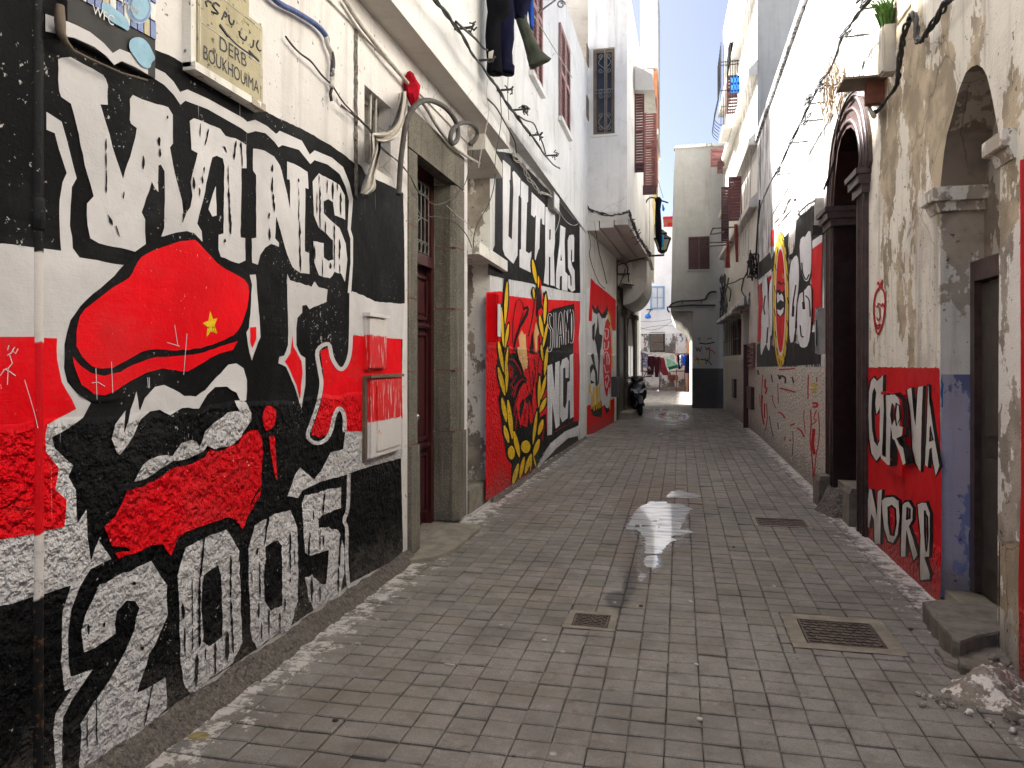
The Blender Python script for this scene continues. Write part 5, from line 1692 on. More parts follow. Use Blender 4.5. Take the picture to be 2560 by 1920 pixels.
for p in ('680,610 745,870', ):
    q = [RB.sz(x, y) for x, y in P('V', p)]
    a0, a1 = sorted((q[0][0], q[1][0]))
    z0, z1 = sorted((q[0][1], q[1][1]))
    leaf(h7, RB.at(a0, z0, .02), RB.u, a1 - a0, z1 - z0, RB.n, M['maroon'], .09, .05)
for p in ('685,1070 735,1330', '515,990 540,1200'):
    q = [RB.sz(x, y) for x, y in P('V', p)]
    a0, a1 = sorted((q[0][0], q[1][0]))
    z0, z1 = sorted((q[0][1], q[1][1]))
    mb = MB()
    mb.wbox(RB, a0, a1, z0, z1, 0, .10)
    mb.build('wooden_cover', M['maroond'], h7)
q = [RB.sz(x, y) for x, y in P('V', '375,800 755,880')]
mb = MB()
zc_ = 1.66
for a0, a1 in ((0.02, s0d - .01), (s1d + .01, RB.len - 1.3)):
    mb.wbox(RB, a0, a1, -.04, zc_, 0, .022)
mb.build('roughcast_base', M['cast3'], h7)
# open shutters, railings and cloth strips of the upper floors
w2 = node_part('window', h7)
def oleaf(x0, x1, y0, y1, Y, mat, par):
    a, b = ony(x0, y1, Y), ony(x1, y0, Y)
    leaf(par, (a.x, Y, a.z), (1, 0, 0), b.x - a.x, b.z - a.z, (0, -1, 0), mat, .075)
oleaf(1821, 1855, 441, 553, 19.4, M['maroon'], w2)
oleaf(1803, 1822, 467, 604, 20.9, M['maroond'], w2)
oleaf(1776, 1811, 371, 418, 24.6, M['maroon'], w2)
oleaf(1793, 1807, 402, 435, 24.3, M['maroond'], w2)
mb = MB()
for pts, Y0_, Y1_ in (('1845,567 1782,571 1776,586 1812,580', 20.2, 21), ('1830,606 1772,606 1768,616 1815,612', 20.4, 21)):
    q = P('s', pts)
    v = [ony(*q[0], 20.4), ony(*q[1], 21.5), ony(*q[2], 21.5), ony(*q[3], 20.4)]
    mb.tube(v, .02, 5)
mb.build('laundry_rail', M['iron'], w2)
mb = MB()
q = [RB.sz(x, y) for x, y in P('W', '920,1240 1003,1570')]
a0, a1 = sorted((q[0][0], q[1][0]))
z0, z1 = sorted((q[0][1], q[1][1]))
leaf(w2, RB.at(a0, z0, .02), RB.u, (a1 - a0) * .5, z1 - z0, RB.n, M['maroond'], .08)
leaf(w2, RB.at(a0 + (a1 - a0) * .5, z0, .02), RB.u, (a1 - a0) * .5, z1 - z0, RB.n, M['maroond'], .08)
mb = MB()
pr = [(0, 0), (.30, .10), (.30, .16), (0, .12)]
mb.prism([RB.at(a0 - .3, z0 - .30 + b, a) for a, b in pr], RB.u * (a1 - a0 + .9))
mb.build('sloping_sill', M['cream5'], w2)
# caged balcony
bal = node_part('balcony', h7)
B0, B1 = ony(1795, 318, 21.2), ony(1864, 100, 21.2)
bx0, bx1, bz0, bz1 = B0.x, 1.60, B0.z, B1.z
mb = MB()
mb.aab(bx0 + .12, 21.15, bz0 - .05, bx1, 22.6, bz0 + .04)
mb.build('balcony_floor', M['cream5'], bal)
mb = MB()
for i in range(9):
    x = bx0 + .08 + (bx1 - bx0 - .08) * i / 8
    mb.tube([(x, 21.2, bz0 + .05), (x, 21.2, bz1)], .012, 4)
for z in (bz0 + .05, bz0 + .55, bz0 + 1.0, bz0 + 1.7, bz1 - .55):
    mb.tube([(bx0 + .05, 21.2, z), (bx1, 21.2, z)], .014, 4)
for i in range(6):
    y_ = 21.2 + i * .28
    mb.tube(cat_rom([(bx0 + .06, y_, bz0 + 1.1), (bx0 - .02, y_, bz0 + .7), (bx0 - .10, y_, bz0 + .25), (bx0 + .06, y_, bz0 + .04)]), .011, 4)
    mb.tube([(bx0 + .06, y_, bz0 + 1.1), (bx0 + .06, y_, bz1 - .1)], .011, 4)
mb.tube([(bx0 + .06, 21.2, bz0 + 1.1), (bx0 + .06, 22.6, bz0 + 1.1)], .014, 4)
mb.build('balcony_cage', M['iron'], bal)
mb = MB()
mb.aab(bx0 + .30, 21.25, bz1 - .50, bx1 - .02, 22.6, bz1)
mb.build('awning', M['blackc'], bal)
a, b = ony(1816, 286, 21.6), ony(1846, 232, 21.6)
leaf(bal, (a.x, 21.6, a.z), (1, 0, 0), b.x - a.x, b.z - a.z + .5, (0, -1, 0), M['maroon'], .075)

# ---------------------------------------------------------------- the grey house closing the alley
h8 = thing('corner_house', (1.0, 26.6, 0), 'plain grey house closing the alley, with shuttered window and scalloped overhang', 'house')
YE = 26.5
EW = Wall(-1, YE, 1.9, YE, 0)
prof = P('s', '1688,372 1684,440 1681,560 1679,700 1677,766 1677,776 1732,778 1732,1013 1800,1013')
q = [EW.sz(x, y) for x, y in prof]
ztop = q[0][1]
q[-2] = (q[-2][0], -.04)
q[-1] = (2.9, -.04)
q.append((2.9, ztop))
mb = MB()
mb.prism([EW.at(a, z) for a, z in q], (0, 8, 0))
mb.build('wall', M['grey5'], h8)
mb = MB()
ap = [EW.sz(x, y) for x, y in P('s', '1676,776 1680,786 1686,797 1696,801 1704,806 1709,815 1716,818 1722,826 1726,838 1730,843 1733,860 1733,776')]
mb.prism([EW.at(a, z, -.35) for a, z in ap], (0, 7.6, 0))
mb.build('scalloped_bracket', M['overhang'], h8)
mb = MB()
mb.wbox(EW, q[0][0] - .04, 2.9, ztop, ztop + .07, -.3, .06)
for i in range(24):
    a = q[0][0] + i * .09
    mb.wbox(EW, a, a + .06, ztop + .07, ztop + .11, -.2, .05)
mb.build('coping', M['oldw4'], h8)
mb = MB()
zb5 = EW.sz(1760, 921)[1]
mb.wbox(EW, EW.sz(1731, 900)[0] - .01, 2.8, -.04, zb5, 0, .015)
mb.build('painted_base', M['dark5'], h8)
wn = node_part('window', h8)
a, b = EW.sz(1721, 674), EW.sz(1774, 591)
half = (b[0] - a[0]) / 2
for i in range(2):
    leaf(wn, EW.at(a[0] + i * half + .005, a[1], .005), EW.u, half - .01, b[1] - a[1], EW.n, M['maroond'], .075, .045, 'shutter', (0, 1))
mb = MB()
mb.wbox(EW, a[0] - .05, b[0] + .05, b[1], b[1] + .04, 0, .03)
mb.wbox(EW, a[0] - .05, b[0] + .05, a[1] - .06, a[1] - .005, 0, .04)
mb.build('window_frame', M['grey5'], wn)
mb = MB()
for k_, p, w_ in (('V', '85,640 100,690 115,650 130,695 150,640', 1.6), ('V', '190,640 205,680 220,650 240,690', 1.6), ('V', '95,560 130,545 125,580', 1.4), ('V', '210,560 240,545 265,560', 1.4), ('V', '120,600 200,610 290,590', 2.4), ('V', '75,775 150,780 220,795 255,840', 1.8), ('V', '90,740 85,800', 1.2), ('V', '110,760 115,830', 1.2), ('V', '190,760 200,830 220,760', 1.2)):
    stroke(mb, EW, P(k_, p), w_ * 1.25, 0)
mb.build('black_scrawl', M['black3'], h8, 'stuff')
mb = MB()
for p in ('225,650 240,660 235,720 230,790', '245,680 270,690 300,720'):
    stroke(mb, EW, P('V', p), 2.2, 1)
mb.build('red_scrawl', M['pinkr'], h8, 'stuff')
mb = MB()
for p in ('80,790 85,740 110,745 130,790', '70,800 150,815 190,800'):
    stroke(mb, EW, P('V', p), 2.0, 1)
mb.build('yellow_scrawl', M['yel3'], h8, 'stuff')

# ---------------------------------------------------------------- the white house across the little square
h9 = thing('distant_house', (0, 43.2, 0), 'bright white house across the square with a pale blue shuttered window', 'house')
FWl = Wall(-6, 43, 4, 43, 0)
zt9 = FWl.sz(1640, 578)[1]
zl9 = FWl.sz(1640, 832)[1]
mb = MB()
mb.aab(-6, 43, zl9, 4, 50, zt9)
mb.build('upper_wall', M['white6'], h9)
mb = MB()
mb.aab(-6, 43.01, 0, 4, 50, zl9)
mb.build('lower_wall', M['stain6'], h9)
mb = MB()
mb.aab(-6, 42.6, -.01, 4, 43.02, .16)
mb.build('plinth', M['cement'], h9)
mb = MB()
mb.aab(-6, 42.95, zl9 - .05, 4, 43.01, zl9)
mb.aab(-6, 42.93, zt9, 4, 43.4, zt9 + .2)
mb.build('cornice', M['white6'], h9)
for (x0, y0, x1, y1), mat, nm in (((1629, 719, 1658, 770), M['blue'], 'b'), ((1628, 834, 1659, 877), M['woodf'], 'w')):
    wq = node_part('window', h9)
    a, b = FWl.sz(x0, y1), FWl.sz(x1, y0)
    mb = MB()
    mb.wbox(FWl, a[0] - .08, b[0] + .08, a[1] - .08, b[1] + .08, 0, .04)
    mb.build('window_frame', M['glassd'] if nm == 'w' else M['blue'], wq)
    w_ = (b[0] - a[0])
    h_ = (b[1] - a[1])
    for i in range(2):
        for j in range(2):
            if nm == 'b':
                MB().wbox(FWl, a[0] + i * w_ / 2 + .03, a[0] + (i + 1) * w_ / 2 - .03, a[1] + j * h_ / 2 + .03, a[1] + (j + 1) * h_ / 2 - .03, .04, .055).build('pane', M['lens'], wq)
            elif i == 0:
                MB().wbox(FWl, a[0] + .02, b[0] - .02, a[1] + j * h_ / 2 + .02, a[1] + (j + 1) * h_ / 2 - .02, .04, .06).build('panel', M['woodf'], wq)
mb = MB()
for p in ('330,870 345,830 350,890', '355,880 380,860 375,900', '310,820 320,880', '385,840 405,810 400,850', '345,800 360,780'):
    stroke(mb, FWl, P('P', p), 1.4, 0)
mb.build('black_scrawl', M['black3'], h9, 'stuff')
mb = MB()
for p in ('370,590 385,560 400,600 420,570 430,540', '480,510 500,540 520,495', '500,540 500,570', '310,770 330,740 335,770'):
    stroke(mb, FWl, P('P', p), 1.5, 1)
mb.build('orange_scrawl', M['orange'], h9, 'stuff')
hA = thing('yellow_house', (-1.2, 56, 0), 'yellow house showing above the roof of the white house across the square', 'house')
a, b = ony(1600, 578, 55), ony(1641, 546, 55)
MB().aab(a.x - 2, 55, 0, b.x, 60, b.z).build('wall', M['yellowp'], hA)
mb = MB()
mb.aab(a.x - 2, 54.9, b.z, b.x + .1, 60, b.z + .25)
mb.build('cornice', M['yellowp'], hA)
hB = thing('red_house', (.2, 62, 0), 'brick red house showing behind the grey corner house', 'house')
a, b = ony(1659, 575, 58), ony(1720, 546, 58)
MB().aab(a.x, 58, 0, b.x, 64, b.z).build('wall', M['redp'], hB)
mb = MB()
mb.aab(a.x - .05, 57.9, b.z, b.x, 64, b.z + .2)
mb.aab(a.x + .3, 57.9, b.z - 1.1, a.x + 1.2, 58.1, b.z - .3)
mb.build('cornice', M['pinkr'], hB)
hC = thing('orange_house', (.9, 42, 0), 'narrow strip of orange painted house wall behind the grey corner house', 'house')
a, b = ony(1717, 975, 41.6), ony(1726, 858, 41.6)
MB().aab(a.x, 41.6, 0, a.x + 3, 42.5, b.z).build('wall', M['orange'], hC)
MB().aab(a.x - .03, 41.55, b.z, a.x + 3, 42.5, b.z + .12).build('cornice', M['orange'], hC)
# ---------------------------------------------------------------- covers and puddles in the paving
def cover(box, label, surround, seed, ribs):
    x0, x1, y0, y1 = box
    rnd = random.Random(seed)
    t = thing('drain_cover', ((x0 + x1) / 2, (y0 + y1) / 2, 0), label, 'drain cover', 'iron covers let into the paving')
    mb = MB()
    s_ = surround
    loops = [[(x0, y0), (x1, y0), (x1, y1), (x0, y1)], [(x0 + s_, y0 + s_), (x1 - s_, y0 + s_), (x1 - s_, y1 - s_), (x0 + s_, y1 - s_)]]
    loops[0] = edge_wobble(loops[0], .004)
    mb.holed(loops, lambda a, b: Vector((a, b, .002)))
    mb.build('cement_surround', M['cement'], t)
    mb = MB()
    mb.aab(x0 + s_ + .006, y0 + s_ + .006, -.02, x1 - s_ - .006, y1 - s_ - .006, -.004)
    mb.build('cover_plate', M['manhole'], t)
    mb = MB()
    X0, X1, Y0_, Y1 = x0 + s_ + .02, x1 - s_ - .02, y0 + s_ + .015, y1 - s_ - .015
    nx, ny = ribs
    for i in range(nx):
        for j in range(ny):
            a, b = X0 + (X1 - X0) * (i + .5) / nx, Y0_ + (Y1 - Y0_) * (j + .5) / ny
            sg = 1 if (i + j) % 2 else -1
            L = (X1 - X0) / nx * .42
            w_ = .006
            d = Vector((L, L * .7 * sg, 0))
            nn = Vector((-d.y, d.x, 0)).normalized() * w_
            c = Vector((a, b, -.0045)) + Vector((rnd.uniform(-.004, .004), rnd.uniform(-.003, .003), 0))
            mb.box(c - d - nn, d * 2, nn * 2, (0, 0, .0075))
    mb.build('raised_pattern', M['manhole'], t, 'stuff')
    mb = MB()
    for a, b, c, e in ((X0 - .014, X1 + .014, Y0_ - .012, Y0_ - .002), (X0 - .014, X1 + .014, Y1 + .002, Y1 + .012), (X0 - .014, X0 - .004, Y0_, Y1), (X1 + .004, X1 + .014, Y0_, Y1)):
        mb.aab(a, c, -.0045, b, e, .003)
    mb.build('cover_rim', M['manhole'], t)
cover(CV[0], 'small rusty square cover with cracked mortar where the wet streak ends', .045, 1, (9, 7))
cover(CV[1], 'large iron cover in a broad pale cement surround near the CURVA NORD wall', .085, 2, (14, 8))
cover(CV[2], 'low dark iron cover beside the bare mound at the brown arched doorway', .035, 3, (14, 4))

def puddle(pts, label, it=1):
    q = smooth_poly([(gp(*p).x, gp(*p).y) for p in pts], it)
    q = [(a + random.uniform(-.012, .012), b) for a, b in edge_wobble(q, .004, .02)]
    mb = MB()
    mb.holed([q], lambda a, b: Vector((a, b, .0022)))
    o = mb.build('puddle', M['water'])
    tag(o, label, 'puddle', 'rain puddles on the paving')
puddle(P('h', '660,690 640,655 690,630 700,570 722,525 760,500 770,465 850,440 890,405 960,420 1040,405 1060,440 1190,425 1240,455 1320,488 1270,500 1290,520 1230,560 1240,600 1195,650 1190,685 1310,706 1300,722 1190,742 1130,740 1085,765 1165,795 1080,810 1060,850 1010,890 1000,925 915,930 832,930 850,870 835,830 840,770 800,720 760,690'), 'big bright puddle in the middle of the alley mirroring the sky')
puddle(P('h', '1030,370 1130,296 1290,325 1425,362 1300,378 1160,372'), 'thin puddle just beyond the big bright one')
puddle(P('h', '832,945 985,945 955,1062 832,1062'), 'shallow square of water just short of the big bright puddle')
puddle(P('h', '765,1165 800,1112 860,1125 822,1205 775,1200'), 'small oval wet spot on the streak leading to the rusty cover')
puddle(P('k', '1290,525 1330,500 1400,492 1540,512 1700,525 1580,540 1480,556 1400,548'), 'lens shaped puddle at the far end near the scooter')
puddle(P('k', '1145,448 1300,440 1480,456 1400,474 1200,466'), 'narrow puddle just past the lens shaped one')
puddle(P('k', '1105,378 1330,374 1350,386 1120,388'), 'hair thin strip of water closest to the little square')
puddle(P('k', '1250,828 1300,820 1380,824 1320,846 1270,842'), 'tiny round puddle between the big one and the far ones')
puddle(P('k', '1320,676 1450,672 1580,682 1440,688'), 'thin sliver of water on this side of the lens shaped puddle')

# ---------------------------------------------------------------- steps, mounds, stones
from mathutils import noise as mn
def heap(name, pts, h, label, cat, mat, seed, cell=.03, rough=.5, parent=None):
    """irregular mound over a ground outline"""
    q = [Vector((p.x, p.y)) for p in pts]
    x0, x1 = min(p.x for p in q), max(p.x for p in q)
    y0, y1 = min(p.y for p in q), max(p.y for p in q)
    def dist(p):
        d, ins = 9, False
        for i in range(len(q)):
            a, b = q[i], q[(i + 1) % len(q)]
            ab = b - a
            t = max(0, min(1, (p - a).dot(ab) / ab.dot(ab)))
            d = min(d, (p - a - ab * t).length)
            if (a.y > p.y) != (b.y > p.y) and p.x < (b.x - a.x) * (p.y - a.y) / (b.y - a.y) + a.x:
                ins = not ins
        return d if ins else -d
    nx, ny = max(6, int((x1 - x0) / cell)), max(6, int((y1 - y0) / cell))
    mb = MB()
    vs = []
    for j in range(ny + 1):
        for i in range(nx + 1):
            x, y = x0 + (x1 - x0) * i / nx, y0 + (y1 - y0) * j / ny
            d = dist(Vector((x, y)))
            k = max(0, min(1, d / .13))
            k = k * k * (3 - 2 * k)
            n1 = mn.noise(Vector((x * 6, y * 6, seed)))
            n2 = mn.noise(Vector((x * 19, y * 19, seed + 5)))
            z = k * h * (1 + rough * (n1 * .9 + n2 * .5)) - (.02 if d < 0 else 0)
            vs.append((x + n2 * .012, y + n1 * .012, z))
    fs = [(j * (nx + 1) + i, j * (nx + 1) + i + 1, (j + 1) * (nx + 1) + i + 1, (j + 1) * (nx + 1) + i) for j in range(ny) for i in range(nx)]
    mb.add(vs, fs, 0, True)
    o = mb.build(name, mat, parent)
    if label:
        tag(o, label, cat)
    return o
def mk_lime():
    b = NB('lime_splashed_cement', .95)
    c = b.mix(b.step(b.noise(14, 5, .7), .35, .65), (.30, .265, .215), (.17, .15, .125))
    c = b.mix(b.step(b.ma('ADD', b.noise(11, 5, .7, b.vec(1, 1, 1, (3, 3, 3))), b.ma('MULTIPLY', b.noise(60, 3), .2)), .60, .68), c, (.74, .69, .62))
    b.set('Base Color', c)
    b.set('Normal', b.bump(b.noise(40, 5, .7), .012, 1.0))
    return b.m
M['lime'] = mk_lime()
M['stone2'] = simple('worn_grey_step_stone', (.20, .178, .145), .9, .45, 9, bs=1.4)
heap('cement_mound', [gp(*p) for p in P('T', '950,1560 1020,1500 1110,1380 1250,1310 1400,1290 1440,1330 1350,1500 1330,1659 1120,1640')], .20, 'bare cement mound filling the foot of the brown arched doorway', 'mound', M['mortar'], 2)
heap('rubble_mound', [gp(*p) for p in P('N', '860,1180 960,1100 1100,1040 1260,1000 1420,980 1420,1400 1300,1330 1000,1260 900,1230')], .075, 'whitish lump of rubble and cement at the corner by the arched entrance', 'rubble', M['cement'], 6, .02, .9)
rub = bpy.data.objects['rubble_mound']
rnd = random.Random(15)
cen = [gp(*p) for p in P('N', '940,1200 1040,1120 1180,1080 1300,1120 1360,1250 1100,1230 1220,1200 980,1290 870,1230 1320,1380')]
for i in range(70):
    c = cen[rnd.randrange(len(cen))] + Vector((rnd.gauss(0, .05), rnd.gauss(0, .05), 0))
    if c.x > 1.66:
        continue
    r_ = rnd.uniform(.005, .030) ** 1.0
    c.z = max(0, .06 - abs(c.x - 1.62) * .22) + r_ * .3
    mb = MB()
    rings = []
    for h, k in ((-1, .5), (-.4, 1), (.3, .95), (.8, .5)):
        rings.append([c + Vector((r_ * k * math.cos(q) * rnd.uniform(.75, 1.25), r_ * k * math.sin(q) * rnd.uniform(.75, 1.25), r_ * .7 * h)) for q in [j * math.pi / 3 for j in range(6)]])
    mb.loft(rings, 0, True, False)
    mb.build('stone', M['lime'] if i % 3 else M['stone2'], rub)
bpy.data.objects['rubble_mound'].data.materials[0] = M['lime']
st = thing('entrance_step', (1.55, 4.7, 0), 'broken grey stone step in two levels before the arched entrance', 'step')
def slab(name, pts, z, hz, seed):
    rnd = random.Random(seed)
    q = [gp(x, y, z) for x, y in pts]
    q = [Vector((a + rnd.uniform(-.006, .006), b + rnd.uniform(-.006, .006), z)) for a, b in edge_wobble([(p.x, p.y) for p in q], .006, .05)]
    mb = MB()
    n = len(q)
    lo = [p - UP * hz + Vector((rnd.uniform(-.008, .008), rnd.uniform(-.008, .008), 0)) for p in q]
    top = [p + UP * rnd.uniform(-.006, .004) for p in q]
    mid = [p - UP * .012 + (p - sum(q, Vector()) / n).normalized() * .008 for p in top]
    mb.add(lo + mid + top, [(i, (i + 1) % n, n + (i + 1) % n, n + i) for i in range(n)] + [(n + i, n + (i + 1) % n, 2 * n + (i + 1) % n, 2 * n + i) for i in range(n)] + [list(range(2 * n, 3 * n))])
    return mb.build(name, M['stone2'], st)
slab('upper_slab', P('N', '780,612 890,598 1050,615 1190,640 1265,700 1265,790 1110,822 1000,862 965,842 870,725'), .13, .15, 1)
slab('lower_slab', P('N', '1000,905 1110,850 1265,800 1320,1010 1240,1040 1010,1010'), .05, .07, 2)
slab('broken_chip', P('N', '860,905 960,950 1000,985 990,1010 900,975'), .03, .05, 3)
kb = MB()
pr = P('T', '1012,1530 1012,1340 1040,1290 1085,1290 1085,1400 1060,1520')
q = [gp(*p) for p in P('T', '1012,1530 1085,1480')]
kb.box((q[0].x, q[0].y, -.02), (.13, .05, 0), (-.03, .22, 0), (0, .015, .30))
kb.box((q[0].x + .01, q[0].y + .01, .28), (.12, .05, 0), (-.03, .20, 0), (.01, .015, .05))
o = kb.build('stone_post', M['stone2'])
tag(o, 'short grey corner stone standing at the left foot of the brown arched doorway'.replace('left foot', 'far foot'), 'stone post')
kb = MB()
q = gp(*P('T', '1325,1690')[0])
kb.box((1.60, q.y - .18, -.02), (.09, 0, 0), (0, .30, 0), (0, 0, .34))
kb.box((1.61, q.y - .16, .32), (.08, 0, 0), (0, .26, 0), (.02, 0, .05))
o = kb.build('stone_post', M['stone2'])
tag(o, 'chipped dark stone block between the brown doorway and the CURVA NORD panel', 'stone post')

# ---------------------------------------------------------------- painted downpipe, conduits
M['pipe'] = mk_downpipe()
px0 = LA.sz(75, 900)[0]
px1 = LA.sz(112, 900)[0]
dp = thing('downpipe', tuple(LA.at((px0 + px1) / 2, 0)), 'old downpipe painted in the black, white and red bands of the wall', 'pipe')
rr = (px1 - px0) / 2 * .82
ca = (px0 + px1) / 2
MB().tube([LA.at(ca, -.05 + i * .25, -rr * .35) for i in range(20)], rr, 14).build('pipe', M['pipe'], dp)
zc = LA.sz(95, 535)[1]
MB().lathe(LA.at(ca, zc, -rr * .35), [(rr, -.06), (rr * 1.2, -.05), (rr * 1.2, .05), (rr, .06)], 14).build('collar', M['pipe'], dp)

def mat_bands(name, cols, axis, n0):
    b = NB(name, .6)
    z = b.ma('ADD', b.xyz()[axis], b.ma('MULTIPLY', b.noise(9, 2), .25))
    k = b.ma('FRACT', b.ma('MULTIPLY', z, n0))
    c = b.mix(b.step(k, .48, .52), cols[0], cols[1])
    c = b.mix(b.step(b.noise(30, 4, .7), .5, .62), c, (.4, .38, .35))
    b.set('Base Color', c)
    b.set('Normal', b.bump(b.noise(60, 3), .004, .6))
    return b.m
M['bandp'] = mat_bands('black_and_white_pipe_paint', ((.03, .03, .035), (.5, .48, .46)), 2, 4)
cv = thing('conduit', tuple(LA.px(690, 60, .03)), 'bent conduit with flaking blue and white paint above the mural', 'conduit')
pth = P('s', '640,-60 690,2 740,30 790,62 815,90')
v = [LA.px(x, y, .035) for x, y in pth] + [LA.px(x, y, .035) for x, y in P('D', '800,20 826,80 835,140 832,200 828,300')]
MB().tube(cat_rom(v[:6]), .016, 8).build('blue_section', simple('flaked_blue_paint', (.07, .12, .32), .6, .5, 30), cv)
MB().tube(cat_rom(v[4:]), .016, 8).build('lower_section', M['bandp'], cv)
MB().tube([LA.px(*p, .03) for p in P('D', '828,300 820,340 826,385')], .010, 6).build('frayed_end', M['cable'], cv)

# ---------------------------------------------------------------- signs on the first house
def text_mb(mb, txt, fn, mi=0, size=1.0):
    """letters of a text as flat shapes; fn maps the unit box of the text to 3D"""
    cu = bpy.data.curves.new('t', 'FONT')
    cu.body = txt
    ob = bpy.data.objects.new('t', cu)
    col.objects.link(ob)
    bpy.context.view_layer.update()
    me = bpy.data.meshes.new_from_object(ob.evaluated_get(bpy.context.evaluated_depsgraph_get()))
    xs = [v.co.x for v in me.vertices]
    ys = [v.co.y for v in me.vertices]
    ax, bx, ay, by = min(xs), max(xs), min(ys), max(ys)
    mb.add([fn((v.co.x - ax) / (bx - ax), (v.co.y - ay) / (by - ay)) for v in me.vertices], [list(p.vertices) for p in me.polygons], mi)
    bpy.data.objects.remove(ob)
    bpy.data.curves.remove(cu)
    bpy.data.meshes.remove(me)
    return mb
def quad_fn(W, tl, tr, br, bl, off):
    def fn(u, v):
        x = (bl[0] * (1 - u) + br[0] * u) * (1 - v) + (tl[0] * (1 - u) + tr[0] * u) * v
        y = (bl[1] * (1 - u) + br[1] * u) * (1 - v) + (tl[1] * (1 - u) + tr[1] * u) * v
        return W.px(x, y, off)
    return fn
sg = thing('street_sign', tuple(LA.px(548, 130, .05)), 'speckled cement street plaque lettered DERB BOUKHOUIMA under Arabic script', 'sign')
s0, s1 = LA.sz(468, 150)[0], LA.sz(632, 200)[0]
z0 = LA.sz(548, 212)[1]
zt = LA.sz(600, 45)[1]
mb = MB()
D_ = .055
mb.wbox(LA, s0, s1, z0, zt, -.01, D_)
mb.build('plaque', M['plaque'], sg)
mb = MB()
mb.wbox(LA, s0 - .035, s0, z0 - .02, zt + .02, -.01, .045)
mb.wbox(LA, s0 - .035, s1 + .012, z0 - .035, z0, -.01, D_ + .012)
mb.wbox(LA, s1, s1 + .012, z0, zt + .02, -.01, .05)
mb.build('plaque_edge', M['oldw4'], sg)
mb = MB()
zr = (zt - z0)
def on(u, v, off=D_ + .002):
    return LA.at(s0 + (s1 - s0) * u, z0 + zr * v, off)
text_mb(mb, 'DERB', lambda u, v: on(.30 + .42 * u, .33 + .16 * v))
text_mb(mb, 'BOUKHOUIMA', lambda u, v: on(.07 + .86 * u, .10 + .16 * v))
mb.build('latin_lettering', M['ink'], sg)
mb = MB()
def ink(pts, r):
    pts = [on(u, v, D_ + .001) for u, v in pts]
    mb.tube(cat_rom(pts, 5), r, 4)
# the Arabic line, right to left: dal ra ba / ba waw kha waw ya mim ta
for pts, r in (([(.92, .78), (.89, .70), (.93, .66), (.97, .68)], .005), ([(.84, .74), (.83, .66), (.79, .62)], .005), ([(.72, .72), (.70, .66), (.62, .66), (.60, .72)], .005), ([(.52, .80), (.50, .74), (.45, .74), (.44, .82)], .005), ([(.38, .76), (.41, .79), (.38, .82), (.36, .77), (.33, .70)], .005),
               ([(.30, .84), (.24, .84), (.20, .78), (.28, .74), (.18, .70)], .005), ([(.18, .80), (.14, .80), (.10, .76), (.12, .72)], .005), ([(.10, .86), (.06, .84), (.07, .90)], .005), ([(.66, .60), (.662, .598)], .006), ([(.48, .70), (.482, .698)], .006), ([(.24, .89), (.242, .888)], .006), ([(.30, .60), (.40, .57), (.58, .53), (.80, .53)], .004), ([(.30, .62), (.42, .55)], .007), ([(.76, .56), (.93, .52)], .006)):
    ink(pts, r)
mb.build('arabic_lettering', M['ink'], sg)
mb = MB()
for v in (.50, .955):
    mb.tube([on(.04, v, D_ + .001), on(.96, v, D_ + .001)], .0018, 4)
for u in (.03, .97):
    mb.tube([on(u, .06, D_ + .001), on(u, .955, D_ + .001)], .0018, 4)
mb.build('border_line', M['oldw4'], sg)
s2 = thing('street_sign', tuple(LA.at((s0 + s1) / 2, zt + .1, .03)), 'upper cement plaque cut off by the picture edge above the street plaque', 'sign')
mb = MB()
mb.wbox(LA, s0 + .05, s1 - .09, zt + .012, zt + .30, -.01, .035)
mb.build('plaque', M['plaque'], s2)
mb = MB()
text_mb(mb, 'ARR', lambda u, v: LA.at(s0 + .12 + .20 * u, zt + .06 + .07 * v, .037))
mb.build('lettering', M['ink'], s2)

bd = thing('tile_panel', tuple(LA.px(250, 60, .05)), 'dark board with blue and ochre glazed tiles and club stickers above the letters', 'panel')
b0, b1 = LA.sz(148, 60)[0], LA.sz(370, 150)[0]
zb0 = LA.sz(146, 89)[1]
zb1 = LA.sz(370, 198)[1]
mb = MB()
pr = [LA.at(b0, zb0, -.005), LA.at(b1, zb1, -.005), LA.at(b1, 3.75, -.005), LA.at(b0, 3.75, -.005)]
mb.prism(pr, LA.n * .04)
mb.build('board', M['tin'], bd)
mb = MB()
mb.tube([LA.px(*p, .045) for p in P('A', '345,30 345,120 350,190 375,240 420,290 520,340 700,420 850,462')], [.014, .018, .016, .012, .006, .005, .004, .004], 6)
mb.build('broken_edge', M['woodf'], bd)
zl0, zl1 = LA.sz(*P('A', '400,0')[0])[1], LA.sz(*P('A', '850,238')[0])[1]
t0, t1 = LA.sz(*P('A', '400,0')[0])[0], LA.sz(*P('A', '852,238')[0])[0]
mb = MB()
so, si = P('A', '352,108 440,145 520,185 600,250 650,306 690,282 770,312 853,372'), P('A', '352,205 430,218 545,270 615,325 658,374 702,352 780,386 853,430')
vs = [LA.px(x, y, .0375) for x, y in so] + [LA.px(x, y, .0375) for x, y in si]
mb.add(vs, [(k, k + 1, len(so) + k + 1, len(so) + k) for k in range(len(so) - 1)])
mb.build('painted_stripe', M['white1r'], bd)
ncol_ = 11
cm = ['tilew', 'tileb', 'tileb', 'tiley', 'tilew', 'tileb', 'tilew', 'tileb', 'tileb', 'tiley', 'tileb']
for i in range(ncol_):
    a0, a1 = t0 + (t1 - t0) * i / ncol_ + .003, t0 + (t1 - t0) * (i + 1) / ncol_ - .003
    zz0 = zl0 + (zl1 - zl0) * (i + .5) / ncol_
    for j in range(5):
        mb = MB()
        mb.wbox(LA, a0, a1, zz0 + j * .075 + .003, zz0 + j * .075 + .071, .03, .041)
        mb.build('tile', M[cm[(i + (j % 2)) % ncol_]], bd)
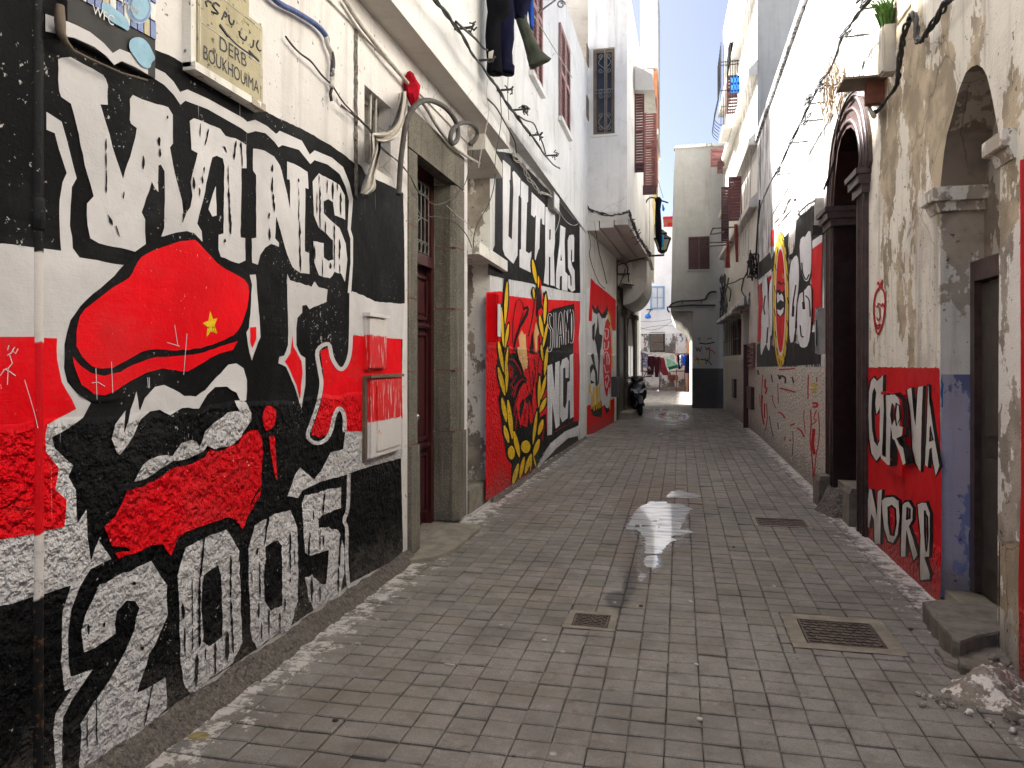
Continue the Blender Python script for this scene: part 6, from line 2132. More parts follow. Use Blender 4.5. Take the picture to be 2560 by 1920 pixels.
def stk(name, pts, mat, lay, k='A', sm=1):
    q = [LA.px(x, y, .042 + .0015 * lay) for x, y in (smooth_poly(P(k, pts), sm) if isinstance(pts, str) else pts)]
    mb = MB()
    fl = [LA.sz(x, y) for x, y in (smooth_poly(P(k, pts), sm) if isinstance(pts, str) else pts)]
    mb.holed([fl], lambda a, z: LA.at(a, z, .042 + .0015 * lay))
    return mb.build(name, mat, bd)
stk('sticker', '690,245 715,222 760,220 800,250 825,300 845,345 820,365 815,395 790,400 755,380 720,330 690,290', M['stick'], 1)
stk('sticker', '528,20 560,20 600,50 650,90 690,130 690,190 650,165 600,140 560,110 530,80', M['stick'], 1)
e_ = ellipse(325, 22, 31, 40, 24)
stk('round_sticker', e_, M['stick'], 1)
stk('sticker_ring', ellipse(325, 22, 28, 36, 24), M['tileb'], 2)
stk('sticker_centre', ellipse(325, 22, 23, 30, 24), M['stick'], 3)
mb = MB()
text_mb(mb, 'Wydad', quad_fn(LA, *P('A', '700,-5 805,40 800,95 695,45'), .0485))
mb.build('sticker_lettering', M['white1r'], bd)
mb = MB()
text_mb(mb, 'WFC', quad_fn(LA, *P('A', '535,25 660,95 655,150 535,75'), .0465))
mb.build('sticker_lettering', M['tilew'], bd)

# ---------------------------------------------------------------- meter boxes and the like
def wall_box(name, W, rect, f0, f1, mat, label, cat, extra=(), bev=.012):
    xs, ys = [q[0] for q in rect], [q[1] for q in rect]
    ym = sum(ys) / 2
    near, far = (max(xs), min(xs)) if W.n.x < 0 else (min(xs), max(xs))
    a0 = W.sz(near, ym)[0]                        # the near end meets the wall, the far end shows its outer edge
    p = W.px(far, ym, f1)
    a1 = max(a0 + .05, (p - W.p0).dot(W.u))
    z0, z1 = W.px((near + far) / 2, max(ys), f1).z, W.px((near + far) / 2, min(ys), f1).z
    t = thing(name, tuple(W.at((a0 + a1) / 2, z0, (f0 + f1) / 2)), label, cat)
    mb = MB()
    mb.wbox(W, a0, a1, z0, z1, f0, f1 - .02)
    mb.prism([W.at(a0 + bev, z0 + bev, f1 - .02), W.at(a1 - bev, z0 + bev, f1 - .02), W.at(a1 - bev, z1 - bev, f1 - .02), W.at(a0 + bev, z1 - bev, f1 - .02)], W.n * .02)
    mb.build('casing', mat, t)
    return t, a0, a1, z0, z1
def band_mat(name, stops, base):
    b = NB(name, .55)
    z = b.ma('ADD', b.xyz()[2], b.ma('MULTIPLY', b.noise(14, 3), .03))
    c = base
    for zz, cc in stops:
        c = b.mix(b.step(z, zz, zz + .012), c, cc)
    k = b.step(b.ma('ADD', b.noise(1, 2, .5, b.vec(80, 80, 6)), b.ma('MULTIPLY', b.noise(3, 3), .2)), .70, .74)
    c = b.mix(b.ma('MULTIPLY', k, .75), c, (.62, .58, .55))
    b.set('Base Color', c)
    b.set('Normal', relief(b, -9))
    return b.m
zr1 = LA.sz(950, 1045)[1]
zr2 = LA.sz(950, 838)[1]
M['boxband'] = band_mat('white_and_red_box_paint', ((zr1, (.64, .008, .012)), (zr2, (.62, .59, .57))), (.60, .57, .55))
t, a0, a1, z0, z1 = wall_box('meter_box', LA, P('E', '806,262 925,520'), -.01, .045, M['boxband'], 'upper meter box painted white and red beside the door surround', 'meter box')
mb = MB()
mb.wbox(LA, a0 - .02, a1 + .02, z1, z1 + .025, -.005, .06)
mb.build('lid', M['boxband'], t)
t, a0, a1, z0, z1 = wall_box('meter_box', LA, P('E', '806,560 995,950'), -.01, .055, M['boxband'], 'lower large meter cabinet with red upper half and white lower half', 'meter box')
mb = MB()
mb.wbox(LA, a0 + .10, a1 - .03, z0 + .05, z1 - .02, .053, .066)
mb.build('cabinet_door', M['boxband'], t)
mb = MB()
mb.wbox(LA, a0 - .02, a1 + .02, z1, z1 + .02, -.005, .07)
mb.wbox(LA, a0 - .03, a0, z0, z1, -.005, .03)
mb.build('cabinet_frame', M['woodf'], t)
mb = MB()
stroke(mb, LA, P('E', '880,835 886,820 890,840 897,832'), .9, 42)
mb.build('red_mark', M['red1'], t)
t, a0, a1, z0, z1 = wall_box('meter_box', LB, P('H', '100,185 190,520'), 0, .13, M['red2'], 'bright red box on the wall beside the wreath mural', 'meter box')
mb = MB()
mb.wbox(LB, a1 - .12, a1 - .01, z1 - .48, z1 - .12, .128, .136)
mb.build('pale_hatch', M['white2r'], t)
t, a0, a1, z0, z1 = wall_box('meter_box', LD, P('Y', '368,1090 440,1308'), 0, .16, M['plastg'], 'dark grey meter cabinet past the last red mural', 'meter box')
mb = MB()
for i in range(5):
    mb.wbox(LD, a0 + .04 + (a1 - a0 - .08) * i / 5, a0 + .04 + (a1 - a0 - .08) * (i + .6) / 5, z0 + .05, z1 - .05, .158, .168)
mb.build('ribs', M['plastg'], t)
t, a0, a1, z0, z1 = wall_box('meter_box', RA, P('Z', '748,1015 868,1452'), 0, .13, M['plast'], 'cream plastic meter box beside the brown arched doorway', 'meter box')
mb = MB()
mb.wbox(RA, a0 + .05, a1 - .08, z1 - .42, z1 - .12, .128, .136)
mb.build('meter_window', M['glassd'], t)
mb = MB()
mb.wbox(RA, a0 - .01, a1 + .01, z1, z1 + .02, 0, .135)
mb.build('lid', M['plast'], t)
t, a0, a1, z0, z1 = wall_box('cable_duct', RA, P('S', '797,222 828,435'), 0, .10, M['plast'], 'pale upright cable duct between mural and brown arch', 'cable duct')
mb = MB()
mb.wbox(RA, a0 - .03, a1 + .03, z0 - .10, z0, 0, .13)
mb.build('duct_foot', M['tin'], t)
lp = thing('wall_lamp', tuple(LB.px(1375, 510, .06)), 'small box lamp tangled in cables above the ULTRAS letters', 'lamp')
a, b = LB.sz(*P('G', '745,640')[0]), LB.sz(*P('G', '800,530')[0])
mb = MB()
mb.wbox(LB, a[0], b[0], a[1], b[1], 0, .10)
mb.build('lamp_body', M['irong'], lp)
mb = MB()
mb.wbox(LB, a[0] + .02, b[0] - .02, a[1] + .03, b[1] - .03, .10, .11)
mb.build('lamp_glass', M['lens'], lp)
# iron lamp bracket under the little canopy
mb = MB()
c = Vector((-2.56, 7.95, 2.45))
pts = [c + Vector((.14 * math.cos(q), 0, .10 * math.sin(q))) for q in [i * math.pi / 5 for i in range(9)]]
mb.tube(pts, .018, 6)
mb.box(c + Vector((-.05, -.03, -.10)), (.12, 0, 0), (0, .05, 0), (0, 0, .14))
o = mb.build('wall_lamp', M['stonej'])
tag(o, 'rusty old lamp fitting under the small canopy slab', 'lamp')
t, a0, a1, z0, z1 = wall_box('planter', RA, P('U', '320,98 425,385'), 0, .10, M['cream4'], 'tall rendered box with grass growing from its top', 'planter')
mb = MB()
rnd = random.Random(4)
for i in range(520):
    b = RA.at(rnd.uniform(a0 + .02, a1 - .02), z1 - .01, rnd.uniform(.01, .09))
    h = rnd.uniform(.10, .30)
    d = Vector((rnd.uniform(-.16, .08), rnd.uniform(-.16, .16), 0)) * (h / .26)
    s_ = Vector((rnd.uniform(-1, 1), rnd.uniform(-1, 1), 0)).normalized() * rnd.uniform(.003, .006)
    m_ = b + d * .35 + UP * h * .62
    mb.add([b - s_, b + s_, m_ + s_ * .8, m_ - s_ * .8, b + d + UP * h], [(0, 1, 2, 3), (3, 2, 4)])
mb.build('grass', M['grass'], t, 'stuff')
mb = MB()
mb.wbox(RA, a0 + .02, a1 - .02, z1 - .02, z1 + .012, .01, .09)
mb.build('soil', M['soil'], t)
t = thing('iron_bracket', tuple(RA.px(*P('U', '350,470')[0], .1)), 'rusty plate bracket under the rendered box with grass', 'bracket')
q = RA.sz(*P('U', '350,450')[0])
mb = MB()
mb.box(RA.at(q[0] - .16, q[1] - .06, .0), RA.u * .32, RA.n * .34, UP * .02 + RA.n * .0)
mb.build('plate', M['woodf'], t)
MB().wbox(RA, q[0] - .05, q[0] + .03, q[1] - .24, q[1] - .06, 0, .14).build('block', M['stonej'], t)

# ---------------------------------------------------------------- cables
def cable(name, W, k, pts, r, off, mat, label, cat='cable', n=1, spread=.03, sides=6, loops=0):
    q = P(k, pts) if isinstance(pts, str) else pts
    offs = off if isinstance(off, (list, tuple)) else [off] * len(q)
    t = None
    base = [W.px(x, y, o) for (x, y), o in zip(q, offs)]
    line = cat_rom(base, 6)
    mb = MB()
    rnd = random.Random(len(q) * 7 + n)
    for i in range(n):
        ph, am = rnd.uniform(0, 6), rnd.uniform(.3, 1) * spread if n > 1 else 0
        ll = []
        for j, p in enumerate(line):
            a = j * .55 + ph
            ll.append(p + UP * (am * math.sin(a)) + W.n * (am * math.cos(a * .8)))
        mb.tube(ll, r * rnd.uniform(.75, 1.1) if n > 1 else r, sides)
    o = mb.build(name, mat)
    tag(o, label, cat)
    return o
hose = cable('hose', LA, 'F', '345,850 350,780 360,620 378,460 400,320 440,230 485,178 540,152 610,160 690,205 750,275 782,350 785,420 765,460 740,468 728,430 745,370 785,330 830,315 880,322 918,355 928,400 905,450 870,478 855,470', .0215, [.06, .06, .07, .08, .1, .12, .13, .14, .15, .16, .17, .18, .19, .2, .2, .2, .18, .17, .16, .15, .14, .12, .1, .06], M['cableg'], 'thick grey corrugated hose looping over the stone door lintel', 'hose', sides=10)
cable('cable', LA, 'F', '-60,-600 0,-505 70,-400 180,-260 300,-110 390,-5 480,110 550,210 610,310 680,410 760,500 850,565 960,625 1065,652', .0145, .05, M['cablew'], 'rope-like pale cable hanging from the red knot down to the recess', sides=8)
cable('cable', LA, 'D', '540,-20 640,90 720,165 805,255 850,320 920,410 1000,500 1060,560 1100,600', .005, .03, M['cable'], 'thin dark wire sagging across the white plaster to the small window', n=2, spread=.008)
cable('cable', LA, 'F', '-80,190 30,270 130,370 230,510 350,615 430,710 490,830 540,860 600,920 680,910 760,860 830,780 870,660 893,560 890,470', .0042, .05, M['cableg'], 'slack grey wire drooping in front of the iron transom', n=2, spread=.006)
cable('cable', LA, 'F', '555,1012 680,1020 760,1055 820,1110 860,1170 890,1245', .005, .06, M['cable'], 'short black wire crossing the stone jamb to the canopy')
cable('cable', LB, 'F', '1000,-60 1010,110 1060,200 1110,290 1090,420 1065,560 1055,760 1020,900 960,1010 920,1090 900,1180 900,1240', .005, [.15, .12, .1, .1, .1, .1, .08, .06, .06, .06, .06, .06], M['cable'], 'black wire dropping from the upper bundle to the canopy slab')
cable('cable', LA, 'F', '700,930 800,1020 850,1060 900,1150', .003, .05, M['cablew'], 'hair thin pale wire beside the stone jamb')
cable('cable', AU, 'I', '690,640 685,760 700,900 640,1200 620,1330', .004, .10, M['cablew'], 'pale wire hanging straight down from the cable bundle')
cable('cable', AU, 'I', '790,740 800,950 760,1200 748,1330', .004, .10, M['cable'], 'dark wire hanging down beside the pale one')
cable('cable', AU, 'I', '855,590 850,760 860,950', .0035, .10, M['cableg'], 'short grey wire hanging below the trousers')
cable('cable_bundle', AU, 'I', '160,-190 280,0 360,105 440,205 500,300 560,405 610,480 655,530 700,600 760,680 830,790 890,880 960,970 1030,1060 1100,1160 1150,1230 1210,1300 1265,1330', .009, .14, M['cable'], 'thick sagging bundle of black cables along the upper wall above the murals', n=5, spread=.012)
cable('cable', AU, 'I', '440,170 520,240 600,310 660,380 690,395', .010, .16, M['cable'], 'black cable running straight to a bracket behind the trousers')
cable('cable', AU, 'I', '935,915 990,950 1055,975 1090,1050 1130,1140 1150,1215', .009, .2, M['cable'], 'black cable kinked round a bracket before the bay')
cable('cable', AU, 'I', '690,780 760,850 830,970 880,1060 910,1130 920,1210', .008, .06, M['cable'], 'black cable dropping diagonally to the top of the ULTRAS wall')
for k, (x, y, nm) in enumerate(((430, 230, 'first'), (610, 480, 'b'), (765, 715, 'c'), (890, 870, 'knot'), (1020, 1070, 'd'), (1150, 1230, 'e'))):
    c = AU.px(*P('I', '%d,%d' % (x, y))[0], .0)
    mb = MB()
    mb.tube([c, c + AU.n * .16, c + AU.n * .18 + UP * .03], .012, 6)
    rnd = random.Random(k)
    for i in range(26 if nm == 'knot' else 7):
        a = c + AU.n * .14 + Vector((rnd.uniform(-.02, .02), rnd.uniform(-.07, .07), rnd.uniform(-.03, .03)))
        b = a + Vector((rnd.uniform(-.04, .05), rnd.uniform(-.06, .06), rnd.uniform(-.05, .03)))
        mb.tube([a, (a + b) / 2 + UP * rnd.uniform(-.03, .03), b], .007, 5)
    o = mb.build('cable_bracket', M['cable'])
    lab = ['iron hook holding the cable bundle just above the long soffit', 'iron hook and tied wires behind the hem of the black trousers', 'iron hook with tied wires below the olive trousers', 'big bristling knot of tied wires on the cable bundle', 'iron hook with tied wires between the shutters and the wire knot', 'last wire-wrapped hook before the cables reach the bay'][k]
    tag(o, lab, 'bracket', 'hooks carrying the cable bundle')
cable('cable', LB, 'G', '400,95 440,140 480,190 540,280 600,400 660,470 720,495 790,510', .006, .05, M['cablew'], 'loose pale strands draped along the top of the black ULTRAS panel', n=3, spread=.03)
cable('cable', LB, 'G', '430,110 520,220 600,280 680,370 740,450 800,520 830,600 880,700 940,770 1010,800 1060,790', .006, .05, M['cablew'], 'pale cable sagging past the box lamp towards the bay', n=2, spread=.02)
cable('cable', LB, 'G', '810,540 850,620 868,700 850,800 820,880', .005, .06, M['cablew'], 'pale wire end curling down over the letter A')
cable('cable', BF, 'K', '60,820 110,880 140,960 150,1060 140,1150 180,1300 240,1440 300,1500', .007, .05, M['cable'], 'thin black cable hanging beside the last red mural')
cable('cable', BF, 'K', '165,680 190,820 210,940 240,1120 290,1320 320,1450', .010, .04, M['cable'], 'thicker black cable hanging under the near corner of the bay')
cable('cable_bundle', BF, 'K', '-60,420 0,500 80,600 160,690 260,722 360,735 460,722 530,705 555,705', .012, .06, M['cable'], 'black cable bundle sagging across the front edge of the bay', n=4, spread=.03)
mb = MB()
pp = P('K', '555,705 580,790 610,870 640,950 680,1010 720,1070 745,1120 775,1140')
line = cat_rom([BO.px(x, y, .10) for x, y in pp], 6)
rnd = random.Random(3)
for i in range(4):
    mb.tube([p + Vector((rnd.uniform(-.02, .02), 0, .04 * math.sin(j * .6 + i * 2))) for j, p in enumerate(line)], .016, 5)
for i in range(14):
    p = line[rnd.randrange(4, len(line))]
    mb.tube([p, p + Vector((rnd.uniform(-.15, .1), 0, rnd.uniform(-.2, .12)))], .010, 4)
o = mb.build('cable_bundle', M['cable'])
tag(o, 'tangled cable bundle climbing along the underside edge of the bay to the lantern', 'cable')
mb = MB()
for pts, r_ in (('440,1260 470,1240 520,1250 540,1300 530,1340', .02), ('420,1350 560,1345', .025), ('540,1340 545,1430', .02), ('470,1450 600,1465', .02), ('330,1490 390,1510 440,1480 480,1400 510,1300', .013), ('510,1240 560,1215 620,1200 720,1180', .018), ('430,1490 450,1550 440,1640', .014)):
    mb.tube(cat_rom([ony(x, y, 20.45) for x, y in P('K', pts)], 5), r_, 5)
o = mb.build('pipe_tangle', M['cable'])
tag(o, 'tangle of pipes and wires under the bay near the boxed bracket', 'pipes')
# right side
cable('cable_bundle', RA, 'Q', '1480,-140 1400,0 1330,95 1260,180 1220,245 1180,330 1150,430 1110,520 1040,610 980,740 905,880 830,1040 770,1170 705,1290 650,1400 595,1530 582,1659', .009, .20, M['cable'], 'black cable bundle descending the tall white wall and throwing a shadow', n=4, spread=.012)
for k, (x, y) in enumerate(((1350, 40), (1230, 250), (1040, 620), (960, 750), (930, 880), (840, 1040), (720, 1280))):
    c = RA.px(*P('Q', '%d,%d' % (x, y))[0], .20)
    mb = MB()
    b = c - RA.n * .20
    mb.tube([b - UP * .02, c - UP * .03, c + UP * .05], .010, 5)
    rnd = random.Random(k + 20)
    for i in range(7 if k in (2, 3, 0) else 3):
        a = c + Vector((rnd.uniform(-.03, .03), rnd.uniform(-.10, .10), rnd.uniform(-.04, .05)))
        mb.tube([a + Vector((.03 * math.cos(q), .05 * math.sin(q), .04 * math.sin(q + 1))) for q in [j * math.pi / 4 for j in range(8)]], .008, 5)
    o = mb.build('cable_bracket', M['cable'])
    tag(o, ['coiled wire bracket where the cable bundle leaves the picture top', 'iron arm with a loop of wire on the cream wall edge', 'thick coil of wire at the dry vine on the white wall', 'second coil of wire below the dry vine', 'iron arm halfway down the white wall cables', 'iron arm low on the white wall cables', 'lowest iron arm on the white wall cables'][k], 'bracket', 'iron arms carrying cables on the white wall')
vine = MB()
rnd = random.Random(9)
c = RA.px(*P('Q', '1110,600')[0], .12)
for i in range(46):
    a = c + Vector((rnd.uniform(-.06, .06), rnd.uniform(-.35, .25), rnd.uniform(-.1, .2)))
    vine.tube(cat_rom([a, a + Vector((rnd.uniform(-.06, .06), rnd.uniform(-.1, .1), -rnd.uniform(.05, .2))), a + Vector((rnd.uniform(-.08, .06), rnd.uniform(-.2, .2), -rnd.uniform(.2, .5)))], 3), .006, 4)
o = vine.build('dry_vine', M['wood'])
tag(o, 'dry straw coloured stems caught on the cables of the white wall', 'dry plant')
cable('cable_bundle', RA, 'U', '780,-40 740,0 690,70 640,150 600,215 570,245 553,225 545,150 535,85 515,95 490,150 470,230 455,300 445,400 438,470 410,540 360,600 330,640 300,670 288,690', .0115, .06, M['cable'], 'heavy black cables looping past the grass box down the cream wall', n=3, spread=.018, sides=8)
cable('cable', RA, 'U', '288,690 268,640 258,590 240,555 205,532 170,545 130,600 100,680 80,780 65,880 55,980 30,1050 0,1120', .011, .07, M['cable'], 'black cable arching over the brown doorway', n=2, spread=.012, sides=8)
cable('cable', RA, 'U', '300,690 275,650 262,600 240,565 205,560', .016, .09, M['cablew'], 'short thick pale cable over the crown of the brown arch', sides=8)
cable('cable', RA, 'Q', '700,1659 760,1580 800,1520 815,1465 835,1465 850,1540 870,1590 910,1545 970,1500 1020,1470', .012, .05, M['cablew'], 'pale cable bent in a hairpin above the oval emblem mural', n=2, spread=.02)
mb = MB()
pp = [ony(x, y, 26.42) for x, y in P('L', '690,352 665,345 668,375 685,400')]
mb.tube(pp, .03, 5)
mb.tube([ony(x, y, 26.42) for x, y in P('L', '680,348 740,340 900,326 1140,328')], .030, 5)
mb.tube(cat_rom([ony(x, y, 26.42) for x, y in P('L', '680,346 720,310 800,288 900,284 1030,272 1055,235 1090,200 1150,195')], 4), .030, 5)
for x, y in ((1050, 240), (815, 290), (1000, 280)):
    mb.tube([ony(*P('L', '%d,%d' % (x, y))[0], 26.42), ony(*P('L', '%d,%d' % (x, y + 30))[0], 26.42)], .02, 4)
o = mb.build('cable_bundle', M['cable'])
tag(o, 'pair of black cables along the overhang of the grey corner house', 'cable')
mb = MB()
rnd = random.Random(12)
for pts, W, k in (('1130,330 1180,330 1240,320', EW, 'L'),):
    pass
for i in range(9):
    x = rnd.uniform(1795, 1815)
    pp = [(x + rnd.uniform(-7, 7), 690 + j * 24 + rnd.uniform(-6, 6)) for j in range(6)]
    mb.tube(cat_rom([RB.px(a, b, .10) for a, b in pp], 4), .022, 5)
for pts in ('1150,200 1240,130 1330,100 1380,70 1420,60 1450,10', '1240,130 1290,180 1280,290', '1240,200 1260,120 1270,60', '1420,60 1400,180 1430,240'):
    mb.tube(cat_rom([RB.px(a, b, .10) for a, b in P('L', pts)], 4), .020, 5)
o = mb.build('cable_bundle', M['cable'])
tag(o, 'snarl of black cables in the corner where the tall house meets the grey one', 'cable')
cable('cable', RB, 'Z', '225,0 215,100 205,250 195,400 190,500 180,560', .018, .08, M['cable'], 'black cable dropping down the near edge of the tall house')
mb = MB()
c0 = RB.px(*P('Z', '150,600')[0], .1)
rnd = random.Random(31)
for i in range(10):
    pts = [c0 + Vector((rnd.uniform(-.1, .1), rnd.uniform(-.6, .6), rnd.uniform(-.35, .25))) for _ in range(5)]
    mb.tube(cat_rom(pts, 5), .014, 5)
o = mb.build('wire_tangle', M['cable'])
tag(o, 'ball of tangled black wire on the wall next to the oval emblem mural', 'cable')
for k, (pts, lab) in enumerate((('1660,760 1661,1100', 'a'),)):
    pass
mb = MB()
for a, b, sag in ((ony(1573, 800, 40), ony(1684, 798, 40), .55), (ony(1573, 799, 40), ony(1688, 795, 41), .15), (ony(1573, 834, 39), ony(1712, 820, 39), -.25)):
    pts = [a.lerp(b, t / 12) - UP * (sag * 4 * (t / 12) * (1 - t / 12)) for t in range(13)]
    mb.tube(pts, .011, 4)
o = mb.build('cable', M['cable'])
tag(o, 'wires sagging across the front of the distant white house', 'cable')
mb = MB()
for i, x in enumerate((1852, 1861, 1866, 1874)):
    a, b = ony(x - 4, 640, 19 - i * .4), ony(x + 2, -60, 18.5 - i * .4)
    mb.tube(cat_rom([a, a.lerp(b, .4) + Vector((.05, 0, 0)), b], 6), .012, 4)
o = mb.build('cable', M['cablew'])
tag(o, 'pale wires hanging the height of the tall house', 'cable')

# rag and red knot on the pale cable
mb = MB()
def dens_rows(rows):
    pts = cat_rom([(a, b, 0) for a, b, c, d in rows], 3), cat_rom([(c, d, 0) for a, b, c, d in rows], 3)
    return [(p.x, p.y, q.x, q.y) for p, q in zip(*pts)]
rows_ = [(345, 100, 402, 80), (338, 190, 403, 165), (322, 270, 397, 255), (285, 345, 372, 350), (228, 385, 325, 430), (180, 392, 250, 466), (150, 396, 200, 462), (150, 440, 212, 445), (155, 520, 212, 515), (140, 600, 192, 600), (108, 700, 172, 712), (74, 780, 175, 802), (60, 838, 118, 850)]
nc = 14
grid = []
for r_, (xa, ya_, xb, yb_) in enumerate(dens_rows(rows_)):
    for c_ in range(nc + 1):
        t_ = c_ / nc
        q = P('F', '%f,%f' % (xa + (xb - xa) * t_, ya_ + (yb_ - ya_) * t_))[0]
        grid.append(LA.px(q[0], q[1], .10 + .035 * math.sin(t_ * 11 + r_ * .35) + .03 * math.sin(t_ * 5 - r_ * .22)))
nr = len(grid) // (nc + 1)
mb.add(grid, [(r_ * (nc + 1) + c_, r_ * (nc + 1) + c_ + 1, (r_ + 1) * (nc + 1) + c_ + 1, (r_ + 1) * (nc + 1) + c_) for r_ in range(nr - 1) for c_ in range(nc)], 0, True)
o = mb.build('white_rag', M['whitec'])
tag(o, 'torn white rag blown against the small window', 'rag')
mb = MB()
c = LA.px(*P('F', '440,70')[0], .06)
rings = []
for i in range(7):
    t = i / 6
    r_ = .062 * math.sin(math.pi * min(1, t * .85 + .12)) + .008
    rings.append([c + Vector((0, 0, .12 - .24 * t)) + LA.u * ((t - .3) * .08 + r_ * math.cos(q) * (1 + .3 * math.sin(3 * q + i * 1.3) + .15 * math.sin(5 * q - i))) + LA.n * (r_ * .9 * math.sin(q)) for q in [j * math.pi / 5 for j in range(10)]])
mb.loft([[p + Vector((mn.noise(p * 40), mn.noise(p * 40 + Vector((9, 0, 0))), mn.noise(p * 30 + Vector((0, 9, 0))))) * .022 for p in r_] for r_ in rings], 0, True, False)
o = mb.build('red_knot', M['redc'])
tag(o, 'crumpled red cloth knotted round the pale cable', 'cloth')

# ---------------------------------------------------------------- laundry
def garment(mb, k, rows, Y, dep, n=18, seed=0, amp=.10):
    rnd = random.Random(seed)
    rings = []
    ph = [rnd.uniform(0, 6) for _ in range(4)]
    for i, (y, xl, xr) in enumerate(rows):
        a, b = P(k, '%f,%f %f,%f' % (xl, y, xr, y))
        A, B = ony(*a, Y), ony(*b, Y)
        c = (A + B) / 2
        h = (B - A).length / 2
        ux = (B - A).normalized()
        ring = []
        for j in range(n):
            q = 2 * math.pi * j / n
            wv = 1 + amp * math.sin(4 * q + ph[0] + i * .4) + amp * .6 * math.sin(7 * q + ph[1] - i * .7)
            ring.append(c + ux * (h * math.cos(q)) + Vector((0, dep * math.sin(q) * wv, 0)))
        rings.append(ring)
    mb.loft(rings)
tr_ = thing('hanging_trousers', tuple(ony(1250, -40, 7.1)), 'black trousers hanging over the alley from an upper window', 'trousers', 'laundry over the alley')
def dens(rows, k=3):
    out = []
    for (a, b, c), (d, e, f_) in zip(rows[:-1], rows[1:]):
        out += [(a + (d - a) * j / k, b + (e - b) * j / k, c + (f_ - c) * j / k) for j in range(k)]
    return out + [rows[-1]]
mb = MB()
garment(mb, 'I', dens([(-260, 690, 880), (-120, 690, 882), (0, 680, 870), (100, 692, 866), (180, 685, 800), (300, 676, 800), (400, 680, 800), (500, 690, 806), (560, 684, 812), (582, 688, 806)]), 7.05, .09, seed=1)
mb.build('leg', M['blackc'], tr_)
mb = MB()
garment(mb, 'I', dens([(-260, 780, 900), (0, 770, 890), (100, 770, 905), (200, 770, 900), (300, 770, 902), (400, 770, 885), (500, 772, 890), (520, 770, 906), (580, 772, 902)]), 7.15, .09, seed=2)
mb.build('leg', M['navyc'], tr_)
mb = MB()
stroke_q = [ony(x, y, 6.94) for x, y in P('I', '700,410 738,395 728,460 698,458')]
mb.prism(stroke_q, (0, .01, 0))
mb.build('label_patch', M['whitec'], tr_)
tr2 = thing('hanging_trousers', tuple(ony(1310, -40, 7.5)), 'olive and navy trousers swinging sideways in the wind', 'trousers', 'laundry over the alley')
mb = MB()
garment(mb, 'I', dens([(-260, 915, 1060), (-100, 900, 1060), (0, 890, 1040), (80, 895, 1010), (140, 900, 1000), (165, 925, 995)]), 7.5, .09, seed=3)
mb.build('waist', M['navyc'], tr2)
mb = MB()
garment(mb, 'I', dens([(100, 915, 1000), (170, 918, 1008), (250, 945, 1045), (330, 972, 1080), (400, 990, 1120), (440, 1000, 1165), (462, 1003, 1196), (480, 1008, 1180), (505, 1015, 1110), (528, 1020, 1060)]), 7.5, .07, seed=4)
mb.build('leg', M['olivec'], tr2)
mb = MB()
garment(mb, 'I', dens([(-100, 1000, 1050), (60, 1010, 1055), (150, 1020, 1058), (220, 1030, 1050)]), 7.6, .06, seed=5)
mb.build('hanging_leg', M['bluec'], tr2)
lb = thing('laundry_bracket', tuple(AU.px(1338, 36)), 'scrolled iron bracket for washing lines on the upper wall', 'bracket')
Yb = AU.px(1338, 36).y
v = [AU.px(1338, 37)] + [ony(x, y, Yb) for x, y in P('I', '1100,95 1160,50 1230,0')]
mb = MB()
mb.tube(v, .012, 6)
mb.tube([ony(x, y, Yb) for x, y in P('I', '1050,-5 1300,-10')], .012, 6)
pts = []
for i in range(20):
    q = i / 19 * 2.6 * math.pi
    rr_ = 33 * (1 - i / 30)
    pts.append(ony(*P('I', '%f,%f' % (1272 + rr_ * math.cos(q), 36 - rr_ * math.sin(q)))[0], Yb))
mb.tube(pts, .011, 6)
mb.build('iron_arm', M['irong'], lb)
MB().tube([(-1.93, 6.9, 5.42), (-1.1, 6.9, 5.42)], .015, 6).build('iron_arm', M['irong'], lb)
o = MB().tube([(-1.75, 6.8, 5.44), (-1.62, 7.3, 5.40), (-1.42, Yb + .0, 5.44)], .006, 5).build('washing_line', M['cablew'])
tag(o, 'washing line carrying the black and olive trousers', 'washing line')
hg = thing('hanging_garment', tuple(ony(1648, 495, 20.8)), 'long dark garment hanging from a rod beside the lantern', 'garment')
mb = MB()
garment(mb, 'W', dens([(655, 200, 250), (680, 178, 268), (720, 190, 262), (800, 186, 250), (950, 184, 262), (1100, 186, 268), (1160, 196, 270), (1250, 232, 266), (1300, 236, 258)]), 20.8, .12, 14, 6)
mb.build('cloth', M['blackc'], hg)
mb = MB()
garment(mb, 'W', dens([(740, 272, 285), (790, 270, 304), (815, 275, 295)]), 20.7, .05, 10, 7)
garment(mb, 'W', dens([(1110, 262, 290), (1180, 240, 291), (1250, 218, 290)]), 20.95, .05, 10, 8)
mb.build('blue_lining', M['cyanc'], hg)
o = MB().tube(cat_rom([ony(x, y, 20.8) for x, y in P('W', '72,720 90,680 130,655 190,662 260,690 345,718')], 5), .022, 6).build('hanger_rod', M['iron'])
tag(o, 'bent iron rod sticking out from the bay house with washing', 'rod')
o = MB().tube([ony(x, y, 20.8) for x, y in P('W', '215,430 285,660')], .008, 4).build('stay_wire', M['cable'])
tag(o, 'stay wire holding up the bent iron rod', 'wire')
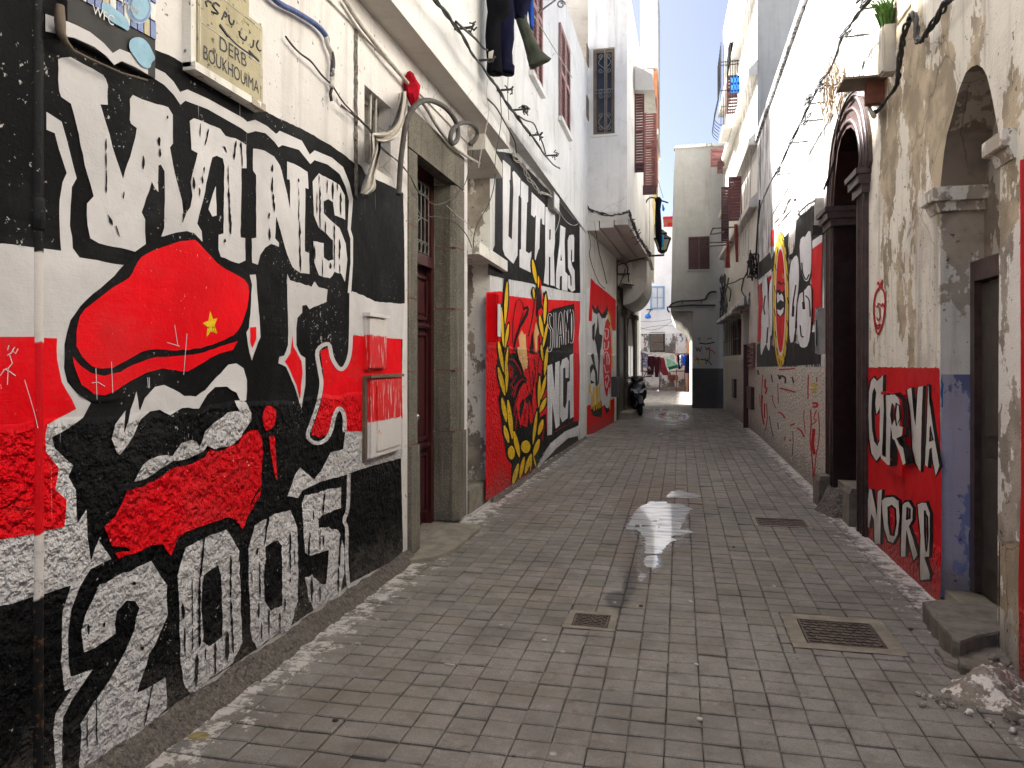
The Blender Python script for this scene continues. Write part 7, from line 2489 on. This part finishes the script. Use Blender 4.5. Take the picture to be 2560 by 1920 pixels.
for k, (pts, Y) in enumerate((('1058,1180 1095,1180 1092,1330 1100,1510 1040,1510 1056,1330', 20.3), ('1150,980 1190,975 1200,1200 1200,1440 1168,1440 1160,1200', 19.2))):
    mb = MB()
    q = P('W', pts)
    garment(mb, 'W', dens([((1180, 980)[k], (1056, 1148)[k], (1094, 1190)[k]), ((1350, 1210)[k], (1052, 1156)[k], (1092, 1198)[k]), ((1510, 1440)[k], (1038, 1168)[k], (1100, 1200)[k])], 4), Y, .04, 12, 10 + k)
    o = mb.build('cloth_strip', M['pinkc'] if 'pinkc' in M else M.setdefault('pinkc', cloth('faded_maroon_cloth', (.26, .05, .055))))
    tag(o, ('faded maroon cloth strip hanging from the lower laundry rail', 'faded maroon cloth strip hanging over the sloping string course')[k], 'cloth', 'maroon cloth strips')
cr_ = thing('plastic_crate', tuple(ony(1846, 228, 21.0)), 'bright blue plastic crate hung on the caged balcony', 'crate')
a, b = ony(1828, 229, 21.0), ony(1863, 187, 21.0)
mb = MB()
mb.aab(a.x, 21.0, a.z, b.x, 21.18, a.z + .05)
mb.aab(a.x, 21.0, b.z - .06, b.x, 21.18, b.z)
mb.aab(a.x, 21.0, (a.z + b.z) / 2 - .03, b.x, 21.03, (a.z + b.z) / 2 + .03)
for i in range(5):
    x = a.x + (b.x - a.x - .05) * i / 4
    mb.aab(x, 21.0, a.z, x + .05, 21.03, b.z)
mb.aab(a.x, 21.14, a.z, b.x, 21.18, b.z)
mb.build('crate_body', M['bluep'], cr_)

# ---------------------------------------------------------------- wall lantern
ln = thing('wall_lantern', tuple(ony(1625, 638, 21.3)), 'old style four sided street lantern on an iron arm beside the bay', 'lantern')
YL = 21.3
c = ony(1656, 638, YL)
S_ = 21.5 / 1850
def lz(y):
    return ony(1656, y, YL).z
def sq(y, hw):
    z = lz(y)
    return [Vector((c.x + sx * hw, YL + sy * hw, z)) for sx, sy in ((-1, -1), (1, -1), (1, 1), (-1, 1))]
mb = MB()
mb.tube([(-1.0, YL + .1, c.z), (c.x + .04, YL, c.z), (c.x + .04, YL, lz(630))], .028, 6)
mb.lathe((c.x, YL, lz(634)), [(.05, 0), (.10, .04), (.06, .08)], 8)
mb.build('iron_arm', M['iron'], ln)
mb = MB()
mb.loft([sq(600, .20), sq(598, .24), sq(592, .15), sq(586, .10), sq(584, .13), sq(578, .05), sq(574, .02)], 0, True, False)
mb.build('lantern_cap', M['iron'], ln)
mb = MB()
t0, b0_ = sq(600, .205), sq(627, .11)
for i in range(4):
    mb.tube([t0[i], b0_[i]], .014, 5)
    mb.tube([t0[i], t0[(i + 1) % 4]], .014, 5)
    mb.tube([b0_[i], b0_[(i + 1) % 4]], .016, 5)
mb.build('lantern_frame', M['iron'], ln)
for i in range(4):
    MB().poly([t0[i], t0[(i + 1) % 4], b0_[(i + 1) % 4], b0_[i]]).build('glass_pane', M['lampg'], ln)
o = MB()
l3 = ony(1663, 735 / 1.157 * 1.157, YL)
bl = thing('blue_lamp', tuple(FWl.px(1620, 792, .3)), 'blue hanging lamp on a bracket under the distant pale blue window', 'lamp')
mb = MB()
mb.tube([FWl.px(1627, 775, 0), FWl.px(1620, 786, .5)], .03, 5)
mb.tube([FWl.px(1616, 774, .1), FWl.px(1632, 774, .1)], .03, 5)
mb.build('bracket', M['iron'], bl)
q = FWl.px(1620, 791, .5)
MB().lathe(q, [(.05, .15), (.13, .10), (.17, 0), (.16, -.10), (.05, -.13)], 10).build('lamp_head', M['bluep'], bl)

# ---------------------------------------------------------------- the scooter
sc = thing('scooter', (0, 0, 0), 'black motor scooter parked against the house past the arched red door', 'scooter')
def ringz(z, pts):
    return [Vector((x, y, z)) for x, y in pts]
def sup(z, cx_, cy, rx, ry, n=14, e=.75):
    out = []
    for j in range(n):
        q = 2 * math.pi * j / n
        a, b = math.cos(q), math.sin(q)
        out.append(Vector((cx_ + rx * abs(a) ** e * (1 if a > 0 else -1), cy + ry * abs(b) ** e * (1 if b > 0 else -1), z)))
    return out
MB().loft([sup(.36, 0, -.52, .10, .05), sup(.45, 0, -.55, .19, .07), sup(.58, 0, -.56, .23, .09), sup(.72, 0, -.55, .235, .09), sup(.86, 0, -.51, .20, .08), sup(.93, 0, -.48, .13, .06)]).build('front_apron', M['blackp'], sc)
MB().loft([sup(.86, 0, -.47, .08, .05), sup(.95, 0, -.46, .17, .09), sup(1.03, 0, -.44, .18, .09), sup(1.08, 0, -.42, .10, .05)]).build('handlebar_cowl', M['blackp'], sc)
mb = MB()
mb.tube(cat_rom([(-.36, -.36, 1.04), (-.2, -.42, 1.03), (0, -.42, 1.02), (.2, -.42, 1.03), (.36, -.36, 1.04)], 4), .014, 8)
mb.build('handlebar', M['iron'], sc)
for s_ in (-1, 1):
    mb = MB()
    mb.tube([(s_ * .28, -.38, 1.04), (s_ * .42, -.34, 1.04)], .022, 8)
    mb.build('grip', M['rubber'], sc)
    mb = MB()
    mb.tube(cat_rom([(s_ * .2, -.42, 1.05), (s_ * .27, -.44, 1.16), (s_ * .32, -.45, 1.22)], 4), .008, 6)
    mo_ = mb.build('mirror', M['blackp'], sc)
    MB().lathe((s_ * .34, -.45, 1.25), [(.002, -.02), (.055, -.012), (.06, 0), (.05, .01), (.002, .012)], 12, 0, (0, 1, .1)).build('mirror_glass', M['chrome'], mo_)
    mb = MB()
    mb.prism([(s_ * .02, -.652, .66), (s_ * .19, -.620, .74), (s_ * .205, -.605, .68), (s_ * .10, -.645, .615), (s_ * .02, -.655, .61)], (0, .02, 0))
    mb.build('headlight', M['lens'], sc)
    mb = MB()
    mb.tube([(s_ * .07, -.60, .28), (s_ * .075, -.56, .48)], .022, 8)
    mb.build('fork_leg', M['chrome'], sc)
def wheel(y, r_, wid):
    w_ = node_part('wheel', sc)
    w_.location = (0, y, r_)
    mb = MB()
    pr = []
    for j in range(9):
        q = math.pi * j / 8
        pr.append((r_ - .055 + .055 * math.sin(q), wid / 2 * -math.cos(q)))
    pts = [(r_ - .075, -wid / 2)] + pr + [(r_ - .075, wid / 2)]
    vs, n = [], 24
    for rr_, h in pts:
        for k in range(n):
            q = 2 * math.pi * k / n
            vs.append(Vector((h, y + rr_ * math.cos(q), r_ + rr_ * math.sin(q))))
    m_ = len(pts)
    mb.add(vs, [(i * n + k, i * n + (k + 1) % n, (i + 1) * n + (k + 1) % n, (i + 1) * n + k) for i in range(m_ - 1) for k in range(n)], 0, True)
    mb.build('tyre', M['rubber'], w_)
    mb = MB()
    mb.lathe((-.03, y, r_), [(.03, 0), (.035, .06)], 10, 0, (1, 0, 0))
    for k in range(5):
        q = 2 * math.pi * k / 5
        mb.tube([(0, y, r_), (0, y + (r_ - .075) * math.cos(q), r_ + (r_ - .075) * math.sin(q))], .016, 6)
    mb.tube([(0, y + (r_ - .075) * math.cos(q), r_ + (r_ - .075) * math.sin(q)) for q in [k * math.pi / 12 for k in range(25)]], .014, 6)
    mb.build('rim', M['irong'], w_)
wheel(-.66, .26, .12)
wheel(.60, .25, .13)
MB().loft([[Vector((sx * .085, -.66 + .30 * math.cos(q), .26 + .30 * math.sin(q))) for sx in (-1, -.5, .5, 1)] + [Vector((sx * .085, -.66 + .275 * math.cos(q), .26 + .275 * math.sin(q))) for sx in (1, .5, -.5, -1)] for q in [math.radians(a) for a in range(20, 175, 14)]]).build('front_fender', M['blackp'], sc)
MB().loft([[Vector((sx * .15, -.52 + t * .75, .24 + (.02 if t > .6 else 0))) for sx in (-1, 1)] + [Vector((sx * .15, -.52 + t * .75, .32)) for sx in (1, -1)] for t in (0, .3, .6, 1)], 0, True, False).build('footboard', M['blackp'], sc)
def ringy(y, z, rx, rz, n=14):
    return [Vector((rx * math.cos(2 * math.pi * j / n), y, z + rz * math.sin(2 * math.pi * j / n))) for j in range(n)]
MB().loft([ringy(.02, .50, .12, .22), ringy(.15, .54, .17, .22), ringy(.45, .58, .19, .20), ringy(.75, .63, .16, .15), ringy(.98, .70, .08, .07)]).build('rear_body', M['blackp'], sc)
MB().loft([ringy(.0, .76, .10, .03), ringy(.1, .79, .15, .055), ringy(.4, .80, .16, .06), ringy(.5, .83, .15, .06), ringy(.85, .85, .12, .05), ringy(.95, .85, .05, .02)]).build('seat', M['rubber'], sc)
MB().aab(-.09, -.668, .47, .09, -.655, .55).build('number_plate', M['tilew'], sc)
mb = MB()
mb.tube([(.16, .3, .25), (.18, .7, .30), (.18, .95, .36)], [.03, .05, .04], 8)
mb.build('exhaust', M['irong'], sc)
sc.location = (-1.27, 23.2, 0)
sc.scale = (1.1, 1.1, 1.1)
sc.rotation_euler = (0, R(-4), R(9))

# ---------------------------------------------------------------- drying rack and washing on the square
YR = 41.2
rk = thing('drying_rack', tuple(ony(1660, 970, YR)), 'rusty pipe clothes rack standing before the distant white house', 'clothes rack')
mb = MB()
for x in (425, 480, 715, 945, 1062, 1110):
    mb.tube([ony(*P('P', '%d,688' % x)[0], YR), Vector((ony(*P('P', '%d,688' % x)[0], YR).x, YR, -.01))], .03, 6)
mb.build('upright', M['stonej'], rk)
mb = MB()
for y in (690, 928):
    a, b = ony(*P('P', '425,%d' % y)[0], YR), ony(*P('P', '1130,%d' % y)[0], YR)
    mb.tube([a, b], .03, 6)
mb.build('rail', M['stonej'], rk)
def hang(name, rows, mat, label, dy, seed, dep=.10):
    mb = MB()
    garment(mb, 'P', dens(rows, 2), YR + dy, dep, 16, seed, .25)
    o = mb.build(name, mat)
    tag(o, label, 'laundry', 'washing on the clothes rack')
hang('hanging_cloth', [(690, 430, 480), (800, 432, 478), (925, 436, 476)], M['printc'], 'mauve cloth at the near post end of the rack', -.08, 1)
hang('hanging_cloth', [(700, 488, 550), (760, 486, 552), (880, 492, 540)], M['printc'], 'patterned blue and white shirt on the clothes rack', -.12, 2)
hang('hanging_cloth', [(720, 552, 640), (850, 546, 640), (980, 540, 630)], M['maroonc'], 'dark wine coloured blanket next to the patterned shirt', -.06, 3)
hang('hanging_cloth', [(730, 640, 715), (860, 640, 712), (1012, 650, 700)], M['maroonc'], 'second dark blanket drooping lowest on the rack', -.10, 4)
hang('hanging_cloth', [(740, 712, 775), (860, 720, 800), (930, 725, 830), (985, 762, 838)], simple('dark_red_wool', (.17, .008, .016), .95, .4, 10), 'dark red cloth hanging under the printed white sheet', -.06, 5)
hang('hanging_cloth', [(700, 950, 1000), (800, 965, 1000), (900, 972, 1004)], M['blackc'], 'black garment between the white sheet and the blue shirt', -.06, 6)
hang('hanging_cloth', [(712, 985, 1030), (800, 984, 1030), (890, 1000, 1030)], M['printc'], 'small patterned top beside the bright blue shirt', -.12, 7)
hang('hanging_cloth', [(705, 1025, 1092), (780, 1022, 1092), (852, 1028, 1070)], M['bluec'], 'bright blue shirt on the clothes rack', -.10, 8)
hang('hanging_cloth', [(700, 1088, 1122), (800, 1072, 1135), (955, 1066, 1142)], M['navyc'], 'navy trousers at the orange wall end of the rack', -.14, 9)
st_ = thing('printed_sheet', tuple(ony(1670, 890, YR - .2)), 'white sheet with green print slung askew over the rack', 'sheet', 'washing on the clothes rack')
def sheet(pts, mat, name, Y, th=.02):
    q = [ony(x, y, Y) for x, y in P('P', pts)]
    MB().prism(q, (0, th, 0)).build(name, mat, st_)
mb = MB()
q = P('P', '460,640 530,660 600,672 680,672 760,680 760,735 690,722 610,692 540,690 480,668')
mb.prism([ony(x, y, YR - .12) for x, y in q], (0, .22, 0))
mb.build('rolled_edge', M['whitec'], st_)
sheet('600,676 760,672 925,690 950,800 972,885 930,912 835,938 815,900 790,800 768,735', M['whitec'], 'sheet', YR - .26)
sheet('800,750 850,760 960,835 830,870', M['palegc'], 'green_print', YR - .265, .004)
sheet('828,872 962,838 970,880 845,912', M['greenc'], 'green_print', YR - .268, .004)
sheet('850,705 910,710 925,770 860,765', simple('grey_print', (.4, .4, .38), .9), 'grey_print', YR - .268, .004)
q = [FWl.px(x, y, .02) for x, y in P('P', '830,985 920,980 965,985 970,1050 890,1060 830,1050')]
o = MB().prism(q, FWl.n * .06).build('hatch', M['stonej'])
tag(o, 'small rusty hatch low on the distant stained wall', 'hatch')
o = heap('litter_bag', [gp(*p) for p in P('P', '665,1200 670,1192 700,1190 722,1194 720,1204 690,1206')], .09, 'scrap of white litter at the kerb of the square', 'litter', M['whitec'], 3, .05)

# ---------------------------------------------------------------- small litter on the paving
rnd = random.Random(77)
o = MB().tube([gp(*p, .008) for p in P('n', '440,632 540,642')], .0045, 6).build('cigarette_end', M['whitec'])
tag(o, 'white cigarette end lying on the paving stones', 'litter')
for k, (kk, p, lab, m_) in enumerate((('n', '1425,408', 'pale flattened scrap on the paving closer than the rusty cover', 'whitec'), ('n', '1000,260', 'small pale scrap on the paving toward the mural wall', 'whitec'), ('m', '950,648', 'white oval scrap on the open paving in front', 'whitec'), ('m', '985,1188', 'tiny whitish chip far forward on the paving', 'whitec'), ('h', '540,1418', 'pale oval scrap beside the wet streak', 'whitec'), ('h', '2115,1258', 'pale scrap on the paving toward the CURVA NORD wall', 'whitec'), ('m', '895,25', 'curled paper sliver on the middle paving', 'whitec'), ('h', '800,1448', 'dark leaf beside the wet streak', 'soil'), ('h', '1715,865', 'dark twig on the paving past the big puddle', 'soil'), ('O', '780,1390', 'round black bottle cap on the near paving', 'soil'), ('s', '2277,1575', 'dark cap lying beside the big iron cover', 'soil'))):
    q = gp(*P(kk, p)[0])
    r_ = .012 + .004 * rnd.random()
    mb = MB()
    mb.lathe(q + UP * .003, [(r_, 0), (r_ * .95, .006), (r_ * .4, .009)], 8)
    o = mb.build('litter', M[m_])
    tag(o, lab, 'litter', 'scraps on the paving')
o = heap('litter_bag', [gp(*p) for p in P('C', '1060,1470 1130,1440 1210,1445 1215,1475 1150,1510 1080,1500')], .035, 'crumpled yellowish wrapper at the foot of the mural wall', 'litter', simple('yellow_brown_paper', (.30, .24, .10), .8, .5, 30), 8, .012, 1.0)
